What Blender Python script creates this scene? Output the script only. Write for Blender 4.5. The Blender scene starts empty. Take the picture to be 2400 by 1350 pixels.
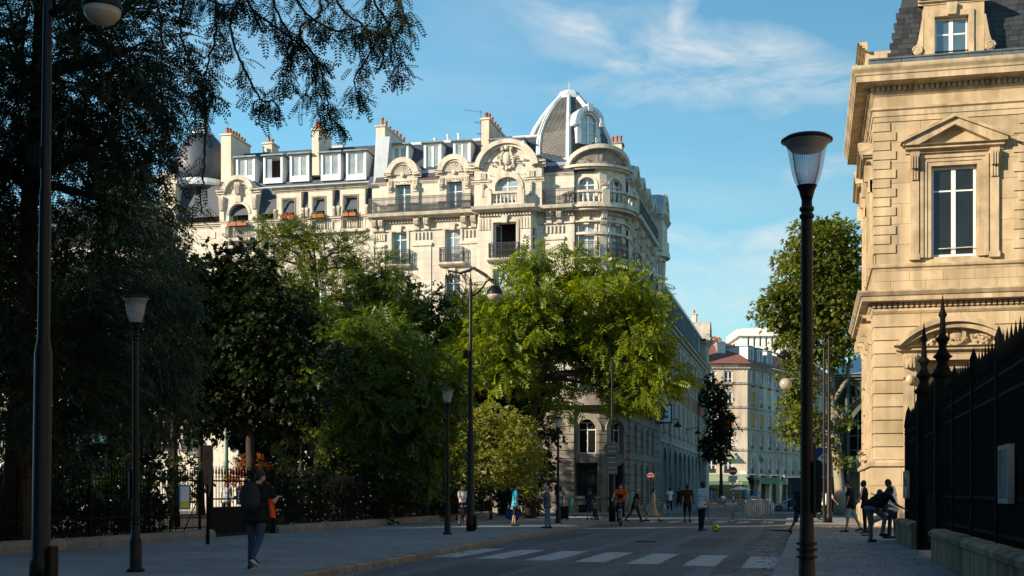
import bpy, bmesh, math, random
import numpy as np
from mathutils import Vector, Matrix
random.seed(7); np.random.seed(7)
SC = bpy.context.scene
COL = SC.collection
R = math.radians
# ---------------------------------------------------------------- camera
# world: +Y runs along the street, camera stands on the right-hand pavement, turned to the left
F, CXP, HY, H = 3000.0, 1200.0, 1155.0, 1.40
TH = math.atan(700 / 3000)
CT, ST = math.cos(TH), math.sin(TH)
cam = bpy.data.cameras.new('camera')
cam.sensor_width = 36; cam.lens = 36 * F / 2400
cam.shift_y = (HY - 675) / 2400
cam.clip_start = .1; cam.clip_end = 3000
camo = bpy.data.objects.new('camera', cam); COL.objects.link(camo)
camo.location = (0, 0, H); camo.rotation_euler = (R(90), 0, TH)
SC.camera = camo
# ---------------------------------------------------------------- light
SUN_EL = R(21.5)
SUN_AZ = math.atan2(.76, .65)              # towards -x, -y
SUNV = Vector((-math.sin(SUN_AZ) * math.cos(SUN_EL), -math.cos(SUN_AZ) * math.cos(SUN_EL), math.sin(SUN_EL)))
w = bpy.data.worlds.new('World'); SC.world = w; w.use_nodes = True
nt = w.node_tree; N = nt.nodes; L = nt.links
for n in list(N): N.remove(n)
def wn(t, **k):
    n = N.new(t)
    for a, b in k.items(): setattr(n, a, b)
    return n
sky = wn('ShaderNodeTexSky', sky_type='NISHITA', sun_disc=False)
sky.sun_elevation = SUN_EL
sky.sun_rotation = math.atan2(-SUNV.x, SUNV.y)
sky.air_density = 1.25; sky.dust_density = .15; sky.ozone_density = 2.2; sky.altitude = 60
tint = wn('ShaderNodeMix', data_type='RGBA', blend_type='MULTIPLY'); tint.inputs[0].default_value = 1
tint.inputs[7].default_value = (.55, .97, 1.03, 1)
L.new(sky.outputs[0], tint.inputs[6])
# thin cirrus, made of stretched noise on the sky direction
tc = wn('ShaderNodeTexCoord')
mp = wn('ShaderNodeMapping'); mp.inputs['Rotation'].default_value = (R(4), R(-14), R(20)); mp.inputs['Scale'].default_value = (2.0, 2.0, 7.0)
L.new(tc.outputs['Generated'], mp.inputs[0])
nz = wn('ShaderNodeTexNoise'); nz.inputs['Scale'].default_value = 1.55; nz.inputs['Detail'].default_value = 9; nz.inputs['Roughness'].default_value = .58; nz.inputs['Distortion'].default_value = .9
L.new(mp.outputs[0], nz.inputs['Vector'])
rp = wn('ShaderNodeValToRGB'); rp.color_ramp.elements[0].position = .50; rp.color_ramp.elements[1].position = .80
L.new(nz.outputs[0], rp.inputs[0])
# one long wisp standing above the far street
def wisp(cx, cy, cz, sx, sz, rot):
    m = wn('ShaderNodeMapping', vector_type='TEXTURE')
    m.inputs['Location'].default_value = (cx, cy, cz); m.inputs['Rotation'].default_value = (0, rot, TH - .1)
    m.inputs['Scale'].default_value = (sx, .6, sz)
    wob = wn('ShaderNodeTexNoise'); wob.inputs['Scale'].default_value = 5; wob.inputs['Detail'].default_value = 6
    L.new(tc.outputs['Generated'], wob.inputs['Vector'])
    off = wn('ShaderNodeVectorMath', operation='MULTIPLY_ADD')
    off.inputs[1].default_value = (.14, .14, .14)
    L.new(wob.outputs['Color'], off.inputs[0]); L.new(tc.outputs['Generated'], off.inputs[2])
    L.new(off.outputs[0], m.inputs[0])
    g = wn('ShaderNodeTexGradient', gradient_type='SPHERICAL'); L.new(m.outputs[0], g.inputs[0])
    return g.outputs['Fac']
def wdir(px, py):
    t = Vector(((px - CXP) / F * CT - ST, CT + (px - CXP) / F * ST, (HY - py) / F)).normalized()
    return t + Vector((.07, .07, .07))
acc = None
for px, py, sx, sz, rot in ((1640, 118, .17, .026, .22), (1800, 205, .17, .018, .05), (1610, 45, .016, .05, .3), (1400, 70, .10, .010, .25), (1500, 150, .10, .010, .3),
                            (1700, 548, .12, .014, 0), (1800, 650, .16, .03, 0), (1330, 30, .06, .012, .3), (1960, 405, .05, .012, 0)):
    c = wdir(px, py)
    o = wisp(c.x, c.y, c.z, sx, sz, rot)
    if acc is None: acc = o
    else:
        a = wn('ShaderNodeMath', operation='MAXIMUM'); L.new(acc, a.inputs[0]); L.new(o, a.inputs[1]); acc = a.outputs[0]
fine = wn('ShaderNodeTexNoise'); fine.inputs['Scale'].default_value = 3.2; fine.inputs['Detail'].default_value = 11; fine.inputs['Roughness'].default_value = .66; fine.inputs['Distortion'].default_value = 1.6
L.new(mp.outputs[0], fine.inputs['Vector'])
fr_ = wn('ShaderNodeMapRange'); fr_.inputs[1].default_value = .36; fr_.inputs[2].default_value = .7; fr_.inputs[3].default_value = .12; fr_.inputs[4].default_value = 1.0
L.new(fine.outputs[0], fr_.inputs[0])
ms = wn('ShaderNodeMath', operation='POWER'); L.new(acc, ms.inputs[0]); ms.inputs[1].default_value = .8
mm = wn('ShaderNodeMath', operation='MULTIPLY'); L.new(ms.outputs[0], mm.inputs[0]); L.new(fr_.outputs[0], mm.inputs[1])
m2 = wn('ShaderNodeMath', operation='MULTIPLY', use_clamp=True); L.new(mm.outputs[0], m2.inputs[0]); m2.inputs[1].default_value = .92
m3 = wn('ShaderNodeMath', operation='MULTIPLY'); L.new(rp.outputs[0], m3.inputs[0]); m3.inputs[1].default_value = .22
cl = wn('ShaderNodeMath', operation='ADD', use_clamp=True); L.new(m2.outputs[0], cl.inputs[0]); L.new(m3.outputs[0], cl.inputs[1])
# pale haze low over the horizon, the same all round
sz = wn('ShaderNodeSeparateXYZ'); L.new(tc.outputs['Generated'], sz.inputs[0])
hz1 = wn('ShaderNodeMath', operation='SUBTRACT', use_clamp=True); hz1.inputs[0].default_value = 1.0; L.new(sz.outputs[2], hz1.inputs[1])
hz2 = wn('ShaderNodeMath', operation='POWER'); L.new(hz1.outputs[0], hz2.inputs[0]); hz2.inputs[1].default_value = 7.0
hz3 = wn('ShaderNodeMath', operation='MULTIPLY_ADD', use_clamp=True); L.new(hz2.outputs[0], hz3.inputs[0]); hz3.inputs[1].default_value = .5; L.new(cl.outputs[0], hz3.inputs[2])
mx = wn('ShaderNodeMix', data_type='RGBA'); mx.inputs[7].default_value = (5.6, 5.9, 6.0, 1)
L.new(hz3.outputs[0], mx.inputs[0]); L.new(tint.outputs[2], mx.inputs[6])
bg = wn('ShaderNodeBackground'); bg.inputs[1].default_value = .085
L.new(mx.outputs[2], bg.inputs[0])
ow = wn('ShaderNodeOutputWorld'); L.new(bg.outputs[0], ow.inputs[0])
sun = bpy.data.lights.new('sun', 'SUN'); sun.energy = 5.0; sun.angle = R(.5); sun.color = (1, .865, .67)
suno = bpy.data.objects.new('sun', sun); COL.objects.link(suno)
suno.rotation_euler = SUNV.to_track_quat('Z', 'Y').to_euler(); suno.location = (-60, -60, 60)
SC.view_settings.view_transform = 'Standard'; SC.view_settings.look = 'None'
SC.view_settings.exposure = 0.76; SC.view_settings.gamma = 1; SC.view_settings.use_curve_mapping = False
SC.render.engine = 'CYCLES'
SC.cycles.use_denoising = True
SC.cycles.max_bounces = 6; SC.cycles.diffuse_bounces = 3; SC.cycles.glossy_bounces = 3; SC.cycles.transmission_bounces = 4; SC.cycles.transparent_max_bounces = 6
SC.cycles.sample_clamp_indirect = 4
# ---------------------------------------------------------------- placing helpers (photo measurements -> metres)
def W(px, py, d):
    X = (px - CXP) / F * d
    return Vector((X * CT - d * ST, d * CT + X * ST, H + (HY - py) / F * d))
def G(px, py, z=0.0):
    d = F * (H - z) / (py - HY)
    p = W(px, py, d); p.z = z
    return p
def onY(px, py, Y):
    t = (px - CXP) / F
    return W(px, py, Y / (CT + t * ST))
def onX(px, py, X):
    t = (px - CXP) / F
    return W(px, py, X / (t * CT - ST))
# ---------------------------------------------------------------- mesh helpers
def Fr(o, s, n):
    """frame: a along s, b along outward normal n, c up"""
    s = Vector(s).normalized(); n = Vector(n).normalized()
    return Matrix(((s.x, n.x, 0, o[0]), (s.y, n.y, 0, o[1]), (0, 0, 1, o[2]), (0, 0, 0, 1)))
def FrY(Y): return Fr((0, Y, 0), (1, 0), (0, -1)) if False else Matrix(((1, 0, 0, 0), (0, -1, 0, Y), (0, 0, 1, 0), (0, 0, 0, 1)))
def FrX(X): return Matrix(((0, 1, 0, X), (1, 0, 0, 0), (0, 0, 1, 0), (0, 0, 0, 1)))
def Fr2(ox, oy, sx, sy, nx, ny):
    return Matrix(((sx, nx, 0, ox), (sy, ny, 0, oy), (0, 0, 1, 0), (0, 0, 0, 1)))
BOXF = ((0, 3, 2, 1), (4, 5, 6, 7), (0, 1, 5, 4), (1, 2, 6, 5), (2, 3, 7, 6), (3, 0, 4, 7))
class MB:
    def __init__(s, M=None):
        s.v = []; s.f = []; s.M = M
        s.flip = M is not None and M.determinant() < 0
    def add(s, vs, fs):
        k = len(s.v)
        if s.M is not None: vs = [s.M @ Vector(p) for p in vs]
        s.v.extend([tuple(p) for p in vs])
        if s.flip: s.f.extend([tuple(k + i for i in reversed(f)) for f in fs])
        else: s.f.extend([tuple(k + i for i in f) for f in fs])
        return s
    def box(s, a0, a1, b0, b1, c0, c1):
        if a0 > a1: a0, a1 = a1, a0
        if b0 > b1: b0, b1 = b1, b0
        if c0 > c1: c0, c1 = c1, c0
        return s.add([(a0, b0, c0), (a1, b0, c0), (a1, b1, c0), (a0, b1, c0), (a0, b0, c1), (a1, b0, c1), (a1, b1, c1), (a0, b1, c1)], BOXF)
    def cbox(s, c, d, rot=None):
        vs = [Vector((x * d[0] / 2, y * d[1] / 2, z * d[2] / 2)) for z in (-1, 1) for x, y in ((-1, -1), (1, -1), (1, 1), (-1, 1))]
        if rot is not None: vs = [rot @ v for v in vs]
        return s.add([v + Vector(c) for v in vs], BOXF)
    def prism(s, poly, b0, b1):
        """poly in (a,c), extruded along b"""
        n = len(poly)
        ar = sum(poly[i][0] * poly[(i + 1) % n][1] - poly[(i + 1) % n][0] * poly[i][1] for i in range(n))
        if ar < 0: poly = poly[::-1]
        vs = [(a, b0, c) for a, c in poly] + [(a, b1, c) for a, c in poly]
        fs = [tuple(range(n)), tuple(range(2 * n - 1, n - 1, -1))]
        fs += [(i, n + i, n + (i + 1) % n, (i + 1) % n) for i in range(n)]
        return s.add(vs, fs)
    def hprism(s, poly, c0, c1):
        """poly in (a,b), extruded up"""
        n = len(poly)
        ar = sum(poly[i][0] * poly[(i + 1) % n][1] - poly[(i + 1) % n][0] * poly[i][1] for i in range(n))
        if ar < 0: poly = poly[::-1]
        vs = [(a, b, c0) for a, b in poly] + [(a, b, c1) for a, b in poly]
        fs = [tuple(range(n - 1, -1, -1)), tuple(range(n, 2 * n))]
        fs += [(i, (i + 1) % n, n + (i + 1) % n, n + i) for i in range(n)]
        return s.add(vs, fs)
    def sweep(s, prof, a0, a1, ends=True):
        """prof polygon in (b,c), extruded along a"""
        n = len(prof)
        vs = [(a0, b, c) for b, c in prof] + [(a1, b, c) for b, c in prof]
        fs = [(i, (i + 1) % n, n + (i + 1) % n, n + i) for i in range(n)]
        if ends: fs += [tuple(range(n - 1, -1, -1)), tuple(range(n, 2 * n))]
        return s.add(vs, fs)
    def quad(s, *p): return s.add(p, [tuple(range(len(p)))])
    def tube(s, pts, r, n=6, caps=True):
        pts = [Vector(p) for p in pts]
        if not hasattr(r, '__len__'): r = [r] * len(pts)
        vs = []; u = None
        for i, p in enumerate(pts):
            t = (pts[min(i + 1, len(pts) - 1)] - pts[max(i - 1, 0)])
            t = t.normalized() if t.length > 1e-9 else Vector((0, 0, 1))
            if u is None:
                u = t.orthogonal().normalized()
            else:
                u = (u - t * u.dot(t)); u = u.normalized() if u.length > 1e-6 else t.orthogonal().normalized()
            v = t.cross(u)
            for k in range(n):
                a = 2 * math.pi * k / n
                vs.append(p + (u * math.cos(a) + v * math.sin(a)) * r[i])
        fs = []
        for i in range(len(pts) - 1):
            for k in range(n):
                a = i * n + k; b = i * n + (k + 1) % n
                fs.append((a, b, b + n, a + n))
        if caps:
            fs.append(tuple(range(n - 1, -1, -1))); fs.append(tuple(range((len(pts) - 1) * n, len(pts) * n)))
        return s.add(vs, fs)
    def lathe(s, prof, c=(0, 0, 0), n=16, ph0=0.0, ph1=2 * math.pi, flat=(1, 1)):
        """prof [(r,z)...] about vertical axis at c"""
        full = abs(ph1 - ph0 - 2 * math.pi) < 1e-6
        m = n if full else n + 1
        vs = []
        for r, z in prof:
            for k in range(m):
                a = ph0 + (ph1 - ph0) * k / n
                vs.append((c[0] + r * math.cos(a) * flat[0], c[1] + r * math.sin(a) * flat[1], c[2] + z))
        fs = []
        for i in range(len(prof) - 1):
            for k in range(n):
                a = i * m + k; b = i * m + ((k + 1) % m if full else k + 1)
                fs.append((a, b, b + m, a + m))
        if full:
            if prof[0][0] > 1e-4: fs.append(tuple(range(n - 1, -1, -1)))
            if prof[-1][0] > 1e-4: fs.append(tuple(range((len(prof) - 1) * m, len(prof) * m)))
        return s.add(vs, fs)
    def ball(s, c, r, n=10, m=6):
        if not hasattr(r, '__len__'): r = (r, r, r)
        prof = [(math.sin(math.pi * i / m), -math.cos(math.pi * i / m)) for i in range(m + 1)]
        vs = []
        for pr, pz in prof:
            for k in range(n):
                a = 2 * math.pi * k / n
                vs.append((c[0] + r[0] * pr * math.cos(a), c[1] + r[1] * pr * math.sin(a), c[2] + r[2] * pz))
        fs = [(i * n + k, i * n + (k + 1) % n, (i + 1) * n + (k + 1) % n, (i + 1) * n + k) for i in range(m) for k in range(n)]
        return s.add(vs, fs)
    def arch(s, ca, cc, r0, r1, b0, b1, a0=0, a1=180, n=14, z0=None, z1=None):
        """half ring in the (a,c) plane, r = horizontal radii, z = vertical radii"""
        z0 = r0 if z0 is None else z0; z1 = r1 if z1 is None else z1
        vs = []
        for i in range(n + 1):
            t = R(a0 + (a1 - a0) * i / n); c, q = math.cos(t), math.sin(t)
            vs += [(ca + r0 * c, b0, cc + z0 * q), (ca + r1 * c, b0, cc + z1 * q), (ca + r1 * c, b1, cc + z1 * q), (ca + r0 * c, b1, cc + z0 * q)]
        fs = []
        for i in range(n):
            k = 4 * i
            for j in range(4): fs.append((k + j, k + (j + 1) % 4, k + 4 + (j + 1) % 4, k + 4 + j))
        fs += [(3, 2, 1, 0), (4 * n, 4 * n + 1, 4 * n + 2, 4 * n + 3)]
        return s.add(vs, fs)
    def arcring(s, C, r0, r1, z0, z1, p0, p1, n=16):
        """sector ring about vertical axis; azimuth phi measured from -y towards +x"""
        vs = []
        for i in range(n + 1):
            p = p0 + (p1 - p0) * i / n; x, y = math.sin(p), -math.cos(p)
            vs += [(C[0] + r0 * x, C[1] + r0 * y, z0), (C[0] + r1 * x, C[1] + r1 * y, z0), (C[0] + r1 * x, C[1] + r1 * y, z1), (C[0] + r0 * x, C[1] + r0 * y, z1)]
        fs = []
        for i in range(n):
            k = 4 * i
            for j in range(4): fs.append((k + (j + 1) % 4, k + j, k + 4 + j, k + 4 + (j + 1) % 4))
        fs += [(0, 1, 2, 3), (4 * n + 3, 4 * n + 2, 4 * n + 1, 4 * n)]
        return s.add(vs, fs)
    def mesh(s, name, m=None, smooth=False):
        me = bpy.data.meshes.new(name)
        me.from_pydata(s.v, [], s.f)
        if m is not None: me.materials.append(MATS[m])
        if smooth: me.polygons.foreach_set('use_smooth', [True] * len(me.polygons))
        me.update()
        return me
    def build(s, name, m, parent=None, smooth=False, kind=None):
        return link(name, s.mesh(name, m, smooth), parent, kind)
LOCAL = set()
def link(name, me, parent=None, kind=None, loc=None, rot=None, scale=None):
    o = bpy.data.objects.new(name, me); COL.objects.link(o)
    if loc is not None: o.location = loc
    if rot is not None: o.rotation_euler = rot
    if scale is not None: o.scale = scale
    if parent is not None: put(o, parent)
    if kind: o['kind'] = kind
    return o
def put(o, parent):
    o.parent = parent
    if parent.name in WORLD: o.matrix_parent_inverse = WORLD[parent.name]
WORLD = {}
def thing(name, label, cat, loc=(0, 0, 0), rz=0.0, group=None, world=False):
    o = bpy.data.objects.new(name, None); COL.objects.link(o)
    o.empty_display_size = .2
    o.location = loc; o.rotation_euler = (0, 0, rz)
    tag(o, label, cat, group)
    if world: WORLD[o.name] = (Matrix.Translation(Vector(loc)) @ Matrix.Rotation(rz, 4, 'Z')).inverted()
    return o
def tag(o, label=None, cat=None, group=None, kind=None):
    if label: o['label'] = label
    if cat: o['category'] = cat
    if group: o['group'] = group
    if kind: o['kind'] = kind
    return o
def struct(o): o['kind'] = 'structure'; return o
TMP = bpy.data.scenes.new('workbench')
def bake(ob):
    """evaluated copy of a lone object's mesh, worked out in a scratch scene"""
    TMP.collection.objects.link(ob); vl = TMP.view_layers[0]; vl.update()
    me = bpy.data.meshes.new_from_object(ob.evaluated_get(vl.depsgraph))
    TMP.collection.objects.unlink(ob)
    return me
def copy_tree(root, loc=None, rz=None, label=None):
    """copy a thing, its parts and sub-parts (shared meshes)"""
    def cp(o, par):
        c = o.copy(); COL.objects.link(c)
        if par is not None:
            c.parent = par; c.matrix_parent_inverse = o.matrix_parent_inverse.copy()
        for ch in o.children: cp(ch, c)
        return c
    r = cp(root, None)
    if loc is not None: r.location = loc
    if rz is not None: r.rotation_euler = (0, 0, rz)
    if label: r['label'] = label
    return r
def text(s, size, m, name='lettering', align='CENTER', extrude=.002, spacing=1.0):
    cu = bpy.data.curves.new('t', 'FONT'); cu.body = s; cu.size = size; cu.align_x = align; cu.align_y = 'CENTER'; cu.extrude = extrude; cu.resolution_u = 3; cu.space_character = spacing
    ob = bpy.data.objects.new('t', cu)
    me = bake(ob)
    me.name = name
    bpy.data.objects.remove(ob); bpy.data.curves.remove(cu)
    me.materials.clear(); me.materials.append(MATS[m])
    return me
def text_on(s, size, m, M, parent, name='lettering', **k):
    """M: frame (a,b,c); lettering lies in the (a,c) plane facing +b"""
    me = text(s, size, m, name, **k)
    A = M @ Matrix(((1, 0, 0, 0), (0, 0, 1, 0), (0, 1, 0, 0), (0, 0, 0, 1)))
    me.transform(A)
    return link(name, me, parent)
# ---------------------------------------------------------------- materials
MATS = {}
def mat(name, col, rough=.8, metal=0.0, var=.15, scale=2.0, bump=0.0, bscale=None, rand=0.0, spec=.4, streak=0.0, joints=None, island=0.0, trans=0.0, ior=None, alpha=None, col2=None, c2scale=.4, c2lo=.45, c2hi=.65):
    m = bpy.data.materials.new(name); m.use_nodes = True; MATS[name] = m
    t = m.node_tree; n = t.nodes; l = t.links
    b = n['Principled BSDF']; b.inputs['Roughness'].default_value = rough; b.inputs['Metallic'].default_value = metal
    b.inputs['Specular IOR Level'].default_value = spec
    if ior: b.inputs['IOR'].default_value = ior
    geo = n.new('ShaderNodeNewGeometry')
    nz = n.new('ShaderNodeTexNoise'); nz.inputs['Scale'].default_value = scale; nz.inputs['Detail'].default_value = 6; nz.inputs['Roughness'].default_value = .6
    l.new(geo.outputs['Position'], nz.inputs['Vector'])
    mr = n.new('ShaderNodeMapRange'); mr.inputs[1].default_value = .3; mr.inputs[2].default_value = .7; mr.inputs[3].default_value = 1 - var; mr.inputs[4].default_value = 1 + var
    l.new(nz.outputs[0], mr.inputs[0])
    val = mr.outputs[0]
    def mul(a, bsock):
        q = n.new('ShaderNodeMath'); q.operation = 'MULTIPLY'; l.new(a, q.inputs[0]); l.new(bsock, q.inputs[1]); return q.outputs[0]
    def rng(sock, lo, hi, a=0.0, c=1.0):
        q = n.new('ShaderNodeMapRange'); q.inputs[1].default_value = a; q.inputs[2].default_value = c; q.inputs[3].default_value = lo; q.inputs[4].default_value = hi
        l.new(sock, q.inputs[0]); return q.outputs[0]
    if rand:
        oi = n.new('ShaderNodeObjectInfo'); val = mul(val, rng(oi.outputs['Random'], 1 - rand, 1 + rand))
    if island:
        val = mul(val, rng(geo.outputs['Random Per Island'], 1 - island, 1 + island))
    hgt = None
    if streak:
        mp = n.new('ShaderNodeMapping'); mp.inputs['Scale'].default_value = (3.0, 3.0, .22); l.new(geo.outputs['Position'], mp.inputs[0])
        ns = n.new('ShaderNodeTexNoise'); ns.inputs['Scale'].default_value = .8; ns.inputs['Detail'].default_value = 5; l.new(mp.outputs[0], ns.inputs[0])
        val = mul(val, rng(ns.outputs[0], 1.0 + streak * .2, 1 - streak, .42, .72))
    if joints:
        sx = n.new('ShaderNodeSeparateXYZ'); l.new(geo.outputs['Position'], sx.inputs[0])
        ad = n.new('ShaderNodeMath'); ad.operation = 'ADD'; l.new(sx.outputs[0], ad.inputs[0]); l.new(sx.outputs[1], ad.inputs[1])
        cb = n.new('ShaderNodeCombineXYZ'); l.new(ad.outputs[0], cb.inputs[0]); l.new(sx.outputs[2], cb.inputs[1])
        bt = n.new('ShaderNodeTexBrick'); l.new(cb.outputs[0], bt.inputs[0])
        wd, ht, mo, dark = joints
        bt.inputs['Scale'].default_value = 1; bt.inputs['Brick Width'].default_value = wd; bt.inputs['Row Height'].default_value = ht; bt.inputs['Mortar Size'].default_value = mo
        bt.inputs['Color1'].default_value = (1, 1, 1, 1); bt.inputs['Color2'].default_value = (.88, .88, .88, 1); bt.inputs['Mortar'].default_value = (dark, dark, dark, 1)
        val = mul(val, bt.outputs['Color']); hgt = bt.outputs['Fac']
    mixc = n.new('ShaderNodeMix'); mixc.data_type = 'RGBA'; mixc.blend_type = 'MULTIPLY'; mixc.inputs[0].default_value = 1
    if col2 is not None:
        n2 = n.new('ShaderNodeTexNoise'); n2.inputs['Scale'].default_value = c2scale; n2.inputs['Detail'].default_value = 7; n2.inputs['Roughness'].default_value = .62; l.new(geo.outputs['Position'], n2.inputs['Vector'])
        mc = n.new('ShaderNodeMix'); mc.data_type = 'RGBA'; mc.inputs[6].default_value = (*col, 1); mc.inputs[7].default_value = (*col2, 1)
        l.new(rng(n2.outputs[0], 0, 1, c2lo, c2hi), mc.inputs[0]); l.new(mc.outputs[2], mixc.inputs[6])
    else: mixc.inputs[6].default_value = (*col, 1)
    l.new(val, mixc.inputs[7]); l.new(mixc.outputs[2], b.inputs['Base Color'])
    if bump:
        bp = n.new('ShaderNodeBump'); bp.inputs['Strength'].default_value = bump; bp.inputs['Distance'].default_value = .02
        nb = n.new('ShaderNodeTexNoise'); nb.inputs['Scale'].default_value = bscale or scale * 6; nb.inputs['Detail'].default_value = 5; l.new(geo.outputs['Position'], nb.inputs['Vector'])
        if hgt is not None:
            sb = n.new('ShaderNodeMath'); sb.operation = 'SUBTRACT'; l.new(nb.outputs[0], sb.inputs[0]); l.new(hgt, sb.inputs[1]); l.new(sb.outputs[0], bp.inputs['Height'])
        else: l.new(nb.outputs[0], bp.inputs['Height'])
        l.new(bp.outputs[0], b.inputs['Normal'])
    if trans:
        b.inputs['Transmission Weight'].default_value = trans
    if alpha is not None: b.inputs['Alpha'].default_value = alpha
    return m
def leafmat(name, c1, c2, trans=.35, rough=.45, scale=.5):
    m = bpy.data.materials.new(name); m.use_nodes = True; MATS[name] = m
    t = m.node_tree; n = t.nodes; l = t.links
    b = n['Principled BSDF']; b.inputs['Roughness'].default_value = rough; b.inputs['Specular IOR Level'].default_value = .35
    geo = n.new('ShaderNodeNewGeometry')
    nz = n.new('ShaderNodeTexNoise'); nz.inputs['Scale'].default_value = scale; nz.inputs['Detail'].default_value = 3; l.new(geo.outputs['Position'], nz.inputs['Vector'])
    ad = n.new('ShaderNodeMath'); ad.operation = 'MULTIPLY_ADD'; ad.inputs[1].default_value = .55; l.new(geo.outputs['Random Per Island'], ad.inputs[0])
    sc = n.new('ShaderNodeMapRange'); sc.inputs[1].default_value = .3; sc.inputs[2].default_value = .7; sc.inputs[3].default_value = 0; sc.inputs[4].default_value = .45; l.new(nz.outputs[0], sc.inputs[0])
    l.new(sc.outputs[0], ad.inputs[2])
    mc = n.new('ShaderNodeMix'); mc.data_type = 'RGBA'; mc.inputs[6].default_value = (*c1, 1); mc.inputs[7].default_value = (*c2, 1); l.new(ad.outputs[0], mc.inputs[0])
    l.new(mc.outputs[2], b.inputs['Base Color'])
    tr = n.new('ShaderNodeBsdfTranslucent')
    hs = n.new('ShaderNodeHueSaturation'); hs.inputs['Hue'].default_value = .485; hs.inputs['Saturation'].default_value = 1.15; hs.inputs['Value'].default_value = 1.9; l.new(mc.outputs[2], hs.inputs['Color'])
    l.new(hs.outputs[0], tr.inputs['Color'])
    ms = n.new('ShaderNodeMixShader'); ms.inputs[0].default_value = trans
    l.new(b.outputs[0], ms.inputs[1]); l.new(tr.outputs[0], ms.inputs[2]); l.new(ms.outputs[0], n['Material Output'].inputs['Surface'])
    return m
mat('asphalt', (.078, .083, .088), .82, var=.24, scale=1.3, bump=.35, bscale=60, col2=(.125, .13, .133), c2scale=.22, c2lo=.5, c2hi=.72)
mat('asphalt_worn', (.16, .158, .15), .85, var=.25, scale=2.5, bump=.3, bscale=50, col2=(.09, .092, .095), c2scale=.8)
mat('pavement', (.185, .187, .187), .85, var=.18, scale=1.1, bump=.3, bscale=45, col2=(.245, .24, .228), c2scale=.35)
mat('granite', (.19, .17, .148), .8, var=.25, scale=9, bump=.3, bscale=80, rand=.15, streak=.2)
mat('granite_pale', (.19, .195, .195), .75, var=.15, scale=9, bump=.2, bscale=80, rand=.12)
mat('road_paint', (.38, .38, .375), .7, var=.3, scale=7, bump=.25, bscale=60, col2=(.16, .16, .16), c2scale=5, c2lo=.52, c2hi=.75)
mat('park_earth', (.07, .06, .045), .95, var=.3, scale=1.2, bump=.4)
mat('sand', (.30, .25, .19), .95, var=.2, scale=3, bump=.3, bscale=50, col2=(.2, .16, .12), c2scale=1.2)
mat('stone', (.63, .565, .475), .85, var=.10, scale=.9, bump=.15, bscale=30, streak=.22, joints=(1.15, .46, .012, .72))
mat('stone_trim', (.57, .505, .42), .85, var=.16, scale=2.2, bump=.2, bscale=30, streak=.3)
mat('stone_dark', (.23, .20, .165), .88, var=.28, scale=1.2, bump=.25, bscale=25, streak=.45, rand=.12)  # darkened so the ground floor's shade is partly in the colour
mat('stone_drab', (.22, .195, .165), .88, var=.3, scale=1.8, bump=.2, bscale=25, streak=.35)  # dull brown-grey stone with streaks
mat('stone_ochre', (.475, .36, .225), .85, var=.14, scale=.9, bump=.3, bscale=45, streak=.3, rand=.10, col2=(.375, .28, .16), c2scale=.6)
mat('stone_ochre_trim', (.48, .365, .23), .85, var=.18, scale=1.6, bump=.3, bscale=40, streak=.4, col2=(.36, .275, .17), c2scale=.9)
mat('stone_plinth', (.235, .175, .115), .9, var=.3, scale=1.5, bump=.4, bscale=20, streak=.7, rand=.15)
mat('render_white', (.62, .54, .43), .9, var=.08, scale=.6, streak=.12)
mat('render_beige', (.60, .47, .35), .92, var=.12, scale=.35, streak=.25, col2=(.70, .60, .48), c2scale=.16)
mat('render_shaded_stained', (.36, .29, .235), .92, var=.2, scale=.4, streak=.5, col2=(.52, .46, .39), c2scale=.22)
mat('grey_facade', (.40, .33, .265), .88, var=.14, scale=.5, streak=.3, joints=(1.4, .4, .015, .75))
mat('grey_trim', (.42, .37, .31), .85, var=.14, scale=1.5, streak=.35)
mat('arch_blue', (.25, .25, .245), .8, var=.1, scale=.8, streak=.2)
mat('slate', (.062, .078, .108), .5, var=.2, scale=1.6, bump=.3, bscale=8, joints=(.26, .17, .02, .45), spec=.5)
mat('slate_dome', (.10, .095, .09), .55, var=.45, scale=1.3, bump=.4, bscale=9, joints=(.24, .15, .025, .35), spec=.4)
mat('slate_purple', (.12, .095, .10), .55, var=.25, scale=3, bump=.3, joints=(.26, .12, .02, .4))
mat('slate_piece', (.032, .034, .038), .5, var=.25, scale=5, bump=.25, bscale=18, rand=.35, spec=.35)
mat('zinc', (.40, .44, .48), .42, metal=.35, var=.12, scale=1.5, streak=.2)
mat('zinc_pale', (.60, .64, .67), .5, metal=.1, var=.10, scale=1.8, streak=.18)
mat('zinc_dark', (.16, .19, .22), .45, metal=.4, var=.2, scale=1.2, streak=.3)
mat('lead', (.13, .15, .16), .5, metal=.5, var=.2, scale=3, streak=.3, rand=.08)
mat('terracotta', (.34, .11, .055), .85, var=.2, scale=6, rand=.2)
mat('flower_box', (.42, .15, .06), .8, var=.15, scale=8)
mat('flower_red', (.45, .03, .02), .8, var=.3, scale=20)
mat('roof_red', (.20, .075, .06), .75, var=.2, scale=1.5, bump=.2)
mat('iron', (.005, .0055, .006), .7, metal=.0, var=.2, scale=8, spec=.08)
mat('iron_balcony', (.035, .04, .045), .55, metal=.2, var=.2, scale=8)
mat('lamp_black', (.004, .004, .0045), .45, metal=.0, var=.1, scale=8, spec=.25)
mat('white_paint', (.72, .71, .68), .55, var=.06, scale=4)
mat('white_wall', (.78, .76, .71), .8, var=.04, scale=1)
mat('pane', (.05, .075, .09), .06, var=.35, scale=.7, spec=.9, ior=1.9)
mat('pane_curtain', (.27, .31, .33), .12, var=.25, scale=2.0, spec=.8, ior=1.7)
mat('pane_dark', (.013, .013, .012), .08, var=.3, scale=.9, spec=.6, ior=1.45)
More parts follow.
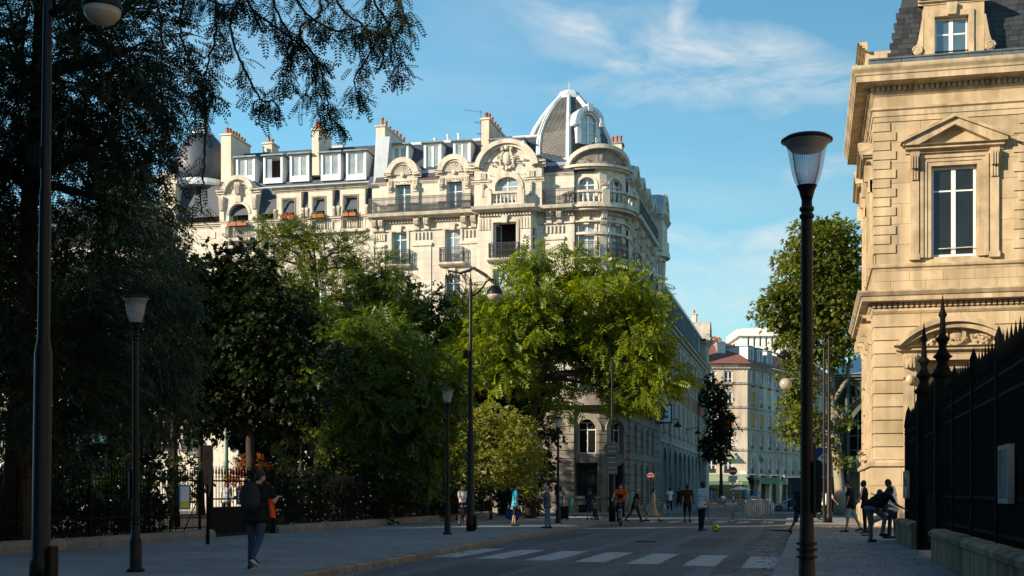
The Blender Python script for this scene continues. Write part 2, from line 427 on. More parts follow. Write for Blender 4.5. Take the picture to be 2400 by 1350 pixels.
mat('interior', (.04, .033, .026), .95, var=.2)  # near-black walls, the unlit rooms' darkness put into the colour
mat('shutter_yellow', (.52, .22, .02), .75, var=.1, scale=3)
mat('brick_red', (.27, .12, .07), .9, var=.25, scale=3, rand=.1)
mat('awning_green', (.28, .33, .22), .85, var=.08, scale=2)
mat('awning_edge', (.10, .17, .09), .85, var=.1)
mat('letter_yellow', (.75, .62, .30), .7, var=.02)
mat('letter_white', (.75, .75, .75), .6, var=.02)
mat('letter_dark', (.03, .03, .035), .6, var=.02)
mat('door_wood', (.16, .055, .025), .6, var=.2, scale=5, streak=.3)
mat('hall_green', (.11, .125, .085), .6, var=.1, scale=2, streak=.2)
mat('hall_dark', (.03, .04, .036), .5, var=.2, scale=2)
mat('bark', (.035, .026, .018), .95, var=.35, scale=6, bump=.8, bscale=18, streak=.3)
mat('bark_pale', (.29, .25, .18), .9, var=.3, scale=3, bump=.4, bscale=12, col2=(.17, .14, .09), c2scale=3)
mat('sign_red', (.42, .02, .025), .45, var=.05)
mat('sign_white', (.70, .72, .72), .45, var=.05)
mat('sign_blue', (.02, .045, .13), .4, var=.05)
mat('sign_grey', (.10, .115, .12), .5, metal=.4, var=.1)
mat('galvanised', (.30, .33, .35), .45, metal=.4, var=.15, scale=5)
mat('sheet_panel', (.34, .37, .37), .5, metal=.2, var=.15, scale=2, streak=.5)
mat('tarp_blue', (.10, .17, .21), .6, var=.2, scale=2.5, bump=.5, bscale=3)
mat('board_oar', (.20, .125, .085), .7, var=.12, scale=3)
mat('paper', (.55, .60, .66), .7, var=.06)
mat('poster_blue', (.03, .25, .40), .7, var=.05)
mat('poster_yellow', (.62, .50, .04), .7, var=.05)
mat('bag_green', (.10, .42, .20), .35, var=.3, scale=9, trans=.2)
mat('rubber', (.012, .012, .012), .8, var=.1)
mat('steel', (.4, .4, .4), .3, metal=.9, var=.1)
mat('bike_teal', (.02, .22, .25), .4, var=.05)
mat('bike_black', (.02, .02, .022), .35, var=.1)
mat('ball_yellow', (.55, .60, .03), .5, var=.05)
mat('ball_black', (.02, .02, .02), .5, var=.05)
mat('parasol', (.62, .58, .42), .85, var=.08)
mat('mast_green', (.26, .33, .24), .5, var=.1, scale=4)
mat('box_shelter', (.03, .09, .10), .45, var=.2)
mat('leaf_litter', (.16, .09, .04), .9, var=.4, scale=20, island=.5)
# lamp glass: clear bowl
def glass(name, col, rough, tw):
    m = bpy.data.materials.new(name); m.use_nodes = True; MATS[name] = m
    t = m.node_tree; n = t.nodes; l = t.links
    b = n['Principled BSDF']; b.inputs['Base Color'].default_value = (*col, 1); b.inputs['Roughness'].default_value = rough; b.inputs['Specular IOR Level'].default_value = .6
    tr = n.new('ShaderNodeBsdfTransparent'); tr.inputs[0].default_value = (*col, 1)
    fz = n.new('ShaderNodeTexNoise'); fz.inputs['Scale'].default_value = 7
    geo = n.new('ShaderNodeNewGeometry'); l.new(geo.outputs['Position'], fz.inputs['Vector'])
    mr = n.new('ShaderNodeMapRange'); mr.inputs[3].default_value = tw - .1; mr.inputs[4].default_value = tw + .1; l.new(fz.outputs[0], mr.inputs[0])
    ms = n.new('ShaderNodeMixShader'); l.new(mr.outputs[0], ms.inputs[0])
    l.new(b.outputs[0], ms.inputs[1]); l.new(tr.outputs[0], ms.inputs[2]); l.new(ms.outputs[0], n['Material Output'].inputs['Surface'])
glass('bowl_glass', (.80, .80, .84), .10, .76)
glass('globe_glass', (.62, .56, .46), .12, .45)
glass('case_glass', (.35, .42, .42), .08, .35)
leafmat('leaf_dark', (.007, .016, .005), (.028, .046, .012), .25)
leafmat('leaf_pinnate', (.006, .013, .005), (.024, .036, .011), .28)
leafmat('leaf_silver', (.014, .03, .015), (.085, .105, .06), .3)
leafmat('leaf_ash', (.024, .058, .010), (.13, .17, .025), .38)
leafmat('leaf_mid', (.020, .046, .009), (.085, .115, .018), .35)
leafmat('leaf_bright', (.028, .072, .008), (.27, .32, .026), .45)  # wide tone spread also paints in sun highlights and dark gaps
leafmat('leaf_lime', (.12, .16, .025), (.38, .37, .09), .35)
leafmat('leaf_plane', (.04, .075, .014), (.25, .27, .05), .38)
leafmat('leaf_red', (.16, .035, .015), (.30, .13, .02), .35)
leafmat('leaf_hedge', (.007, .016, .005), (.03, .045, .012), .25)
# ---------------------------------------------------------------- ground, road, pavements
def sheet(name, poly, z, m, parent=None, kind='structure'):
    mb = MB(); mb.add([(x, y, z) for x, y in poly], [tuple(range(len(poly)))])
    o = mb.build(name, m, parent)
    if kind and parent is None: o['kind'] = kind
    return o
sheet('ground', [(-900, -900), (900, -900), (900, 1200), (-900, 1200)], -.03, 'park_earth')
sheet('road', [(-140, -60), (60, -60), (60, 330), (-140, 330)], 0, 'asphalt')
KERB = [(-7.6, -20), (-7.7, 8), (-7.95, 20), (-8.2, 27), (-8.75, 38), (-9.0, 48), (-9.05, 58), (-9.6, 63.5), (-11, 66.8), (-13.5, 68.6), (-17, 69.2), (-60, 69.2)]
FX = -16.6                                   # the garden railing's line
pv = MB().hprism(KERB + [(-60, -20)], -.2, .12).build('pavement', 'pavement'); struct(pv)
park = MB().hprism([(FX - .25, -18), (FX - .25, 68.4), (-59, 68.4), (-59, -18)], .1, .16).build('garden_soil', 'park_earth'); struct(park)
def along(poly, step, start=0.0, stop=1e9):
    out = []; acc = 0.0; nxt = start
    for i in range(len(poly) - 1):
        a, b = Vector(poly[i]), Vector(poly[i + 1]); l = (b - a).length
        while nxt <= acc + l and nxt <= stop:
            t = (nxt - acc) / l
            out.append((a.lerp(b, t), math.atan2((b - a).y, (b - a).x))); nxt += step
        acc += l
    return out
def rounded_bar(lx, ly, lz, r=.03):
    p = [(-ly / 2, -lz), (ly / 2, -lz), (ly / 2, -r), (ly / 2 - r, 0), (-ly / 2 + r, 0), (-ly / 2, -r)]
    return MB().sweep(p, -lx / 2, lx / 2)
ks = rounded_bar(.975, .32, .32).mesh('kerb_stone', 'granite')
for p, a in along(KERB, 1.0, 26, 118):
    link('kerb_stone', ks, pv, loc=(p.x, p.y, .128 + random.uniform(-.006, .006)), rot=(random.uniform(-.012, .012), 0, a + random.uniform(-.006, .006)))
# granite gutter strip worn pale along the left kerb
random.seed(3)
gl = [(x + .17, y) for x, y in KERB[:9]]
gr = []
for p, a in along(gl, .5):
    gr.append((p.x + .16 + random.uniform(.0, .14), p.y))
sheet('gutter', [(x, y) for x, y in gl] + gr[::-1], .004, 'asphalt_worn')
# right-hand pavement
RKX = -.63
rp_ = MB().hprism([(RKX + .36, -20), (RKX + .36, 46.5), (-1.0, 50.5), (-1.3, 74), (.5, 82), (60, 82), (60, -20)], -.2, .05).build('pavement', 'pavement'); struct(rp_)
kr = rounded_bar(1.185, .37, .3, .02).mesh('kerb_stone', 'granite_pale')
for k in range(32):
    link('kerb_stone', kr, rp_, loc=(RKX + .175 + random.uniform(-.006, .006), 9 + 1.2 * k, .056 + random.uniform(-.004, .004)), rot=(0, 0, R(90) + random.uniform(-.004, .004)))
edge = [(RKX - .02, 8)]; 
jag = [(RKX - .02, 48)]
y = 48
while y > 8:
    jag.append((RKX - .45 - .5 * abs(math.sin(y * .23)) * random.random() - random.uniform(0, .35), y)); y -= .3
sheet('gutter', edge + jag, .004, 'asphalt_worn')
# sunlit sandy corner by the stone building
jag = []
for k in range(40):
    a = k / 40 * 2 * math.pi
    jag.append((.9 + 2.4 * math.cos(a) * random.uniform(.85, 1.1), 49.5 + 3.4 * math.sin(a) * random.uniform(.85, 1.1)))
sheet('dusty_patch', jag, .056, 'sand')
# pavement round the corner building and along the side street
CP = [(-100, 76.4), (-13.2, 76.4), (-10.4, 77.2), (-9.1, 79.4), (-8.9, 82), (-8.9, 165)]
cpv = MB().hprism(CP + [(-100, 165)], -.2, .12).build('pavement', 'pavement'); struct(cpv)
for p, a in along(CP, 1.0, 62, 135):
    link('kerb_stone', ks, cpv, loc=(p.x, p.y, .128), rot=(0, 0, a))
# painted crossings
def zebra(xs, w, y0, y1, sh, z=.005):
    for i, x in enumerate(xs):
        mb = MB(); n = 9; vs = []
        d = sh * (x - xs[0])
        for k in range(n + 1):
            t = y0 + (y1 - y0) * k / n + d
            vs += [(x + random.uniform(-.02, .02), t), (x + w + random.uniform(-.02, .02), t)]
        mb.add([(a, b, z) for a, b in vs], [(2 * k, 2 * k + 1, 2 * k + 3, 2 * k + 2) for k in range(n)])
        o = mb.build('crossing_stripe', 'road_paint', ROAD)
ROAD = bpy.data.objects['road']
zebra([-8.05 + 1.13 * k for k in range(7)], .62, 26.75, 31.05, -.38)
zebra([-7.75 + 1.1 * k for k in range(7)], .52, 59.6, 63.9, .0)
# repairs, tyre-polished tracks and a manhole in the roadway
random.seed(23)
def blot(name, cx, cy, rx, ry, m, z, n=26, j=.25):
    sheet(name, [(cx + rx * math.cos(k / n * 6.283) * random.uniform(1 - j, 1 + j), cy + ry * math.sin(k / n * 6.283) * random.uniform(1 - j, 1 + j)) for k in range(n)], z, m, ROAD)
mat('asphalt_patch', (.055, .058, .062), .8, var=.25, scale=4, bump=.4, bscale=60)
mat('asphalt_polished', (.082, .088, .094), .70, var=.22, scale=1.6, bump=.25, bscale=60, col2=(.12, .125, .13), c2scale=.3, c2lo=.5, c2hi=.72)
for k, (a, b_, c, d) in enumerate(((-6.6, -5.2, 20.5, 24.2), (-3.4, -2.5, 33, 39.5), (-7.9, -7.2, 36, 44), (-5.4, -3.9, 51, 54))):
    sheet('asphalt_repair', [(a, c), (b_ + random.uniform(-.1, .1), c + .1), (b_, d), (a + random.uniform(-.1, .1), d - .15)], .0022 + .0003 * k, 'asphalt_patch', ROAD)
for x in (-6.9, -5.2, -3.6, -1.9):
    lft = [(x - .22 + .06 * math.sin(y * .4 + x), y) for y in range(12, 60, 2)]; rgt = [(x + .24 + .07 * math.sin(y * .53 + x), y) for y in range(12, 60, 2)]
    sheet('tyre_track', lft + rgt[::-1], .0012, 'asphalt_polished', ROAD)
mc = thing('manhole_cover', 'round cast-iron manhole cover set in the asphalt beyond the crossing', 'manhole cover', (-4.6, 36.5, 0))
MB().lathe([(.42, 0), (.42, .006), (.36, .006), (.36, .004), (0, .004)], n=24).build('frame', 'sign_grey' if 'sign_grey' in MATS else 'iron', mc)
for k in range(-3, 4): MB().box(-.3, .3, k * .1 - .02, k * .1 + .02, .004, .009).build('tread', 'iron', mc)
# fallen leaves on the right-hand pavement and in the gutters
mb = MB(); random.seed(11)
def litter(x, y, z):
    a = random.uniform(0, 6.28); s = random.uniform(.025, .06)
    c, q = math.cos(a) * s, math.sin(a) * s
    mb.add([(x + c, y + q, z + random.uniform(0, .02)), (x - q * .6, y + c * .6, z + .012), (x - c, y - q, z + random.uniform(0, .02)), (x + q * .6, y - c * .6, z + .004)], [(0, 1, 2, 3)])
for k in range(420): litter(random.uniform(-.2, 2.4), random.uniform(14, 46), .058)
for k in range(500): litter(RKX - abs(random.gauss(0, .35)) - .03, random.uniform(14, 48), .008)
for k in range(700): litter(random.gauss(.6, 1.6), random.gauss(49.5, 2.2), .066)
for k in range(260):
    y = random.uniform(16, 55); litter(-8.0 + .25 + abs(random.gauss(0, .1)) - max(0, y - 22) * .035, y, .01)
for k in range(160): litter(random.uniform(-7, -1), random.uniform(15, 50), .009)
for k in range(120): litter(random.uniform(-16, -9), random.uniform(20, 60), .125)
o = mb.build('fallen_leaves', 'leaf_litter'); tag(o, 'dry brown leaves scattered over pavement and gutters', 'leaves', kind='stuff')
# ---------------------------------------------------------------- architectural helpers
def wall(name, M, a0, a1, c0, c1, ops, m, parent, depth=.32, b=0.0):
    """plane wall with rectangular openings (a0,a1,c0,c1) and their reveals"""
    ops = [(max(a0, o[0]), min(a1, o[1]), max(c0, o[2]), min(c1, o[3])) for o in ops]
    xs = sorted({a0, a1, *[o[0] for o in ops], *[o[1] for o in ops]}); zs = sorted({c0, c1, *[o[2] for o in ops], *[o[3] for o in ops]})
    mb = MB(M)
    for j in range(len(zs) - 1):
        run = None
        for i in range(len(xs) - 1):
            cx, cz = (xs[i] + xs[i + 1]) / 2, (zs[j] + zs[j + 1]) / 2
            hole = any(o[0] < cx < o[1] and o[2] < cz < o[3] for o in ops)
            if not hole:
                if run is None: run = xs[i]
            if run is not None and (hole or i == len(xs) - 2):
                e = xs[i] if hole else xs[i + 1]
                mb.add([(run, b, zs[j]), (e, b, zs[j]), (e, b, zs[j + 1]), (run, b, zs[j + 1])], [(3, 2, 1, 0)]); run = None
    for o in ops:
        p, q, r, s = o
        mb.add([(p, b, r), (q, b, r), (q, b, s), (p, b, s), (p, b - depth, r), (q, b - depth, r), (q, b - depth, s), (p, b - depth, s)],
               [(0, 1, 5, 4), (1, 2, 6, 5), (2, 3, 7, 6), (3, 0, 4, 7)])
    return mb.build(name, m, parent)
def window(M, a0, a1, c0, c1, parent, b=-.2, fr=.055, mull=.08, transom=.76, glass='pane', frame='white_paint', leaves=2, lower=None, name='window', bars=0):
    mb = MB(M); t = .05
    mb.box(a0, a0 + fr, b - t, b, c0, c1).box(a1 - fr, a1, b - t, b, c0, c1).box(a0 + fr, a1 - fr, b - t, b, c0, c0 + fr).box(a0 + fr, a1 - fr, b - t, b, c1 - fr, c1)
    am = (a0 + a1) / 2; xs = [(a0 + fr, a1 - fr)]
    if leaves == 2:
        mb.box(am - mull / 2, am + mull / 2, b - t, b + .015, c0 + fr, c1 - fr); xs = [(a0 + fr, am - mull / 2), (am + mull / 2, a1 - fr)]
    if transom:
        ct = c0 + (c1 - c0) * transom
        for p, q in xs: mb.box(p, q, b - t, b - .004, ct - .03, ct + .03)
    if lower:
        ct = c0 + (c1 - c0) * lower
        for p, q in xs: mb.box(p, q, b - t, b - .012, c0 + fr, ct)
    o = mb.build(name, frame, parent)
    for p, q in xs:
        g = MB(M); g.box(p, q, b - t * .7, b - t * .45, c0 + fr, c1 - fr)
        g.build('pane', glass, o)
    return o
def open_window(M, a0, a1, c0, c1, parent, b=-.2, leaf='left', ang=62):
    """casements standing open on a dark room"""
    room = MB(M); d = 2.2
    room.add([(a0 - .3, b - .1, c0 - .02), (a1 + .3, b - .1, c0 - .02), (a1 + .3, b - .1, c1 + .1), (a0 - .3, b - .1, c1 + .1), (a0 - .3, b - d, c0 - .02), (a1 + .3, b - d, c0 - .02), (a1 + .3, b - d, c1 + .1), (a0 - .3, b - d, c1 + .1)],
             [(0, 1, 5, 4), (1, 2, 6, 5), (2, 3, 7, 6), (3, 0, 4, 7), (4, 5, 6, 7)])
    fr = MB(M); f = .06
    fr.box(a0, a0 + f, b - .05, b, c0, c1).box(a1 - f, a1, b - .05, b, c0, c1).box(a0 + f, a1 - f, b - .05, b, c1 - f, c1)
    o = fr.build('window', 'white_paint', parent)
    room.build('interior', 'interior', o)
    w = (a1 - a0) / 2 - f
    for side in (('left', 'right') if leaf == 'both' else (leaf,)):
        sgn = 1 if side == 'left' else -1
        h = a0 + f if side == 'left' else a1 - f
        ca, sa = math.cos(R(ang)), math.sin(R(ang))
        cm = M @ Matrix(((sgn * ca, -sgn * sa, 0, h), (-sa, -ca, 0, b - .05), (0, 0, 1, 0), (0, 0, 0, 1)))
        q = MB(cm); q.box(0, .05, -.02, .02, c0, c1 - f).box(w - .05, w, -.02, .02, c0, c1 - f).box(.05, w - .05, -.02, .02, c0, c0 + .08).box(.05, w - .05, -.02, .02, c1 - f - .06, c1 - f)
        q.build('casement', 'white_paint', o)
        MB(cm).box(.05, w - .05, -.006, .006, c0 + .08, c1 - f - .06).build('pane', 'pane', o)
    return o
def railing(M, a0, a1, b, c0, c1, parent, name='balcony_railing', ends=True, m='iron_balcony', step=.16, ret=None, fancy=True):
    """wrought iron balcony front with bars, rings and side returns"""
    mb = MB(M); r = .014
    def run(fn, L):
        n = max(2, int(L / step)); s = L / n
        fn2 = lambda u, c, w=r: (u, c)
        for k in range(n + 1):
            u = k * s
            fn(u - r, u + r, c0 + .05, c1 - .04)
        if fancy:
            for k in range(n):
                u = (k + .5) * s
                fn(u - .035, u + .035, c0 + (c1 - c0) * .46, c0 + (c1 - c0) * .56)
                fn(u - .045, u + .045, c0 + .14, c0 + .165); fn(u - .045, u + .045, c1 - .17, c1 - .145)
                fn(u - .01, u + .01, c0 + .06, c1 - .05)
        fn(0, L, c0 + .04, c0 + .07); fn(0, L, c0 + .12, c0 + .135); fn(0, L, c1 - .13, c1 - .115); fn(0, L, c1 - .04, c1)
    L = a1 - a0
    run(lambda u, v, p, q: mb.box(a0 + u, a0 + v, b - .012, b + .012, p, q), L)
    if ends:
        dep = ret if ret else b
        for aa in (a0, a1):
            run(lambda u, v, p, q, aa=aa: mb.box(aa - .011, aa + .011, b - dep + u, b - dep + v, p, q), dep)
    o = mb.build(name, m, parent, kind='stuff')
    return o
def scrolls(mb, ca, cc, w, h, b, seed=0, n=5, dep=.12):
    """symmetrical carved leafwork: curls and buds standing proud of the plane b"""
    rnd = random.Random(seed)
    for i in range(n):
        u = (i + .6) / n * w * .5; v = rnd.uniform(-.35, .35) * h * (1 - i / n * .7)
        r0 = h * rnd.uniform(.13, .24) * (1 - .4 * i / n); turns = rnd.uniform(1.1, 1.7); ph = rnd.uniform(0, 6.28)
        for s in (-1, 1):
            pts = []; rr = []
            for k in range(12):
                t = k / 11; a = ph + turns * 2 * math.pi * t; rad = r0 * (1 - .85 * t)
                pts.append((ca + s * (u + rad * math.cos(a)), b + dep * (.3 + .5 * t), cc + v + rad * math.sin(a))); rr.append(r0 * .2 * (1 - .3 * t))
            mb.tube(pts, rr, 5)
            mb.ball((ca + s * u, b + dep * .6, cc + v), (r0 * .33, dep * .5, r0 * .33), 6, 4)
def cartouche(mb, ca, cc, w, h, b, dep=.16):
    mb.ball((ca, b + dep * .2, cc), (w * .30, dep, h * .36), 12, 8)
    for s in (-1, 1):
        pts = [(ca + s * w * (.34 + .10 * math.sin(t * 5)), b + dep * .5, cc - h * .45 + h * .95 * t) for t in [i / 10 for i in range(11)]]
        mb.tube(pts, [w * .05 + w * .04 * math.sin(i / 10 * math.pi) for i in range(11)], 6)
        mb.ball((ca + s * w * .3, b + dep * .6, cc + h * .48), (w * .13, dep * .6, h * .12), 8, 5)
        mb.ball((ca + s * w * .24, b + dep * .6, cc - h * .48), (w * .12, dep * .5, h * .10), 8, 5)
    mb.ball((ca, b + dep * .7, cc + h * .56), (w * .17, dep * .7, h * .14), 8, 5)
    mb.ball((ca, b + dep * .5, cc - h * .55), (w * .12, dep * .5, h * .12), 8, 5)
def console(mb, ca, c0, c1, w, b, dep):
    """scrolled bracket"""
    p = [(b, c0), (b + dep * .35, c0 + (c1 - c0) * .1), (b + dep * .45, c0 + (c1 - c0) * .4), (b + dep * .8, c0 + (c1 - c0) * .68), (b + dep, c1 - (c1 - c0) * .12), (b + dep, c1), (b, c1)]
    mb.sweep(p, ca - w / 2, ca + w / 2)
    for k in (-1, 0, 1): mb.box(ca + k * w * .28 - w * .07, ca + k * w * .28 + w * .07, b + dep * .3, b + dep * 1.04, c1 - (c1 - c0) * .55, c1 - (c1 - c0) * .1)
def moulding(mb, a0, a1, c0, c1, dep, b=0.0, ends=True, steps=3):
    """stepped cornice that grows outward as it rises"""
    h = c1 - c0; p = [(b - .05, c0)]
    for i in range(steps):
        d0 = dep * (i + .35) / steps; d1 = dep * (i + 1) / steps
        z0 = c0 + h * i / steps; z1 = c0 + h * (i + .75) / steps; z2 = c0 + h * (i + 1) / steps
        p += [(b + d0, z0), (b + d0, z1), (b + d1, z2 - h * .02)]
    p += [(b + dep, c1), (b - .05, c1)]
    mb.sweep(p, a0, a1, ends)
def chimney(name, M, a0, a1, b0, b1, c0, c1, parent, m, pots=4, along='b', cap='stone_trim', seed=0, lo_m=None):
    """stack with cap slab and clay pots, standing on the roof"""
    rnd = random.Random(seed)
    o = MB(M).box(a0, a1, b0, b1, c0, c1).build(name, m, parent)
    MB(M).box(a0 - .07, a1 + .07, b0 - .07, b1 + .07, c1, c1 + .12).build('cap_slab', cap, o)
    for k in range(pots):
        t = (k + .5) / pots
        aa, bb = ((a0 + a1) / 2, b1 + (b0 - b1) * t) if along == 'b' else (a0 + (a1 - a0) * t, (b0 + b1) / 2)
        h = rnd.uniform(.42, .62); r = .12
        p = M @ Vector((aa, bb, c1 + .12))
        MB().lathe([(r * 1.1, 0), (r * .92, .04), (r * .85, h * .8), (r * 1.05, h * .86), (r * 1.05, h), (r * .7, h), (r * .7, h - .1)], p, 8).build('chimney_pot', 'terracotta', o, True)
    return o
def dormer(M, a0, a1, c0, c1, bf, bb, parent, m='zinc_pale', arch=False, glass='pane_curtain', lo=.0, name='dormer', opened=False, frame=.2):
    """zinc dormer box with flat roof; front at b=bf, running back to b=bb"""
    o = MB(M)
    f = frame
    o.box(a0, a0 + f, bb, bf, c0, c1).box(a1 - f, a1, bb, bf, c0, c1).box(a0 + f, a1 - f, bb, bf, c0, c0 + lo + f * .6).box(a0 + f, a1 - f, bb, bf, c1 - f * .8, c1)
    d = o.build(name, m, parent)
    MB(M).box(a0 - .14, a1 + .14, bb, bf + .2, c1, c1 + .07).box(a0 - .1, a1 + .1, bb, bf + .12, c1 + .07, c1 + .12).build('dormer_roof', 'zinc_dark', d)
    if opened:
        MB(M).box(a0 + f, a1 - f, bf - .9, bf - .85, c0 + lo + f * .6, c1 - f * .8).build('interior', 'interior', d)
        am = (a0 + a1) / 2
        MB(M).box(a0 + f, am - .12, bf - .14, bf - .1, c0 + lo + f * .6, c1 - f * .8).build('pane', glass, d)
    else:
        w = window(M, a0 + f, a1 - f, c0 + lo + f * .6, c1 - f * .8, d, b=bf - .08, transom=.0, glass=glass, fr=.06, mull=.14)
    return d
# ---------------------------------------------------------------- the corner apartment building and its neighbour
Y0 = 82.0
MF = FrY(Y0)
def P(px, py, b=0.0):
    p = onY(px, py, Y0 - b); return p.x, p.z
def X(px, b=0.0): return P(px, 500, b)[0]
def Z(py, px=1000, b=0.0): return P(px, py, b)[1]
XA = X(872)                                   # party wall between the two houses
RC = Vector((-14.24, 84.5)); RR = 2.4         # corner rotunda
X0 = RC.x + RR                                # side-street facade plane
YE = 102.5
cb = thing('corner_apartment_building', 'cream stone corner apartment building with ribbed slate dome over its rotunda', 'building', (RC.x, RC.y, 0), world=True)
zb = 20.05                                    # main balcony floor
zs = [7.6, 10.63, 13.66, 16.69]               # sills of the storeys
zh = 2.22
za = 22.05                                    # attic wall top
BX0, BX1 = X(1118), X(1262)                   # projecting bay
BD = .75
cols = [X(936), X(1061)]
hw = .53
xl, xr = XA, RC.x - RR * math.sin(R(18))
# storeys, plane wall
ops = []
for c in cols:
    for s in zs: ops.append((c - hw, c + hw, s, s + zh))
wall('wall', MF, xl, BX0, 7.3, zb - .3, ops, 'stone', cb)
bx = (BX0 + BX1) / 2; bw = .78
opb = [(bx - bw, bx + bw, s, s + zh + .15) for s in zs]
MBAY = FrY(Y0 - BD)
wall('wall', MBAY, BX0 + .35, BX1 - .35, 7.3, zb - .3, opb, 'stone', cb)
# canted flanks of the bay with narrow windows
for (p, q, sg) in ((BX0, BX0 + .35, -1), (BX1, BX1 - .35, 1)):
    v = Vector((q - p, -BD)); l = v.length; s_ = v.normalized() if sg < 0 else -v.normalized()
    o_ = (p, Y0) if sg < 0 else (q, Y0 - BD)
    n_ = Vector((s_.y, -s_.x))
    mfl = Fr2(o_[0], o_[1], s_.x, s_.y, n_.x, n_.y)
    wall('wall', mfl, 0, l, 7.3, zb - .3, [(l / 2 - .2, l / 2 + .2, s + .6, s + zh - .2) for s in zs], 'stone', cb, depth=.15)
    for s in zs: window(mfl, l / 2 - .2, l / 2 + .2, s + .6, s + zh - .2, cb, b=-.1, fr=.035, mull=.02, transom=.6, leaves=1)
ops2 = []
nx = X(1290)
wall('wall', MF, BX1, xr + .02, 7.3, zb - .3, ops2, 'stone', cb)
# windows of the storeys
k = 0
for c in cols:
    for s in zs:
        window(MF, c - hw + .02, c + hw - .02, s + .02, s + zh - .02, cb, b=-.22, glass='pane_curtain' if k % 3 else 'pane', transom=.78); k += 1
for i, s in enumerate(zs):
    if i == 3: open_window(MBAY, bx - bw + .02, bx + bw - .02, s + .02, s + zh + .13, cb, leaf='left', ang=70)
    else: window(MBAY, bx - bw + .02, bx + bw - .02, s + .02, s + zh + .13, cb, glass='pane_curtain')
def surround(M, c, hw, s, zh, parent, key=True):
    """stone surround, sill slab on carved apron, keystone"""
    mb = MB(M)
    mb.box(c - hw - .16, c - hw, 0, .07, s, s + zh).box(c + hw, c + hw + .16, 0, .07, s, s + zh).box(c - hw - .16, c + hw + .16, 0, .07, s + zh, s + zh + .17)
    if key: mb.prism([(c - .16, s + zh - .06), (c + .16, s + zh - .06), (c + .22, s + zh + .42), (c - .22, s + zh + .42)], .07, .2)
    mb.build('window_surround', 'stone_trim', parent)
    mb = MB(M)
    mb.sweep([(-.02, s - .02), (.5, s - .02), (.5, s - .12), (.42, s - .2), (-.02, s - .3)], c - hw - .32, c + hw + .32)
    mb.build('balcony_slab', 'stone_trim', parent)
    mb = MB(M); mb.box(c - hw - .1, c + hw + .1, 0, .05, s - .68, s - .32)
    scrolls(mb, c, s - .5, hw * 1.8, .34, .05, int(s * 7 + c), 4, .08)
    mb.build('carved_panel', 'stone_trim', parent, kind='stuff')
for c in cols:
    for s in zs:
        surround(MF, c, hw, s, zh, cb)
        railing(MF, c - hw - .26, c + hw + .26, .44, s, s + .98, cb)
for s in zs:
    surround(MBAY, bx, bw, s, zh + .15, cb)
    railing(MBAY, bx - bw - .2, bx + bw + .2, .44, s, s + .98, cb)
# flat pilasters with capitals between the windows, frieze of flutes and dentils under the balcony
pil = [X(888), X(990), X(1100), X(1300)]
for c in pil:
    w_ = .42 if c == pil[0] else .62
    mb = MB(MF)
    mb.box(c - w_, c + w_, 0, .06, 7.3, 17.9).box(c - w_ - .06, c + w_ + .06, 0, .14, 17.9, 18.1)
    mb.build('pilaster', 'stone', cb)
    mb = MB(MF)
    for sg in (-1, 1): console(mb, c + sg * w_ * .55, 18.9, 19.72, .34, .06, .38)
    for t in range(5): mb.box(c - w_ + t * w_ * .42 + .05, c - w_ + t * w_ * .42 + .17, .06, .1, 18.35, 18.85)
    mb.build('capital', 'stone_trim', cb, kind='stuff')
mb = MB(MF)
for (p, q, d) in ((xl, BX0, 0), (BX1, xr, 0)):
    mb.box(p, q, 0, .1, 18.95, 19.05)
    n = int((q - p) / .2)
    for t in range(n):
        a = p + (t + .5) * (q - p) / n
        mb.box(a - .055, a + .055, .0, .16, 19.48, 19.64)
mb2 = MB(MBAY)
for t in range(18):
    a = BX0 + .4 + t * (BX1 - BX0 - .8) / 17
    mb2.box(a - .055, a + .055, 0, .16, 19.48, 19.64)
    if t in (0, 1, 2, 3, 14, 15, 16, 17): mb2.box(a - .07, a + .07, 0, .07, 18.6, 19.35)
mb.build('dentil_band', 'stone_trim', cb, kind='stuff'); mb2.build('dentil_band', 'stone_trim', cb, kind='stuff')
# main balcony slab
mb = MB(MF)
prof = [(-.02, zb - .34), (.35, zb - .34), (.45, zb - .22), (.72, zb - .2), (.78, zb - .06), (.8, zb), (-.02, zb)]
mb.sweep(prof, xl - .1, BX0 + .02).build('balcony_slab', 'stone_trim', cb)
MB(MF).sweep(prof, BX1 + .3, xr).build('balcony_slab', 'stone_trim', cb)
MB(MBAY).sweep([(b_ + (.0 if b_ < 0 else -.1), c_) for b_, c_ in prof], BX0 - .05, BX1 + .05).build('balcony_slab', 'stone_trim', cb)
for p, q in ((BX0 - .05, BX0 + .3), (BX1 - .3, BX1 + .3)): MB(MF).box(p, q, 0, BD, zb - .33, zb - .01).build('balcony_slab', 'stone_trim', cb)
railing(MF, xl, X(1110), .68, zb, zb + 1.05, cb, ends=True)
railing(MF, BX1 + .45, xr + .1, .68, zb, zb + 1.05, cb, ends=True, ret=.6)
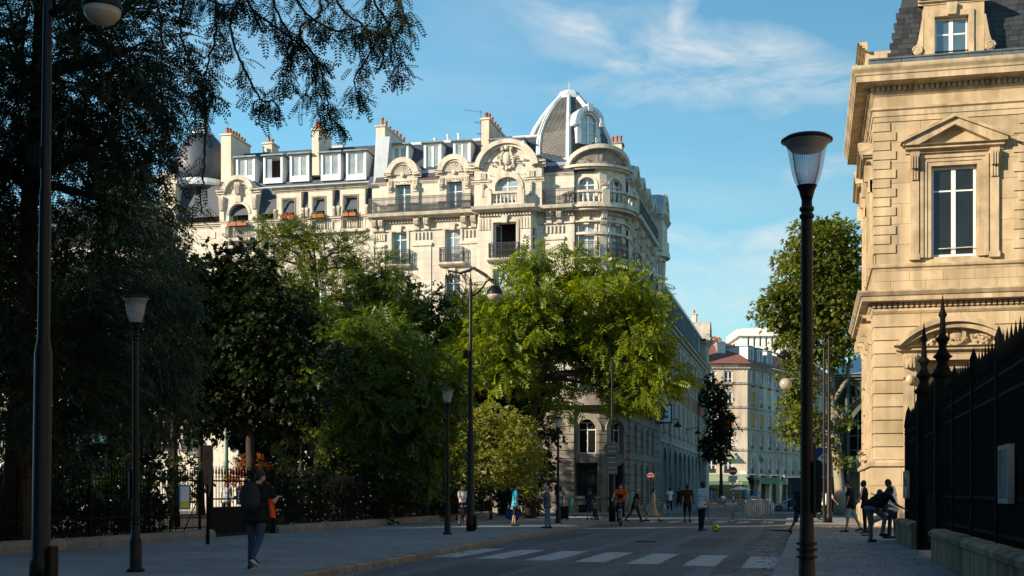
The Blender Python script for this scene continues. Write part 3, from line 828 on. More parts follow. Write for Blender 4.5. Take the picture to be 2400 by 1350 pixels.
# ---- attic storey
at = [(X(946), .52), (X(1066), .52)]
ah = 2.0
wall('attic_wall', MF, xl, BX0 - .2, zb, za, [(c - h_, c + h_, zb + .05, zb + ah) for c, h_ in at], 'stone', cb)
wall('attic_wall', MF, BX1 + .2, xr, zb, za, [], 'stone', cb)
for p, q in ((xl, BX0 - .2), (BX1 + .2, xr)): mb = MB(MF); moulding(mb, p, q, za, za + .22, .2); mb.build('cornice', 'stone_trim', cb)
for c, h_ in at:
    window(MF, c - h_ + .02, c + h_ - .02, zb + .06, zb + ah - .02, cb, b=-.2, transom=.70, lower=.14)
    lu = MB(MF)                               # stone lucarne rising above the eaves
    lu.box(c - 1.1, c - h_ - .02, -.9, .16, zb + .03, za + .25).box(c + h_ + .02, c + 1.1, -.9, .16, zb + .03, za + .25).box(c - h_ - .02, c + h_ + .02, -.9, .16, zb + ah, za + .25)
    lu.box(c - 1.02, c + 1.02, -.9, .12, za + .25, za + .75)
    o = lu.build('lucarne', 'stone', cb)
    mb = MB(MF); moulding(mb, c - 1.28, c - .78, za + .45, za + .75, .3, .14); moulding(mb, c + .78, c + 1.28, za + .45, za + .75, .3, .14)
    mb.arch(c, za + .6, .8, 1.14, -.9, .36, 0, 180, 16, .85, 1.2).arch(c, za + .6, .68, .8, -.2, .26, 0, 180, 16, .72, .85)
    mb.build('arched_pediment', 'stone_trim', o)
    mb = MB(MF); mb.prism([(c + .7 * math.cos(R(a)), za + .58 + .74 * math.sin(R(a))) for a in range(0, 181, 15)], -.3, .13)
    for a in range(8, 180, 16):               # carved shell
        t = R(a); mb.tube([(c + .14 * math.cos(t), .16, za + .62 + .14 * math.sin(t)), (c + .62 * math.cos(t), .2, za + .62 + .62 * math.sin(t))], [.03, .085], 5)
    mb.ball((c, .2, za + .62), (.16, .12, .16), 8, 5)
    mb.build('shell_carving', 'stone_trim', o)
    mb = MB(MF)
    for s in (-1, 1):
        for t in range(3): mb.box(c + s * .87 - .12 + t * .1, c + s * .87 - .06 + t * .1, .16, .24, za - .35, za + .3)
        console(mb, c + s * .87, za - .55, za - .1, .26, .16, .2)
    scrolls(mb, c, za + .12, 1.2, .42, .16, int(c * 3), 3, .12)
    mb.build('bracket', 'stone_trim', o, kind='stuff')
# ---- bay's great arched pediment
MB2 = FrY(Y0 - BD + .1)
ba0, ba1 = X(1108), X(1284)
bc = X(1194)
wa = .78
zt = za + .55
ops3 = [(bc - wa, bc + wa, zb + .1, zb + 1.95)]
bay = wall('bay_wall', MB2, ba0 + .25, ba1 - .25, zb, zt, ops3, 'stone', cb)
mb = MB(MF); mb.box(ba0 + .25, ba0 + .27, -1.2, BD - .1, zb, zt).box(ba1 - .27, ba1 - .25, -1.2, BD - .1, zb, zt)
mb.build('bay_side', 'stone', cb)
window(MB2, bc - wa + .02, bc + wa - .02, zb + .12, zb + 1.93, cb, b=-.22, transom=.70, glass='pane_curtain')
mb = MB(MB2)                                  # basket-arch head of the opening
for s in (-1, 1):
    pts = [(bc + s * wa, zb + 1.95), (bc + s * wa, zb + 1.42)] + [(bc + s * (wa - .62 * (1 - math.cos(R(a)))), zb + 1.42 + .53 * math.sin(R(a))) for a in (20, 40, 60, 80, 90)]
    mb.prism(pts, -.3, -.004)
mb.build('arch_spandrel', 'stone', bay)
mb = MB(MB2)
mb.arch(bc, zb + 1.35, wa + .02, wa + .3, 0, .1, 0, 180, 18, .62, .95)
mb.box(bc - wa - .3, bc - wa - .02, 0, .1, zb + .1, zb + 1.35).box(bc + wa + .02, bc + wa + .3, 0, .1, zb + .1, zb + 1.35)
mb.build('window_surround', 'stone_trim', bay)
arx, arz = X(1258) - bc + .02, 1.72
mb = MB(MB2)
tym = [(bc + arx * math.cos(R(a)), zt - .15 + arz * math.sin(R(a))) for a in range(0, 181, 10)]
mb.prism(tym, -1.0, -.02)
mb.build('tympanum', 'stone', bay)
mb = MB(MB2)
mb.arch(bc, zt - .15, arx - .02, arx + .3, -1.2, .42, 8, 172, 24, arz - .02, arz + .26)
mb.arch(bc, zt - .15, arx - .2, arx - .02, -.2, .26, 8, 172, 24, arz - .18, arz - .02)
moulding(mb, ba0, bc - arx + .12, zt - .05, zt + .42, .42); moulding(mb, bc + arx - .12, ba1, zt - .05, zt + .42, .42)
moulding(mb, ba0 + .1, bc - wa - .32, zb + 1.6, zb + 1.84, .2, steps=2); moulding(mb, bc + wa + .32, ba1 - .1, zb + 1.6, zb + 1.84, .2, steps=2)
mb.build('arched_pediment', 'stone_trim', bay)
mb = MB(MB2)
cartouche(mb, bc, zt + .62, 1.0, 1.25, .0, .24)
scrolls(mb, bc, zt + .42, 2.9, 1.0, .02, 5, 7, .2); scrolls(mb, bc, zb + 2.12, 2.4, .4, .02, 9, 6, .1)
for s in (-1, 1):
    for t in range(5): mb.ball((bc + s * 1.62, .1, zb + 1.5 - t * .17), (.16 - .015 * t, .13, .12), 7, 4)
    for t in range(3): mb.box(bc + s * 1.62 - .18 + t * .14, bc + s * 1.62 - .1 + t * .14, 0, .1, zb + 1.9, zb + 2.3)
mb.build('pediment_carving', 'stone_trim', bay, kind='stuff')
MB(MB2).box(ba0 + .1, ba1 - .1, -1.4, .05, zt + .42, zt + .5).build('roof_flat', 'zinc', bay)
# baluster profile used on the stone balustrades
def balmesh(h):
    return MB().lathe([(.07, 0), (.07, .06), (.045, .09), (.095, h * .34), (.085, h * .42), (.04, h * .72), (.055, h * .78), (.04, h * .82), (.07, h * .9), (.07, h)], n=8).mesh('baluster', 'stone_trim', True)
BAL = balmesh(.62)
def balustrade(M, a0, a1, b, z, parent, n, posts=True):
    mb = MB(M); mb.box(a0, a1, b - .13, b + .13, z, z + .14).box(a0 - .03, a1 + .03, b - .15, b + .15, z + .76, z + .92)
    if posts:
        for aa in (a0 - .2, a1 + .2):
            mb.box(aa - .24, aa + .24, b - .2, b + .2, z, z + .98); mb.ball((aa, b, z + 1.02), (.24, .2, .16), 10, 6)
    o = mb.build('balustrade', 'stone_trim', parent)
    for k in range(n):
        p = M @ Vector((a0 + (k + .5) * (a1 - a0) / n, b, z + .14)); link('baluster', BAL, o, loc=p)
    return o
balustrade(MBAY, X(1162), X(1224), .46, zb, cb, 7)
# ---- rotunda
PHI = [(-62, -20, 0), (-20, 22, 1), (22, 33, 0), (33, 73, 1), (73, 112, 0)]
def facet(p0, p1, r=RR):
    a, b_ = R(p0), R(p1)
    A = RC + Vector((math.sin(a), -math.cos(a))) * r; B = RC + Vector((math.sin(b_), -math.cos(b_))) * r
    s_ = (B - A).normalized(); n_ = Vector((s_.y, -s_.x))
    return Fr2(A.x, A.y, s_.x, s_.y, n_.x, n_.y), (B - A).length
for p0, p1, win in PHI:
    m_, l = facet(p0, p1)
    c = l / 2
    wall('rotunda_wall', m_, 0, l, 7.3, zb - .3, [(c - .52, c + .52, s, s + zh) for s in zs] if win else [], 'stone', cb)
    wall('rotunda_wall', m_, 0, l, zb, za + .55, [(c - .54, c + .54, zb + .35, zb + 1.85)] if win else [], 'stone', cb)
    if win:
        for i, s in enumerate(zs):
            window(m_, c - .5, c + .5, s + .02, s + zh - .02, cb, glass='pane_curtain', transom=.74)
            surround(m_, c, .52, s, zh, cb)
            railing(m_, c - .78, c + .78, .44, s, s + 1.0, cb)
        window(m_, c - .52, c + .52, zb + .37, zb + 1.83, cb, transom=.72)
        mb = MB(m_)
        for s in (-1, 1):
            pts = [(c + s * .54, zb + 1.85), (c + s * .54, zb + 1.5)] + [(c + s * (.54 - .3 * (1 - math.cos(R(a)))), zb + 1.5 + .35 * math.sin(R(a))) for a in (30, 60, 90)]
            mb.prism(pts, -.3, -.004)
        mb.arch(c, zb + 1.3, .56, .74, 0, .06, 0, 180, 14, .6, .76).box(c - .74, c - .56, 0, .06, zb + .3, zb + 1.3).box(c + .56, c + .74, 0, .06, zb + .3, zb + 1.3)
        mb.build('window_surround', 'stone_trim', cb)
    else:
        mb = MB(m_); console(mb, c, 18.8, 19.7, .4, 0, .35)
        if l < 1: scrolls(mb, c, zb + 1.5, .5, .7, .05, 4, 3, .16)
        mb.build('bracket', 'stone_trim', cb, kind='stuff')
a0_, a1_ = R(-62), R(112)
mb = MB(); mb.arcring(RC, RR - .1, RR + .55, zb - .34, zb - .18, a0_, a1_, 20).arcring(RC, RR - .1, RR + .72, zb - .18, zb - .0, a0_, a1_, 20).arcring(RC, RR - .1, RR + .1, 18.2, 18.36, a0_, a1_, 20).arcring(RC, RR - .1, RR + .16, 19.0, 19.1, a0_, a1_, 20)
mb.build('balcony_slab', 'stone_trim', cb)
mb = MB()
for k in range(44):
    p = a0_ + (a1_ - a0_) * k / 43; x, y = RC.x + (RR + .1) * math.sin(p), RC.y - (RR + .1) * math.cos(p)
    mb.box(x - .05, x + .05, y - .05, y + .05, 19.48, 19.64)
mb.build('dentil_band', 'stone_trim', cb, kind='stuff')
mb = MB(); r_ = RR + .52
mb.arcring(RC, r_ - .13, r_ + .13, zb, zb + .14, R(-48), R(92), 24).arcring(RC, r_ - .16, r_ + .16, zb + .76, zb + .9, R(-48), R(92), 24)
for a in (-48, 27, 92):
    x, y = RC.x + r_ * math.sin(R(a)), RC.y - r_ * math.cos(R(a)); mb.cbox((x, y, zb + .48), (.5, .36, .96), Matrix.Rotation(R(a), 3, 'Z')); mb.ball((x, y, zb + 1.0), (.24, .22, .15), 10, 6)
o = mb.build('balustrade', 'stone_trim', cb)
for k in range(20):
    a = R(-42 + k * 6.8)
    if abs(math.degrees(a) - 27) < 6: continue
    link('baluster', BAL, o, loc=(RC.x + r_ * math.sin(a), RC.y - r_ * math.cos(a), zb + .14))
# rotunda's curved arched pediment: an arch bent round the cylinder
def bent_arch(name, m, r0, r1, zlo, amp0, amp1, half0, half1, ph, parent, solid=False):
    mb = MB(); n = 22; vs = []; fs = []
    for i in range(n + 1):
        t = math.pi * i / n
        for k4, (hf, am, rr) in enumerate(((half0, amp0, r0), (half0, amp0, r1), (half1, amp1, r1), (half1, amp1, r0))):
            if solid and k4 < 2: p = R(ph) + R(half1) * math.cos(t); z = zlo
            else: p = R(ph) + R(hf) * math.cos(t); z = zlo + am * math.sin(t)
            vs.append((RC.x + rr * math.sin(p), RC.y - rr * math.cos(p), z))
    for i in range(n):
        for j in range(4): fs.append((4 * i + j, 4 * i + (j + 1) % 4, 4 * i + 4 + (j + 1) % 4, 4 * i + 4 + j))
    mb.add(vs, fs); return mb.build(name, m, parent)
zr = za + .5
rw = bent_arch('tympanum', 'stone_drab', RR - .5, RR + .02, zr, .0, 1.35, 52, 52, 26, cb, True)
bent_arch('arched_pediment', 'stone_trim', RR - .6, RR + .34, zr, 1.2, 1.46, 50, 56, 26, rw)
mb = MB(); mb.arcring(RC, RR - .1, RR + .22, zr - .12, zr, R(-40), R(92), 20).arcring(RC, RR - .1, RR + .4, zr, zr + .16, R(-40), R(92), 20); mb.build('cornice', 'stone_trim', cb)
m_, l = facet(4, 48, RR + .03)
mb = MB(m_); cartouche(mb, l / 2, zr + .68, .75, .95, .0, .2); mb.build('pediment_carving', 'stone_drab', rw)
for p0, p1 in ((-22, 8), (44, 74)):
    m_, l = facet(p0, p1, RR + .04); mb = MB(m_); scrolls(mb, l / 2, zr + .42, l * .95, .45, .0, p0, 4, .16); mb.build('pediment_carving', 'stone_drab', rw, kind='stuff')
# ---- lower cornice with second-storey balcony, then rusticated ground floor
zg = 7.3
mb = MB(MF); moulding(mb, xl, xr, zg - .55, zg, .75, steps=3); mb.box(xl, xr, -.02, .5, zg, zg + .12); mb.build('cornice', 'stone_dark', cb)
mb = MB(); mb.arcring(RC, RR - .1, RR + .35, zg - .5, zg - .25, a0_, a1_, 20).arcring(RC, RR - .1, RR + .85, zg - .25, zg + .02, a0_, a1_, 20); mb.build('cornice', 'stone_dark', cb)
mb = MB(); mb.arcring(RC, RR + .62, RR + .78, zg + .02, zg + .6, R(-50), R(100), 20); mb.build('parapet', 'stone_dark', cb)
# courses of the ground floor, joint by joint
nc = 12; ch = (zg - .55 - .5) / nc
RB = RR + .12
def courses(m_, l, ops, bb=.12):
    for k in range(nc):
        z0 = .5 + k * ch; segs = [(0, l)]
        for (p, q, r, s) in ops:
            if r < z0 + ch - .02 and s > z0 + .02:
                ns = []
                for u, v in segs:
                    if q <= u or p >= v: ns.append((u, v)); continue
                    if p > u + .05: ns.append((u, p))
                    if q < v - .05: ns.append((q, v))
                segs = ns
        for u, v in segs:
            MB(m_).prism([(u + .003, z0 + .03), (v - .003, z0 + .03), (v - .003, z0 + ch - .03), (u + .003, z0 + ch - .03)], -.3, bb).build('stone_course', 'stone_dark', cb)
    wall('ground_wall', m_, 0, l, 0, zg - .4, ops, 'stone_drab', cb, depth=.5, b=bb - .07)
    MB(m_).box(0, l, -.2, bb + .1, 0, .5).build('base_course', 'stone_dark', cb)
mfr, l = facet(-62, -20, RR); 
opg = {0: [], 1: None}
gb = Fr2(xl, Y0, 1, 0, 0, -1)
lf = xr - xl
gops = [(a, a + 1.5, 3.9, 6.1) for a in (1.5, 5.2, 8.8)] + [(a, a + 1.5, 1.0, 3.1) for a in (1.5, 5.2)] + [(8.7, 10.3, .5, 3.3)]
courses(gb, lf, gops)
for p, q, r, s in gops: window(gb, p, q, r, s, cb, b=-.35, glass='pane_dark', frame='zinc_dark')
for p0, p1, win in PHI:
    m_, l = facet(p0, p1); c = l / 2
    if win:
        op = [(c - .62, c + .62, 3.95, 6.2), (c - .72, c + .72, 1.2, 3.35), (c - .55, c + .55, .0, .48)][:2]
        courses(m_, l, op)
        window(m_, c - .58, c + .58, 3.97, 6.0, cb, b=-.3, glass='pane_dark')
        mb = MB(m_)
        for s in (-1, 1):
            mb.prism([(c + s * .62, 6.22), (c + s * .62, 5.45)] + [(c + s * .62 * math.cos(R(a)), 5.45 + .72 * math.sin(R(a))) for a in (25, 50, 70, 90)] + [(c, 6.22)], -.28, .045)
        mb.build('arch_spandrel', 'stone_dark', cb)
        mb = MB(m_)
        for a in range(-10, 191, 20): 
            t = R(a); 
        mb.arch(c, 5.45, .64, 1.0, .05, .16, 0, 180, 16, .74, 1.1); mb.build('arch_stones', 'stone_dark', cb)
        window(m_, c - .7, c + .7, 1.22, 3.33, cb, b=-.4, glass='pane', frame='zinc_dark')
        for t in range(12):
            a = c - .66 + t * .12; MB(m_).box(a - .018, a + .018, -.06, -.02, 1.22, 3.33).build('window_bar', 'iron', cb)
        MB(m_).box(c - .9, c + .9, .12, .3, 1.02, 1.18).build('sill', 'stone_dark', cb)
        MB(m_).box(c - .5, c + .5, .21, .23, .12, .62).build('cellar_grille', 'iron', cb)
    else: courses(m_, l, [])
# street-name plates and a stencilled notice on the corner stone
m_, l = facet(-62, -20)
for zz in (4.3, 2.75):
    pl = MB(m_); pl.prism([(l * .52 - .28, zz - .22), (l * .52 + .28, zz - .22), (l * .52 + .28, zz + .14), (l * .52 + .15, zz + .2), (l * .52 + .1, zz + .3), (l * .52 - .1, zz + .3), (l * .52 - .15, zz + .2), (l * .52 - .28, zz + .14)], .12, .15)
    o = pl.build('street_plate', 'sign_blue', cb)
    MB(m_).box(l * .52 - .1, l * .52 + .1, .15, .153, zz + .02, zz + .07).build('lettering', 'letter_white', o)
    MB(m_).box(l * .52 - .2, l * .52 + .2, .15, .153, zz - .12, zz - .05).build('lettering', 'letter_white', o)
mb = MB(m_); mb.box(l * .86 - .2, l * .86 + .1, .12, .124, 1.42, 1.46).box(l * .86 - .2, l * .86 + .14, .12, .124, 1.34, 1.37).box(l * .86 + .12, l * .86 + .2, .12, .124, 1.4, 1.58)
mb.build('stencil', 'letter_dark', cb)
# ---- side-street facade
MX = FrX(X0)
ys0 = RC.y + .6
bays = [ys0 + 2.3, ys0 + 5.6, ys0 + 8.9, ys0 + 12.2]
ops = [(c - .5, c + .5, s, s + zh) for c in bays for s in zs]
wall('wall', MX, ys0 - .3, YE, zg, zb - .3, ops, 'stone', cb)
wall('attic_wall', MX, ys0 - .3, YE, zb, za, [(c - .5, c + .5, zb + .05, zb + 1.9) for c in bays], 'stone', cb)
for c in bays:
    for s in zs:
        window(MX, c - .48, c + .48, s + .02, s + zh - .02, cb); surround(MX, c, .5, s, zh, cb); railing(MX, c - .74, c + .74, .44, s, s + 1, cb, fancy=False, step=.12)
    window(MX, c - .48, c + .48, zb + .06, zb + 1.88, cb)
    lu = MB(MX); lu.box(c - 1.0, c - .52, -.9, .14, zb + .03, za + .3).box(c + .52, c + 1.0, -.9, .14, zb + .03, za + .3).box(c - .52, c + .52, -.9, .14, zb + 1.92, za + .3).box(c - .95, c + .95, -.9, .1, za + .3, za + .7)
    o = lu.build('lucarne', 'stone', cb)
    mb = MB(MX); moulding(mb, c - 1.2, c + 1.2, za + .35, za + .65, .3, .12); mb.arch(c, za + .6, .72, 1.06, -1.3, .36, 0, 180, 14, .75, 1.1); mb.build('arched_pediment', 'stone_trim', o)
    mb = MB(MX); mb.prism([(c + .74 * math.cos(R(a)), za + .6 + .77 * math.sin(R(a))) for a in range(0, 181, 15)], -1.0, .05); scrolls(mb, c, za + .9, 1.1, .5, .05, 3, 3, .14); mb.build('tympanum', 'stone_trim', o)
    MB(MX).arch(c, za + .62, 1.0, 1.1, -2.0, .1, 0, 180, 14, 1.04, 1.16).build('lucarne_roof', 'zinc', o)
    mb = MB(MX); console(mb, c - 1.3, 18.8, 19.7, .36, 0, .5); console(mb, c + 1.3, 18.8, 19.7, .36, 0, .5); mb.build('bracket', 'stone_trim', cb, kind='stuff')
mb = MB(MX); mb.sweep(prof, ys0 + .4, bays[-1] - 1.3); moulding(mb, ys0, YE, 18.1, 18.35, .14); moulding(mb, ys0 - .3, YE, za, za + .2, .2); mb.build('balcony_slab', 'stone_trim', cb)
railing(MX, ys0 + .5, bays[-1] - 1.4, .7, zb, zb + 1.05, cb, fancy=True, step=.14)
# end bay of the side street: bowed front and tall arched gable
eb = thing_dummy = None
EC = Vector((X0 - .95, YE - 2.4)); ER = 1.6
mb = MB(); mb.arcring(EC, ER - .3, ER, zg, 19.7, R(0), R(180), 16); mb.build('bow_front', 'stone', cb)
mb = MB(); mb.arcring(EC, ER - .2, ER + .5, zb - .36, zb, R(0), R(180), 16).arcring(EC, ER - .2, ER + .14, 18.1, 18.3, R(0), R(180), 16).arcring(EC, ER + .2, ER + .42, zb, zb + .8, R(0), R(180), 16).arcring(EC, ER - .2, ER + .16, 19.4, 19.7, R(0), R(180), 16)
for k in range(14):
    a = R(6 + k * 13); x, y = EC.x + (ER + .05) * math.sin(a), EC.y - (ER + .05) * math.cos(a); mb.tube([(x, y, 18.4), (x, y, 19.3)], [.08, .12], 6)
mb.build('bow_balcony', 'stone_trim', cb)
for a in (35, 90):
    a_ = R(a); n_ = Vector((math.sin(a_), -math.cos(a_))); s_ = Vector((math.cos(a_), math.sin(a_))); q = EC + n_ * (ER + .02)
    mw = Fr2(q.x, q.y, s_.x, s_.y, n_.x, n_.y)
    for s in zs: window(mw, -.42, .42, s + .3, s + zh, cb, b=.03, mull=.06)
c = EC.y
lu = MB(MX); lu.box(c - 1.7, c + 1.7, -.8, .75, zb, za + .7); o = lu.build('lucarne', 'stone', cb)
mb = MB(MX); moulding(mb, c - 2.0, c + 2.0, za + .35, za + .75, .3, .75); mb.arch(c, za + .75, 1.25, 1.7, -1.6, .95, 0, 180, 16, 1.35, 1.8); mb.prism([(c + 1.27 * math.cos(R(a)), za + .75 + 1.37 * math.sin(R(a))) for a in range(0, 181, 15)], -1.0, .7); cartouche(mb, c, za + 1.1, .8, .9, .72, .25); mb.build('arched_pediment', 'stone_trim', o)
MB(MX).arch(c, za + .78, 1.6, 1.76, -2.4, .8, 0, 180, 16, 1.7, 1.86).build('lucarne_roof', 'zinc', o)
window(MX, c - .6, c + .6, zb + .1, zb + 1.9, o, b=.79)
# ground floor of the side street
gx = Fr2(X0, ys0 - .3, 0, 1, 1, 0)
L_ = YE - ys0 + .3
gops = [(a, a + 1.5, .2, 3.4) for a in (2.2, 5.5, 8.8, 12.1)] + [(a, a + 1.4, 4.2, 6.0) for a in (2.2, 5.5, 8.8, 12.1)]
courses(gx, L_, gops)
for p, q, r, s in gops: window(gx, p, q, r, s, cb, b=-.35, glass='pane_dark', frame='zinc_dark')
mb = MB(MX); moulding(mb, ys0, YE, zg - .55, zg, .9, steps=3); mb.build('cornice', 'stone_dark', cb)
railing(MX, ys0 + .3, YE - .4, .8, zg, zg + 1.0, cb, fancy=True, step=.14)
# ---- roofs
def rbox(name, pts, faces, m, parent): 
    mb = MB(); mb.add(pts, faces); return mb.build(name, m, parent)
zk = Z(338, 1000, -2.6)                       # break of the mansard
yb = Y0 + 2.6
xr2 = RC.x + .6
rbox('mansard_roof', [(xl, Y0 + .1, za + .2), (xr2, Y0 + .1, za + .2), (xr2, yb, zk), (xl, yb, zk), (xl, Y0 + 9, zk + .5), (xr2, Y0 + 9, zk + .5)], [(0, 1, 2, 3)], 'slate', cb)
rbox('roof_top', [(xl, yb, zk), (xr2, yb, zk), (X0 - 2.4, Y0 + 9, zk + .6), (xl, Y0 + 9, zk + .6), (X0 - 2.4, YE, zk + .6), (xl + 6, YE, zk + .6)], [(0, 1, 2, 3), (3, 2, 4, 5)], 'zinc', cb)
rbox('mansard_roof', [(X0 - .1, RC.y + .3, za + .2), (X0 - .1, YE, za + .2), (X0 - 2.4, YE, zk + .55), (X0 - 2.4, RC.y + .3, zk + .55)], [(0, 1, 2, 3)], 'slate', cb)
rbox('end_gable', [(X0, YE, zg), (X0, YE, za + .2), (X0 - 2.4, YE, zk + .5), (X0 - 12, YE, zk + .5), (X0 - 12, YE, zg)], [(0, 1, 2, 3, 4)], 'render_beige', cb)
mb = MB(MF); mb.tube([(xl, -2.55, zk + .05), (xr2, -2.55, zk + .05)], .11, 8); mb.box(xl, xr2, -2.9, -2.6, zk, zk + .08); mb.build('ridge_roll', 'zinc_pale', cb)
# small purple slate aprons above the attic wall
for p, q in ((X(972), X(1035)), (X(1098), X(1112)), (X(880), X(905)), (BX1 + .3, xr)):
    rbox('slate_apron', [(p, Y0 - .18, za + .22), (q, Y0 - .18, za + .22), (q, Y0 + .25, za + .78), (p, Y0 + .25, za + .78)], [(0, 1, 2, 3)], 'slate_purple', cb)
    rbox('apron_flashing', [(p, Y0 + .2, za + .76), (q, Y0 + .2, za + .76), (q, Y0 + .3, za + 1.0), (p, Y0 + .3, za + 1.0)], [(0, 1, 2, 3)], 'zinc', cb)
# zinc dormers
for (p0, p1, q0, q1) in ((916, 957, 341, 396), (993, 1034, 337, 398), (1062, 1103, 333, 390), (1150, 1184, 330, 372), (1189, 1228, 328, 372)):
    bf = -.95
    a0, z1 = P(p0, q0, bf); a1, z0 = P(p1, q1, bf)
    dormer(MF, a0, a1, z0, z1, bf, -2.75, cb, glass='pane_curtain', lo=.06, frame=.16)
# chimneys
def chim(px0, px1, py0, py1, b, dep, parent, m, pots, seed, nm='chimney'):
    a0, z1 = P(px0, py0, b); a1, z0 = P(px1, py1, b)
    return chimney(nm, MF, a0, a1, b - dep, b, z0, z1, parent, m, pots, 'b', seed=seed)
chim(1128, 1146, 281, 385, -1.3, 4.6, cb, 'render_beige', 6, 1)
chim(881, 902, 298, 372, -1.6, 5.6, cb, 'render_white', 7, 2)
pa = MB(MF); a0, z1 = P(879, 352, -.3); a1, z0 = P(899, 440, -.3)
pa.prism([(a0 - .1, za - .4), (a1 + .25, za - .4), (a1 + .25, za + .9), (a1 + .5, zk), (a0 + .1, zk)], -3.0, -.15)
pa.build('party_wall', 'zinc', cb)
# chimney right of the dome
q = onY(1432, 345, 92); mt = Matrix.Translation((0, 0, 0))
MC = FrY(92.0)
q0 = onY(1429, 338, 92); q1 = onY(1457, 400, 92)
chimney('chimney', MC, q0.x, q1.x, -1.0, 0, q1.z - 2, q0.z, cb, 'render_beige', 3, 'a', 'stone_dark', 5)
q0 = onX(1508, 425, X0 - 1.2); 
MB().box(X0 - 3.2, X0 - 1.2, q0.y, q0.y + .8, za, q0.z).build('chimney', 'render_white', cb)
# vents and aerial
for px, py in ((1050, 320), (1075, 317), (1020, 328)):
    p = onY(px, py, Y0 + 3.2); MB().lathe([(.07, -.9), (.07, 0), (.13, .02), (.13, .1), (.02, .14)], p, 8).build('roof_vent', 'zinc_pale', cb)
p = onY(1127, 262, Y0 + 1.4)
mb = MB(); mb.tube([(p.x, p.y, p.z - 2.6), (p.x, p.y, p.z + .1)], .02, 5)
for zz, L1 in ((0.0, 1.25), (-.75, .5), (-1.5, .3)):
    mb.tube([(p.x - L1, p.y, p.z + zz + .18 * L1), (p.x + .1, p.y, p.z + zz - .03)], .014, 4)
    for t in range(5): mb.tube([(p.x - L1 * t / 5, p.y - .2, p.z + zz + .18 * L1 * t / 5), (p.x - L1 * t / 5, p.y + .2, p.z + zz + .18 * L1 * t / 5)], .01, 4)
mb.build('aerial', 'sign_grey', cb)
# ---- dome
DY = 85.9
pc = onY(1334, 395, DY); DC = Vector((pc.x, DY))
zz = lambda py: onY(1334, py, DY).z
hs = (onY(1434, 395, DY) - onY(1334, 395, DY)).x / 100
prof_d = [(zz(400), 97), (zz(360), 96), (zz(330), 91), (zz(300), 77), (zz(275), 61), (zz(252), 43), (zz(232), 24)]
n8 = 8; ph0 = R(9.5)                          # a rib faces the square
def dpt(k, i, extra=0.0):
    a = ph0 + k * 2 * math.pi / n8; r = prof_d[i][1] * hs + extra
    return (DC.x + r * math.sin(a), DC.y - r * math.cos(a), prof_d[i][0])
dome = MB()
vs = [dpt(k, i) for i in range(len(prof_d)) for k in range(n8)]
fs = [(i * n8 + k, i * n8 + (k + 1) % n8, (i + 1) * n8 + (k + 1) % n8, (i + 1) * n8 + k) for i in range(len(prof_d) - 1) for k in range(n8)]
dome.add(vs, fs); dm = dome.build('dome', 'slate_dome', cb)
for k in range(n8):
    mb = MB(); a = ph0 + k * 2 * math.pi / n8; nn = Vector((math.sin(a), -math.cos(a), 0)); ss = Vector((math.cos(a), math.sin(a), 0))
    vs = []; fs = []
    for i in range(len(prof_d)):
        p = Vector(dpt(k, i)); wd = .2 - .08 * i / 6
        vs += [p - ss * wd - nn * .1, p - ss * wd + nn * .1, p + ss * wd + nn * .1, p + ss * wd - nn * .1]
    for i in range(len(prof_d) - 1):
        for j in range(4): fs.append((4 * i + j, 4 * i + (j + 1) % 4, 4 * i + 4 + (j + 1) % 4, 4 * i + 4 + j))
    mb.add(vs, fs)
    mb.tube([Vector(dpt(k, i)) + nn * .13 for i in range(len(prof_d))], [.09] * len(prof_d), 6)
    mb.build('rib', 'zinc_pale', dm)
r_ = 27 * hs
MB().lathe([(r_ * 1.08, -.1), (r_ * 1.12, .12), (r_ * .98, .16), (r_ * .92, .34), (r_ * .6, .5), (0.02, .56)], (DC.x, DC.y, prof_d[-1][0]), 8).build('dome_cap', 'zinc_pale', dm)
mb = MB(); mb.tube([(DC.x, DC.y, prof_d[-1][0] + .5), (DC.x, DC.y, prof_d[-1][0] + 1.1)], .02, 5); mb.build('finial', 'zinc_pale', dm)
# drum base and zinc apron below the dome
MB().lathe([(97 * hs + .15, 0), (97 * hs + .35, .0), (97 * hs + .1, .5)], (DC.x, DC.y, prof_d[0][0] - .35), 8, ph0 - math.pi / 2, ph0 + 1.5 * math.pi).build('dome_base', 'zinc', dm)
# zinc lucarne with round head on the dome
az = R(37); n_ = Vector((math.sin(az), -math.cos(az))); s_ = Vector((math.cos(az), math.sin(az)))
zl = zz(362); q = DC + n_ * (95 * hs)
ML = Fr2(q.x, q.y, s_.x, s_.y, n_.x, n_.y)
lw = .84; zc = zz(312)
mb = MB(ML)
mb.box(-lw, -lw + .3, -1.6, .1, zl, zc).box(lw - .3, lw, -1.6, .1, zl, zc).arch(0, zc, lw - .3, lw, -1.8, .1, 0, 180, 16)
mb.arch(0, zc - .05, lw - .02, lw + .22, -1.6, .34, 0, 180, 18); mb.arch(0, zc - .05, lw - .12, lw - .02, -.5, .26, 0, 180, 18)
mb.box(-lw - .28, -lw + .12, -.6, .36, zc - .3, zc - .04).box(lw - .12, lw + .28, -.6, .36, zc - .3, zc - .04)
mb.prism([(-.13, zc + lw - .2), (.13, zc + lw - .2), (.19, zc + lw + .3), (-.19, zc + lw + .3)], -.2, .42)
lo_ = mb.build('zinc_lucarne', 'zinc_pale', dm)
MB(ML).prism([(-lw + .3, zl), (lw - .3, zl)] + [((lw - .3) * math.cos(R(a)), zc + (lw - .3) * math.sin(R(a))) for a in range(0, 181, 15)], -.12, -.08).build('pane', 'pane_curtain', lo_)
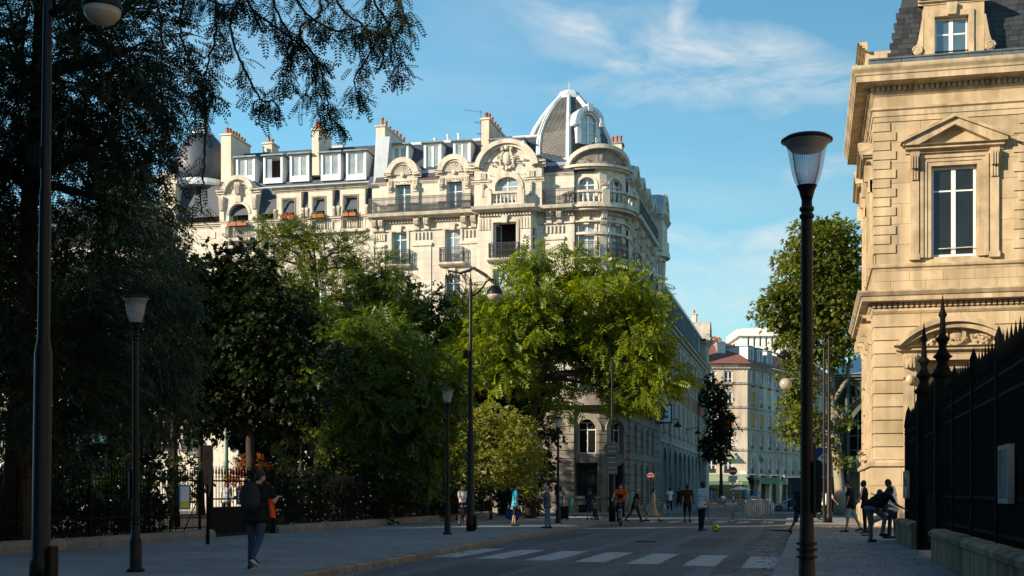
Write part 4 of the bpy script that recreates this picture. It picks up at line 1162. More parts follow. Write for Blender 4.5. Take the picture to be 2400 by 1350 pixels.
MB(ML).box(-.05, .05, -.08, -.02, zl, zc + .45).box(-lw + .3, lw - .3, -.08, -.025, zc - .04, zc + .04).box(-lw + .3, lw - .3, -.08, -.03, zc - .75, zc - .7).build('glazing_bars', 'white_paint', lo_)

# ---------------------------------------------------------------- neighbour house on the left
nb = thing('apartment_building', 'cream stone apartment house with flower boxes, five zinc dormers and round slate dome', 'building', (X(640), Y0, 0), world=True)
xw0, xw1 = X(405), XA - .05
zsl = [16.2 - 3.0 * k for k in range(5)]      # sills
zc0 = Z(497)                                  # top of the plain wall
lucs = [(X(678), .42, 645, 712), (X(749), .42, 719, 785), (X(823), .47, 793, 862)]
gcx = X(562)
opsn = []
for c, h_, *_ in lucs:
    for s in zsl[1:]: opsn.append((c - .5, c + .5, s, s + 2.1))
for s in zsl[1:]: opsn.append((gcx - .62, gcx + .62, s, s + 2.1))
opsl = [(X(450) - .45, X(450) + .45, s, s + 2.1) for s in zsl[2:]]
wall('wall', MF, xw0, xw1, 0, zc0, opsn + opsl, 'stone', nb)
kk = 0
for p, q, r, s in opsn + opsl:
    window(MF, p + .02, q - .02, r + .02, s - .02, nb, glass='pane_curtain' if kk % 2 else 'pane'); kk += 1
    if r < 14 and kk % 2: railing(MF, p - .2, q + .2, .4, r, r + .95, nb, step=.14)
for p, q, r in ((zc0 - .35, zc0, .3), (7.0, 7.4, .5)): mb = MB(MF); moulding(mb, xw0, xw1, p, q, r); mb.build('cornice', 'stone_trim', nb)
for px in (522, 607, 880 - 12): 
    c = X(px); MB(MF).box(c - .28, c + .28, 0, .12, 3, zc0 - .35).build('pilaster', 'stone', nb)
mb = MB(MF)
for k in range(16): mb.box(xw0, X(460), .0, .05, 8 + k * .55, 8 + k * .55 + .48)
mb.build('quoin_band', 'stone', nb)
MB(MF).box(X(468), X(505), 0, .05, Z(535), Z(518)).build('sunk_panel', 'stone_trim', nb)
zgut = Z(424)
# lower slope of slate between the lucarnes
def slope(name, pa, pb, py0, b0, py1, b1, m, parent):
    z0 = Z(py0, (pa + pb) / 2, b0); z1 = Z(py1, (pa + pb) / 2, b1)
    x0, x1 = X(pa), X(pb)
    return rbox(name, [(x0, Y0 - b0, z0), (x1, Y0 - b0, z0), (x1, Y0 - b1, z1), (x0, Y0 - b1, z1)], [(0, 1, 2, 3)], m, parent)
slope('lower_mansard', 410, 876, 500, .02, 428, -.75, 'slate', nb)
zk2 = Z(352, 700, -2.6)
rbox('mansard_roof', [(xw0 + 3, Y0 + .7, zgut + .05), (xw1, Y0 + .7, zgut + .05), (xw1, Y0 + 2.6, zk2), (xw0 + 3, Y0 + 2.6, zk2), (xw1, Y0 + 10, zk2 + .4), (xw0 + 3, Y0 + 10, zk2 + .4)], [(0, 1, 2, 3), (3, 2, 4, 5)], 'slate', nb)
for i, (c, h_, p0, p1) in enumerate(lucs):
    a0, a1 = X(p0), X(p1); zs_ = Z(522); zt_ = Z(450)
    mb = MB(MF); mb.box(a0 + .15, c - h_, -.9, .1, zs_ - .2, zgut - .05).box(c + h_, a1 - .15, -.9, .1, zs_ - .2, zgut - .05).box(c - h_, c + h_, -.9, .1, zt_, zgut - .05)
    lo_ = mb.build('lucarne', 'stone', nb)
    mb = MB(MF); moulding(mb, a0 - .1, a1 + .1, zgut - .28, zgut + .02, .35, .1); mb.box(a0, a1, .1, .3, zs_ - .38, zs_ - .2); console(mb, a0 + .05, zs_ + .3, zs_ + 1.4, .2, .0, .2); console(mb, a1 - .05, zs_ + .3, zs_ + 1.4, .2, .0, .2)
    mb.build('lucarne_cornice', 'stone_trim', lo_)
    MB(MF).box(c - h_ - .1, c - h_, .1, .13, zs_, zt_).box(c + h_, c + h_ + .1, .1, .13, zs_, zt_).box(c - h_ - .1, c + h_ + .1, .1, .13, zt_, zt_ + .1).build('blind_frame', 'stone_dark', lo_)
    open_window(MF, c - h_ + .01, c + h_ - .01, zs_ - .15, zt_ - .01, lo_, b=-.1, leaf=('left', 'left', 'right')[i], ang=(25, 55, 80)[i])
    railing(MF, c - h_ - .12, c + h_ + .12, .34, zs_ - .2, zs_ + .62, lo_, step=.12, fancy=False, ret=.3)
# arched gable window
a0, a1 = X(512), X(614); zs_ = Z(532)
mb = MB(MF); hw_ = .72; zt_ = Z(480)
mb.box(a0 + .25, gcx - hw_, -1.2, .18, zs_ - .2, zgut + .3).box(gcx + hw_, a1 - .25, -1.2, .18, zs_ - .2, zgut + .3)
mb.prism([(gcx - hw_, zgut + .3), (gcx - hw_, zt_)] + [(gcx - hw_ * math.cos(R(a)), zt_ + hw_ * math.sin(R(a))) for a in (15, 30, 45, 60, 75, 90)] + [(gcx, zgut + .3)], -1.2, .18)
mb.prism([(gcx + hw_, zgut + .3), (gcx + hw_, zt_)] + [(gcx + hw_ * math.cos(R(a)), zt_ + hw_ * math.sin(R(a))) for a in (15, 30, 45, 60, 75, 90)] + [(gcx, zgut + .3)], -1.2, .18)
gl_ = mb.build('arched_gable', 'stone', nb)
mb = MB(MF); rr_ = (a1 - a0) / 2 - .42
mb.arch(gcx, zgut - .25, rr_ - .28, rr_ + .02, -1.2, .5, 12, 168, 20, 1.0, 1.3).prism([(gcx + (rr_ - .25) * math.cos(R(a)), zgut - .25 + 1.02 * math.sin(R(a))) for a in range(0, 181, 15)], -1.1, .2)
moulding(mb, a0, gcx - rr_ + .2, zgut - .3, zgut + .12, .4, .16); moulding(mb, gcx + rr_ - .2, a1, zgut - .3, zgut + .12, .4, .16)
for s in (-1, 1): console(mb, gcx + s * (rr_ + .02), zt_ - .5, zgut - .35, .34, .18, .25)
console(mb, gcx, zt_ + .7, zgut + .55, .4, .2, .3); scrolls(mb, gcx, zgut + .3, 1.9, .6, .22, 3, 5, .14)
mb.arch(gcx, zt_, hw_, hw_ + .18, .18, .24, 0, 180, 16); mb.box(gcx - hw_ - .3, gcx + hw_ + .3, .18, .5, zs_ - .4, zs_ - .2)
mb.build('gable_carving', 'stone_trim', gl_, kind='stuff')
open_window(MF, gcx - hw_ + .02, gcx + hw_ - .02, zs_ - .15, zt_ + .1, gl_, b=-.15, leaf='both', ang=80)
MB(MF).box(gcx - hw_ - .2, gcx + hw_ + .2, -2.0, -1.9, zs_ - .2, zgut).build('interior', 'interior', gl_)
railing(MF, gcx - hw_ - .15, gcx + hw_ + .15, .4, zs_ - .2, zs_ + .62, gl_, step=.12, fancy=False, ret=.25)
# gutter
mb = MB(MF); mb.tube([(X(612), .45, zgut + .04), (xw1, .45, zgut + .04)], .07, 6); mb.build('gutter', 'zinc', nb)
# dormers of the upper slope
for i, (p0, p1, q0, q1) in enumerate(((553, 597, 371, 424), (617, 662, 367, 428), (679, 724, 363, 424), (752, 798, 360, 421), (811, 858, 356, 420))):
    bf = -.55; a0, z1 = P(p0, q0, bf); a1, z0 = P(p1, q1, bf)
    dormer(MF, a0, a1, z0, z1, bf, -2.7, nb, opened=(i == 1), lo=.28, glass='pane_curtain', frame=.15)
chim(518, 541, 318, 425, -.5, 3.2, nb, 'render_white', 7, 3); chim(616, 637, 338, 362, -3.0, 1.2, nb, 'render_white', 2, 4)
chim(731, 747, 306, 410, -.7, 2.4, nb, 'render_white', 5, 6)
q0 = onY(778, 352, Y0 + 4); MB().box(q0.x, q0.x + .8, Y0 + 4, Y0 + 5, zk2 - .5, q0.z + .3).build('chimney', 'render_white', nb)
# round slate dome at the far end
DY2 = Y0 + 2.2; pc = onY(474, 430, DY2); h2 = (onY(574, 430, DY2) - onY(474, 430, DY2)).x / 100
zz2 = lambda py: onY(474, py, DY2).z
pr = [(58 * h2, zz2(432)), (61 * h2, zz2(400)), (57 * h2, zz2(375)), (48 * h2, zz2(350)), (36 * h2, zz2(330)), (25 * h2, zz2(318))]
dm2 = MB().lathe(pr, (pc.x, DY2, 0), 20).build('dome', 'slate', nb, True)
MB().lathe([(27 * h2, zz2(320)), (26 * h2, zz2(314)), (8 * h2, zz2(303)), (3 * h2, zz2(296)), (2.2 * h2, zz2(288)), (.02, zz2(270))], (pc.x, DY2, 0), 12).build('dome_cap', 'zinc_pale', dm2)
MB().lathe([(63 * h2, zz2(447)), (64 * h2, zz2(441)), (58 * h2, zz2(430))], (pc.x, DY2, 0), 20).build('dome_base', 'zinc_pale', dm2)
# carved lucarne at the left end
a0, z1 = P(396, 432, 0); a1, z0 = P(416, 500, 0)
mb = MB(MF); mb.box(a0 - .6, a1, -1.5, .3, z0 - .6, z1).arch(a0, z1 - .1, .6, .9, -1.2, .5, 0, 180, 12); mb.prism([(a0 + .65 * math.cos(R(a)), z1 - .1 + .65 * math.sin(R(a))) for a in range(0, 181, 20)], -1, .3); mb.build('lucarne', 'stone_trim', nb)
MB(MF).box(X(405), X(876), -9, -.4, 0, zc0 - .4).box(X(430), X(870), -9, -1.3, zc0 - .4, zgut).build('core', 'stone_drab', nb)
MB().hprism([(xl, Y0 + .7), (RC.x - 1.6, Y0 + .7), (X0 - .8, RC.y + 1.0), (X0 - .8, YE - .1), (xl, YE - .1)], 0, za - .1).build('core', 'interior', cb)
# flower boxes on the sills: things that stand on the railings
def flower_box(a0, a1, b, z, label, red):
    t = thing('flower_box', label, 'flower box', MF @ Vector(((a0 + a1) / 2, b, z)), world=True, group='flower boxes on window sills')
    n = 2
    for k in range(n):
        p, q = a0 + (a1 - a0) * k / n + .03, a0 + (a1 - a0) * (k + 1) / n - .03
        MB(MF).sweep([(b - .12, z), (b + .12, z), (b + .15, z + .22), (b - .15, z + .22)], p, q).build('box', 'flower_box', t)
    rnd = random.Random(int(a0 * 10)); mb = MB(MF)
    for k in range(60):
        mb.ball((rnd.uniform(a0, a1), b + rnd.gauss(0, .08), z + .22 + abs(rnd.gauss(.05, .09))), rnd.uniform(.02, .05), 5, 3)
    mb.build('plants', 'flower_red' if red else 'leaf_mid', t, kind='stuff')
flower_box(gcx - .75, gcx + .75, .42, zs_ + .62, 'terracotta flower boxes across the open arched window', False)
for i, (c, h_, p0, p1) in enumerate(lucs):
    flower_box(c - .5, c + .5, .36, Z(522) + .62, ('red flowers in terracotta boxes below window next to arched gable', 'terracotta flower boxes below middle open window of slate roof', 'terracotta flower boxes below window beside tall party-wall chimney')[i], i == 0)
# ---------------------------------------------------------------- ochre stone public building on the right
YR = 54.0; XR = 2.53
MR = FrY(YR); MS = FrX(XR)
MS = Matrix(((0, -1, 0, XR), (1, 0, 0, 0), (0, 0, 1, 0), (0, 0, 0, 1)))      # side wall faces the street (-x)
def PR(px, py, b=0.0):
    p = onY(px, py, YR - b); return p.x, p.z
rb = thing('stone_public_building', 'tall ochre stone public building with steep slate roof and pedimented window', 'building', (XR, YR, 0), world=True)
AX = lambda px, b=0.0: PR(px, 500, b)[0]
AZ = lambda py, px=2150, b=0.0: PR(px, py, b)[1]
xe = 19.0; ye = 66.5
zstr, zc2, zc2t = AZ(622), AZ(727), AZ(684)
zent0, zent1, zcor = AZ(282), AZ(222), AZ(170)
wx0, wx1, wz0, wz1 = AX(2182), AX(2290), AZ(604), AZ(392)
wc = (wx0 + wx1) / 2
# upper wall: large ashlar blocks, each with its own edges; the wall behind shows in the joints
up = wall('wall', MR, XR, xe, 0, zent0, [(wx0, wx1, wz0, wz1), (wc + 9, wc + 10.9, wz0, wz1), (wx0 - .2, wx1 + .2, 1.2, AZ(845))], 'stone_ochre_trim', rb, depth=.4, b=-.035)
rnd = random.Random(2)
def ashlar(M, a0, a1, c0, c1, hh, ops, parent, wid=(1.0, 1.9), proud=.0, gap=.006, nm='ashlar_block', m='stone_ochre'):
    n = max(1, round((c1 - c0) / hh)); h = (c1 - c0) / n
    for k in range(n):
        z0, z1 = c0 + k * h, c0 + (k + 1) * h; a = a0 - rnd.uniform(0, .5)
        while a < a1:
            w_ = rnd.uniform(*wid); p, q = max(a, a0), min(a + w_, a1); a += w_
            if q - p < .08: continue
            segs = [(p, q)]
            for (o0, o1, o2, o3) in ops:
                if o2 < z1 - .01 and o3 > z0 + .01:
                    ns = []
                    for u, v in segs:
                        if o1 <= u or o0 >= v: ns.append((u, v)); continue
                        if o0 > u + .02: ns.append((u, o0))
                        if o1 < v - .02: ns.append((o1, v))
                    segs = ns
            for u, v in segs:
                b1 = proud + rnd.uniform(-.0012, .0012)
                MB(M).box(u + gap, v - gap, -.05, b1, z0 + gap, z1 - gap).build(nm, m, parent)
vis = AX(2400) + 1.4
pilw = 1.05
ashlar(MR, XR + .06, vis, zstr + .05, zent0 - .02, .78, [(wx0 - .42, wx1 + .42, wz0 - .3, wz1 + .4)], rb)
# quoins, long and short
nq = 14; q0, q1 = AZ(592), AZ(283); qh = (q1 - q0) / nq
for k in range(nq):
    ln = .82 if k % 2 == nq % 2 else .6
    MB(MR).box(XR - .05, XR + ln, -.05, .055, q0 + k * qh + .02, q0 + (k + 1) * qh - .02).build('quoin', 'stone_ochre', rb)
    ln = .82 if k % 2 != nq % 2 else .6
    MB(MS).box(YR + .02, YR + ln, -.05, .055, q0 + k * qh + .02, q0 + (k + 1) * qh - .02).build('quoin', 'stone_ochre', rb)
    ax = AX(2375) if k % 2 == nq % 2 else AX(2388)
    MB(MR).box(ax, AX(2375) + 1.6, -.05, .055, q0 + k * qh + .02, q0 + (k + 1) * qh - .02).build('quoin', 'stone_ochre', rb)
# entablature and main cornice with dentils
def belt(name, prof, m='stone_ochre_trim'):
    """moulded band round the corner: mitred sweep along front and side"""
    pts = [('f', xe), ('c', 0), ('s', ye)]
    mb = MB(); vs = []; n = len(prof)
    for b, c in prof: vs.append((xe, YR - b, c))
    for b, c in prof: vs.append((XR - b, YR - b, c))
    for b, c in prof: vs.append((XR - b, ye, c))
    fs = []
    for k in range(2):
        for i in range(n): fs.append((k * n + i, k * n + (i + 1) % n, (k + 1) * n + (i + 1) % n, (k + 1) * n + i))
    fs.append(tuple(2 * n + i for i in range(n)))
    mb.add(vs, fs); return mb.build(name, m, rb)
belt('architrave', [(-.1, zent0), (.04, zent0), (.04, zent0 + .2), (.08, zent0 + .22), (.08, zent0 + .42), (.16, zent0 + .48), (.16, zent0 + .56), (.03, zent0 + .6), (-.1, zent0 + .6)])
belt('frieze', [(-.1, zent0 + .6), (.03, zent0 + .6), (.03, zent1 + .0), (-.1, zent1 + .0)], 'stone_ochre')
belt('bed_mould', [(-.1, zent1), (.05, zent1), (.16, zent1 + .12), (.16, zent1 + .17), (-.1, zent1 + .17)])
dz0, dz1 = zent1 + .17, zent1 + .36
belt('dentil_ground', [(-.1, dz0), (.14, dz0), (.14, dz1), (-.1, dz1)])
dme = MB().cbox((0, 0, 0), (.13, .12, .17)).mesh('dentil', 'stone_ochre_trim')
def dentils(zc_, b, a_from, a_to, step=.21):
    k = 0; a = a_from
    while a < a_to:
        link('dentil', dme, rb, loc=(a, YR - b, zc_)); a += step
    y = YR + .1
    while y < ye - .2: link('dentil', dme, rb, loc=(XR - b, y, zc_), rot=(0, 0, R(90))); y += step
dentils((dz0 + dz1) / 2, .2, XR - .1, AX(2400) + .6)
c0 = dz1
cor = belt('cornice', [(-.1, c0), (.3, c0), (.34, c0 + .05), (.72, c0 + .07), (.74, c0 + .08), (.74, c0 + .30), (.78, c0 + .33), (.80, c0 + .42), (.9, c0 + .55), (.92, c0 + .62), (.92, c0 + .7), (-.1, c0 + .74)])
zcor = c0 + .74
# lead-covered parapet in separate sheets
pl0 = zcor; pl1 = AZ(131, 2150, .2)
for k in range(9):
    a = XR - .25 + k * 1.28
    MB(MR).sweep([(-.6, pl0), (.28, pl0), (.25, pl1 - .08), (.3, pl1 - .06), (.3, pl1), (-.6, pl1)], a + .008, a + 1.272).build('lead_sheet', 'lead', rb)
for k in range(9):
    a = YR - .2 + .06 + k * 1.38
    MB(MS).sweep([(-.6, pl0), (.28, pl0), (.25, pl1 - .08), (.3, pl1 - .06), (.3, pl1), (-.6, pl1)], a + .6, a + 1.37).build('lead_sheet', 'lead', rb)
# steep slate roof: solid slope, then slates laid on the part in view
rx0 = AX(2082, -.4); sl = .13                 # slope: metres back per metre up
rz0 = pl1 - .1; rh = 6.0
mb = MB(); 
mb.add([(rx0, YR + .45, rz0), (xe, YR + .45, rz0), (xe, YR + .45 + sl * rh, rz0 + rh), (rx0 + sl * 1.55 * rh, YR + .45 + sl * rh, rz0 + rh), (rx0, ye, rz0), (rx0 + sl * 1.55 * rh, ye, rz0 + rh), (xe, ye, rz0 + rh), (xe, ye, rz0)],
       [(0, 1, 2, 3), (4, 0, 3, 5), (3, 2, 6, 5), (5, 6, 7, 4)])
mb.build('roof', 'slate_piece', rb)
sw, sh = .33, .23
sme = MB().add([(-sw / 2 + .004, 0, 0), (sw / 2 - .004, 0, 0), (sw / 2 - .004, 0, sh * 1.25), (-sw / 2 + .004, 0, sh * 1.25), (-sw / 2 + .004, -.022, .0), (sw / 2 - .004, -.022, .0), (sw / 2 - .004, -.004, sh * 1.25), (-sw / 2 + .004, -.004, sh * 1.25)],
               [(4, 5, 6, 7), (0, 4, 7, 3), (5, 1, 2, 6), (0, 1, 5, 4), (7, 6, 2, 3)]).mesh('slate', 'slate_piece')
dx0, dx1 = AX(2150, -.2), AX(2318, -.2)
ns = 0
for r in range(11):
    z = rz0 + .03 + r * sh * .92; yy = YR + .44 + sl * (z - rz0)
    a = rx0 + sl * 1.55 * (z - rz0) + (.5 if r % 2 else 1.0) * sw / 2
    while a < AX(2400) + .8 and ns < 296:
        if not (dx0 + .1 < a < dx1 - .1):
            link('slate', sme, rb, loc=(a + rnd.uniform(-.006, .006), yy - .005, z + rnd.uniform(-.006, .006)), rot=(-math.atan(sl) + rnd.uniform(-.02, .01), 0, 0)); ns += 1
        a += sw
# stone dormer with scrolls
MD = FrY(YR - .12)
dw0, dw1 = AX(2190, .1), AX(2270, .1); dz0_, dz1_ = AZ(139, 2230, .1), AZ(38, 2230, .1)
mb = MB(MD)
mb.box(dx0 + .22, dw0, -1.6, .0, pl1 - .1, dz1_ + .5).box(dw1, dx1 - .22, -1.6, .0, pl1 - .1, dz1_ + .5).box(dw0, dw1, -1.6, .0, dz1_, dz1_ + .5).box(dw0, dw1, -1.6, .0, pl1 - .1, dz0_)
dr = mb.build('dormer', 'stone_ochre', rb)
mb = MB(MD)
mb.box(dw0 - .2, dw0 - .0, 0, .07, dz0_, dz1_ + .2).box(dw1, dw1 + .2, 0, .07, dz0_, dz1_ + .2).box(dw0 - .2, dw1 + .2, 0, .075, dz1_, dz1_ + .22)
mb.prism([((dw0 + dw1) / 2 - .16, dz1_ + .02), ((dw0 + dw1) / 2 + .16, dz1_ + .02), ((dw0 + dw1) / 2 + .2, dz1_ + .5), ((dw0 + dw1) / 2 - .2, dz1_ + .5)], .07, .2)
moulding(mb, dx0 + .0, dx1 - .0, dz1_ + .5, dz1_ + .8, .35)
mb.prism([(dx0, dz1_ + .8), (dx1, dz1_ + .8), ((dx0 + dx1) / 2, dz1_ + 1.6)], -1.6, .3)
mb.build('dormer_surround', 'stone_ochre_trim', dr)
for s, e in ((-1, dx0), (1, dx1)):
    mb = MB(MD)
    pts = []
    for k in range(16):
        t = k / 15; a = t * 2 * math.pi * 1.4; r_ = .2 * (1 - t * .8); pts.append((e + s * .02 + s * r_ * math.cos(a) - s * .02, .05, pl1 + .22 + r_ * math.sin(a)))
    mb.tube(pts, .05, 6); mb.ball((e, .03, pl1 + .22), (.2, .06, .2), 12, 6)
    mb.prism([(e - s * .2, pl1 + .1), (e + s * .1, pl1 + .3), (e - s * .02, pl1 + .7), (e - s * .16, pl1 + 1.5), (e - s * .22, pl1 + 1.5)], -.3, .02)
    mb.build('scroll', 'stone_ochre_trim', dr)
window(MD, dw0 + .02, dw1 - .02, dz0_ + .02, dz1_ - .02, dr, b=-.22, glass='pane', transom=.62, fr=.07, mull=.16)
MB(MD).box(dw0, dw1, -.1, -.07, dz0_ + .32, dz0_ + .37).build('guard_bar', 'iron', dr)
# small stone dormer on the street side, seen edge-on
q = onX(2050, 155, XR - .2)
mb = MB(MS); sd0 = YR + 2.2
mb.box(sd0, sd0 + 2.2, -1.2, .25, pl0, pl1 + 1.1); moulding(mb, sd0 - .25, sd0 + 2.45, pl1 + 1.1, pl1 + 1.45, .35, .25); moulding(mb, sd0 - .1, sd0 + 2.3, pl1 + .3, pl1 + .45, .1, .25)
mb.build('dormer', 'stone_ochre', rb)
# pedimented window
def ped_window(M, c, z0, z1, hw, parent, b=0.0):
    mb = MB(M)
    for k, (o, d) in enumerate(((.0, .06), (.16, .10), (.30, .15))):
        i0 = hw + o; i1 = hw + o + (.17 if k < 2 else .12)
        mb.box(c - i1, c - i0, b, b + d, z0 - .02, z1 + o).box(c + i0, c + i1, b, b + d, z0 - .02, z1 + o).box(c - i1, c + i1, b, b + d, z1 + o, z1 + o + (.17 if k < 2 else .12))
    s = mb.build('window_surround', 'stone_ochre_trim', parent)
    mb = MB(M)
    for sg in (-1, 1):
        e = c + sg * (hw + .64)
        mb.box(e - .17, e + .17, b, b + .12, z0 + .1, z1 - .05).box(e - .21, e + .21, b, b + .16, z0 - .1, z0 + .12)
        for t in range(3): mb.box(e - .13 + t * .1, e - .07 + t * .1, b + .12, b + .2, z1 - .55, z1 + .05)
        console(mb, e, z1 - .65, z1 + .55, .34, b + .0, .34)
    mb.build('pilaster', 'stone_ochre_trim', s, kind='stuff')
    ph = z1 + .62; w_ = hw + 1.12; ap = 1.02
    mb = MB(M)
    moulding(mb, c - w_ + .12, c + w_ - .12, ph - .08, ph + .2, .42, b, steps=2)
    th = .24
    for sg in (-1, 1):
        mb.prism([(c + sg * w_, ph + .2), (c + sg * (w_ - .02), ph + .34), (c, ph + ap + .2), (c, ph + ap - .1), (c + sg * (w_ - .62), ph + .2)], b - .02, b + .42)
        mb.prism([(c + sg * (w_ + .08), ph + .28), (c + sg * (w_ + .04), ph + .42), (c, ph + ap + .3), (c, ph + ap + .18)], b - .02, b + .55)
    mb.build('pediment', 'stone_ochre_trim', s)
    MB(M).prism([(c - w_ + .5, ph + .19), (c + w_ - .5, ph + .19), (c, ph + ap - .08)], b - .04, b + .06).build('tympanum', 'stone_ochre', s)
    return s
hwp = (wx1 - wx0) / 2
ps = ped_window(MR, wc, wz0, wz1, hwp, rb)
w_ = window(MR, wx0 + .02, wx1 - .02, wz0 + .02, wz1 - .02, rb, b=-.22, glass='pane_dark', transom=.735, fr=.10, mull=.17)
mb = MB(MR)
for k in range(11):
    a = wx0 + .95 + k * .085; mb.box(a, a + .008, -.262, -.254, wz0 + .1, wz0 + 2.7)
for k in range(16): mb.box(wx0 + .4, wx1 - .12, -.262, -.254, wz0 + .2 + k * .16, wz0 + .208 + k * .16)
mb.build('window_mesh', 'sign_grey', w_, kind='stuff')
mb = MB(MR); mb.tube([(wx0 + .3, -.12, wz0 + .34), (wx1 - .02, -.12, wz0 + .37)], .022, 6); mb.build('guard_bar', 'stone_trim', rb)
ped_window(MR, wc + 9.95, wz0, wz1, .95, rb)
window(MR, wc + 9.02, wc + 10.88, wz0 + .02, wz1 - .02, rb, b=-.22, glass='pane_dark', transom=.735, fr=.1, mull=.17)
# string course, plain band, lower cornice
belt('string_course', [(-.1, zstr - .2), (.03, zstr - .2), (.06, zstr - .1), (.14, zstr - .06), (.16, zstr + .02), (.02, zstr + .1), (-.1, zstr + .1)])
ashlar(MR, XR + .0, vis, zc2t + .05, zstr - .2, .5, [], rb, proud=.02)
ashlar(MS, YR + .0, ye, zc2t + .05, zstr - .2, .5, [], rb, proud=.02)
dd1 = zc2 + .32
belt('bed_mould', [(-.1, zc2 - .12), (.05, zc2 - .12), (.12, zc2 - .02), (.12, zc2 + .1), (-.1, zc2 + .1)])
belt('dentil_ground', [(-.1, zc2 + .1), (.10, zc2 + .1), (.10, dd1), (-.1, dd1)])
dentils(zc2 + .21, .16, XR - .05, AX(2400) + .6)
belt('cornice', [(-.1, dd1), (.24, dd1), (.52, dd1 + .03), (.52, dd1 + .2), (.58, dd1 + .24), (.68, dd1 + .38), (.68, dd1 + .44), (-.1, dd1 + .5)])
# rusticated lower storey: every course its own stones
lop = [(wx0 - .62, wx1 + .62, 1.2, AZ(815))]
rn = 11; r0_, r1_ = AZ(1078), zc2 - .12; rh_ = (r1_ - r0_) / rn
for k in range(rn):
    ashlar(MR, XR - .0, vis, r0_ + k * rh_ + .018, r0_ + (k + 1) * rh_ - .018, 5, lop, rb, wid=(1.3, 2.4), proud=.05, gap=.004, nm='rusticated_block')
    ashlar(MS, YR + .0, ye, r0_ + k * rh_ + .018, r0_ + (k + 1) * rh_ - .018, 5, [(YR + 2.0, YR + 4.2, 1.4, 8.4), (YR + 6.2, YR + 8.4, 1.4, 8.4)], rb, wid=(1.3, 2.4), proud=.05, gap=.004, nm='rusticated_block')
belt('base_moulding', [(-.1, r0_ - .25), (.22, r0_ - .25), (.24, r0_ - .1), (.12, r0_), (-.1, r0_)])
ashlar(MR, XR - .1, vis, .9, r0_ - .25, 1.0, lop, rb, proud=.12, wid=(1.6, 2.4))
ashlar(MS, YR - .1, ye, .9, r0_ - .25, 1.0, [(YR + 6.2, YR + 7.6, .0, 3.0)], rb, proud=.12, wid=(1.6, 2.4))
belt('plinth', [(-.1, 0), (.3, 0), (.3, .75), (.2, .9), (-.1, .9)])
# segmental pediment over the lower opening
ac = wc + .02
aw = 2.35; z_s = AZ(812); rise = AZ(748) - z_s
def seg(w_, h_, n=20):
    rr = (w_ * w_ + h_ * h_) / (2 * h_); th = math.asin(w_ / rr)
    return [(ac + rr * math.sin(-th + 2 * th * i / n), z_s - rr + h_ + rr * math.cos(-th + 2 * th * i / n)) for i in range(n + 1)]
o1, o2, o3 = seg(aw, rise), seg(aw - .22, rise - .2), seg(aw - .5, rise - .42)
mb = MB(MR)
for A_, B_, b1 in ((o1, o2, .62), (o2, o3, .46)):
    n = len(A_)
    for i in range(n - 1):
        mb.prism([A_[i], A_[i + 1], B_[i + 1], B_[i]], -.02, b1)
moulding(mb, ac - aw + .1, ac + aw - .1, z_s - .32, z_s - .02, .42, steps=2)
sp = mb.build('arched_pediment', 'stone_ochre_trim', rb)
MB(MR).prism(o3 + [(ac + aw - .5, z_s - .02), (ac - aw + .5, z_s - .02)], -.04, .06).build('tympanum', 'stone_ochre', sp)
mb = MB(MR)
ro = .42
mb.arch(ac, z_s + .42, .28, .42, .06, .22, 0, 360, 24); mb.ball((ac, .08, z_s + .42), (.27, .1, .27), 14, 8)
scrolls(mb, ac, z_s + .36, 3.0, .62, .08, 21, 6, .2)
for s in (-1, 1):
    mb.arch(ac + s * 1.05, z_s + .27, .1, .2, .06, .2, 0, 360, 14); mb.ball((ac + s * 1.05, .14, z_s + .27), (.1, .1, .1), 8, 6)
    for k in range(7): mb.ball((ac + s * 1.05 + .24 * math.cos(k * .9), .12, z_s + .27 + .24 * math.sin(k * .9)), (.09, .08, .09), 7, 4)
mb.build('pediment_carving', 'stone_ochre_trim', sp)
for s in (-1, 1):
    mb = MB(MR); e = ac + s * 1.72
    console(mb, e, z_s - 1.35, z_s - .32, .5, .05, .4)
    mb.ball((e, .3, z_s - .62), (.24, .2, .26), 10, 6); mb.ball((e, .25, z_s - 1.35), (.18, .15, .2), 10, 6)
    mb.box(e - .25, e + .25, .03, .14, 1.2, z_s - 1.35).box(e - .16, e + .16, .14, .18, 1.4, z_s - 1.6)
    mb.build('console', 'stone_ochre_trim', sp)
lw = window(MR, wx0 - .2 + .02, wx1 + .2 - .02, 1.22, AZ(846), rb, b=-.3, glass='pane_dark', frame='stone_ochre_trim', fr=.3, mull=.2)
mb = MB(MR); mb.box(wx0 - .6, wx0 - .2, -.04, .1, 1.2, z_s - .34).box(wx1 + .2, wx1 + .6, -.04, .1, 1.2, z_s - .34).box(wx0 - .2, wx1 + .2, -.04, .1, AZ(845), z_s - .34)
mb.build('door_surround', 'stone_ochre_trim', rb)
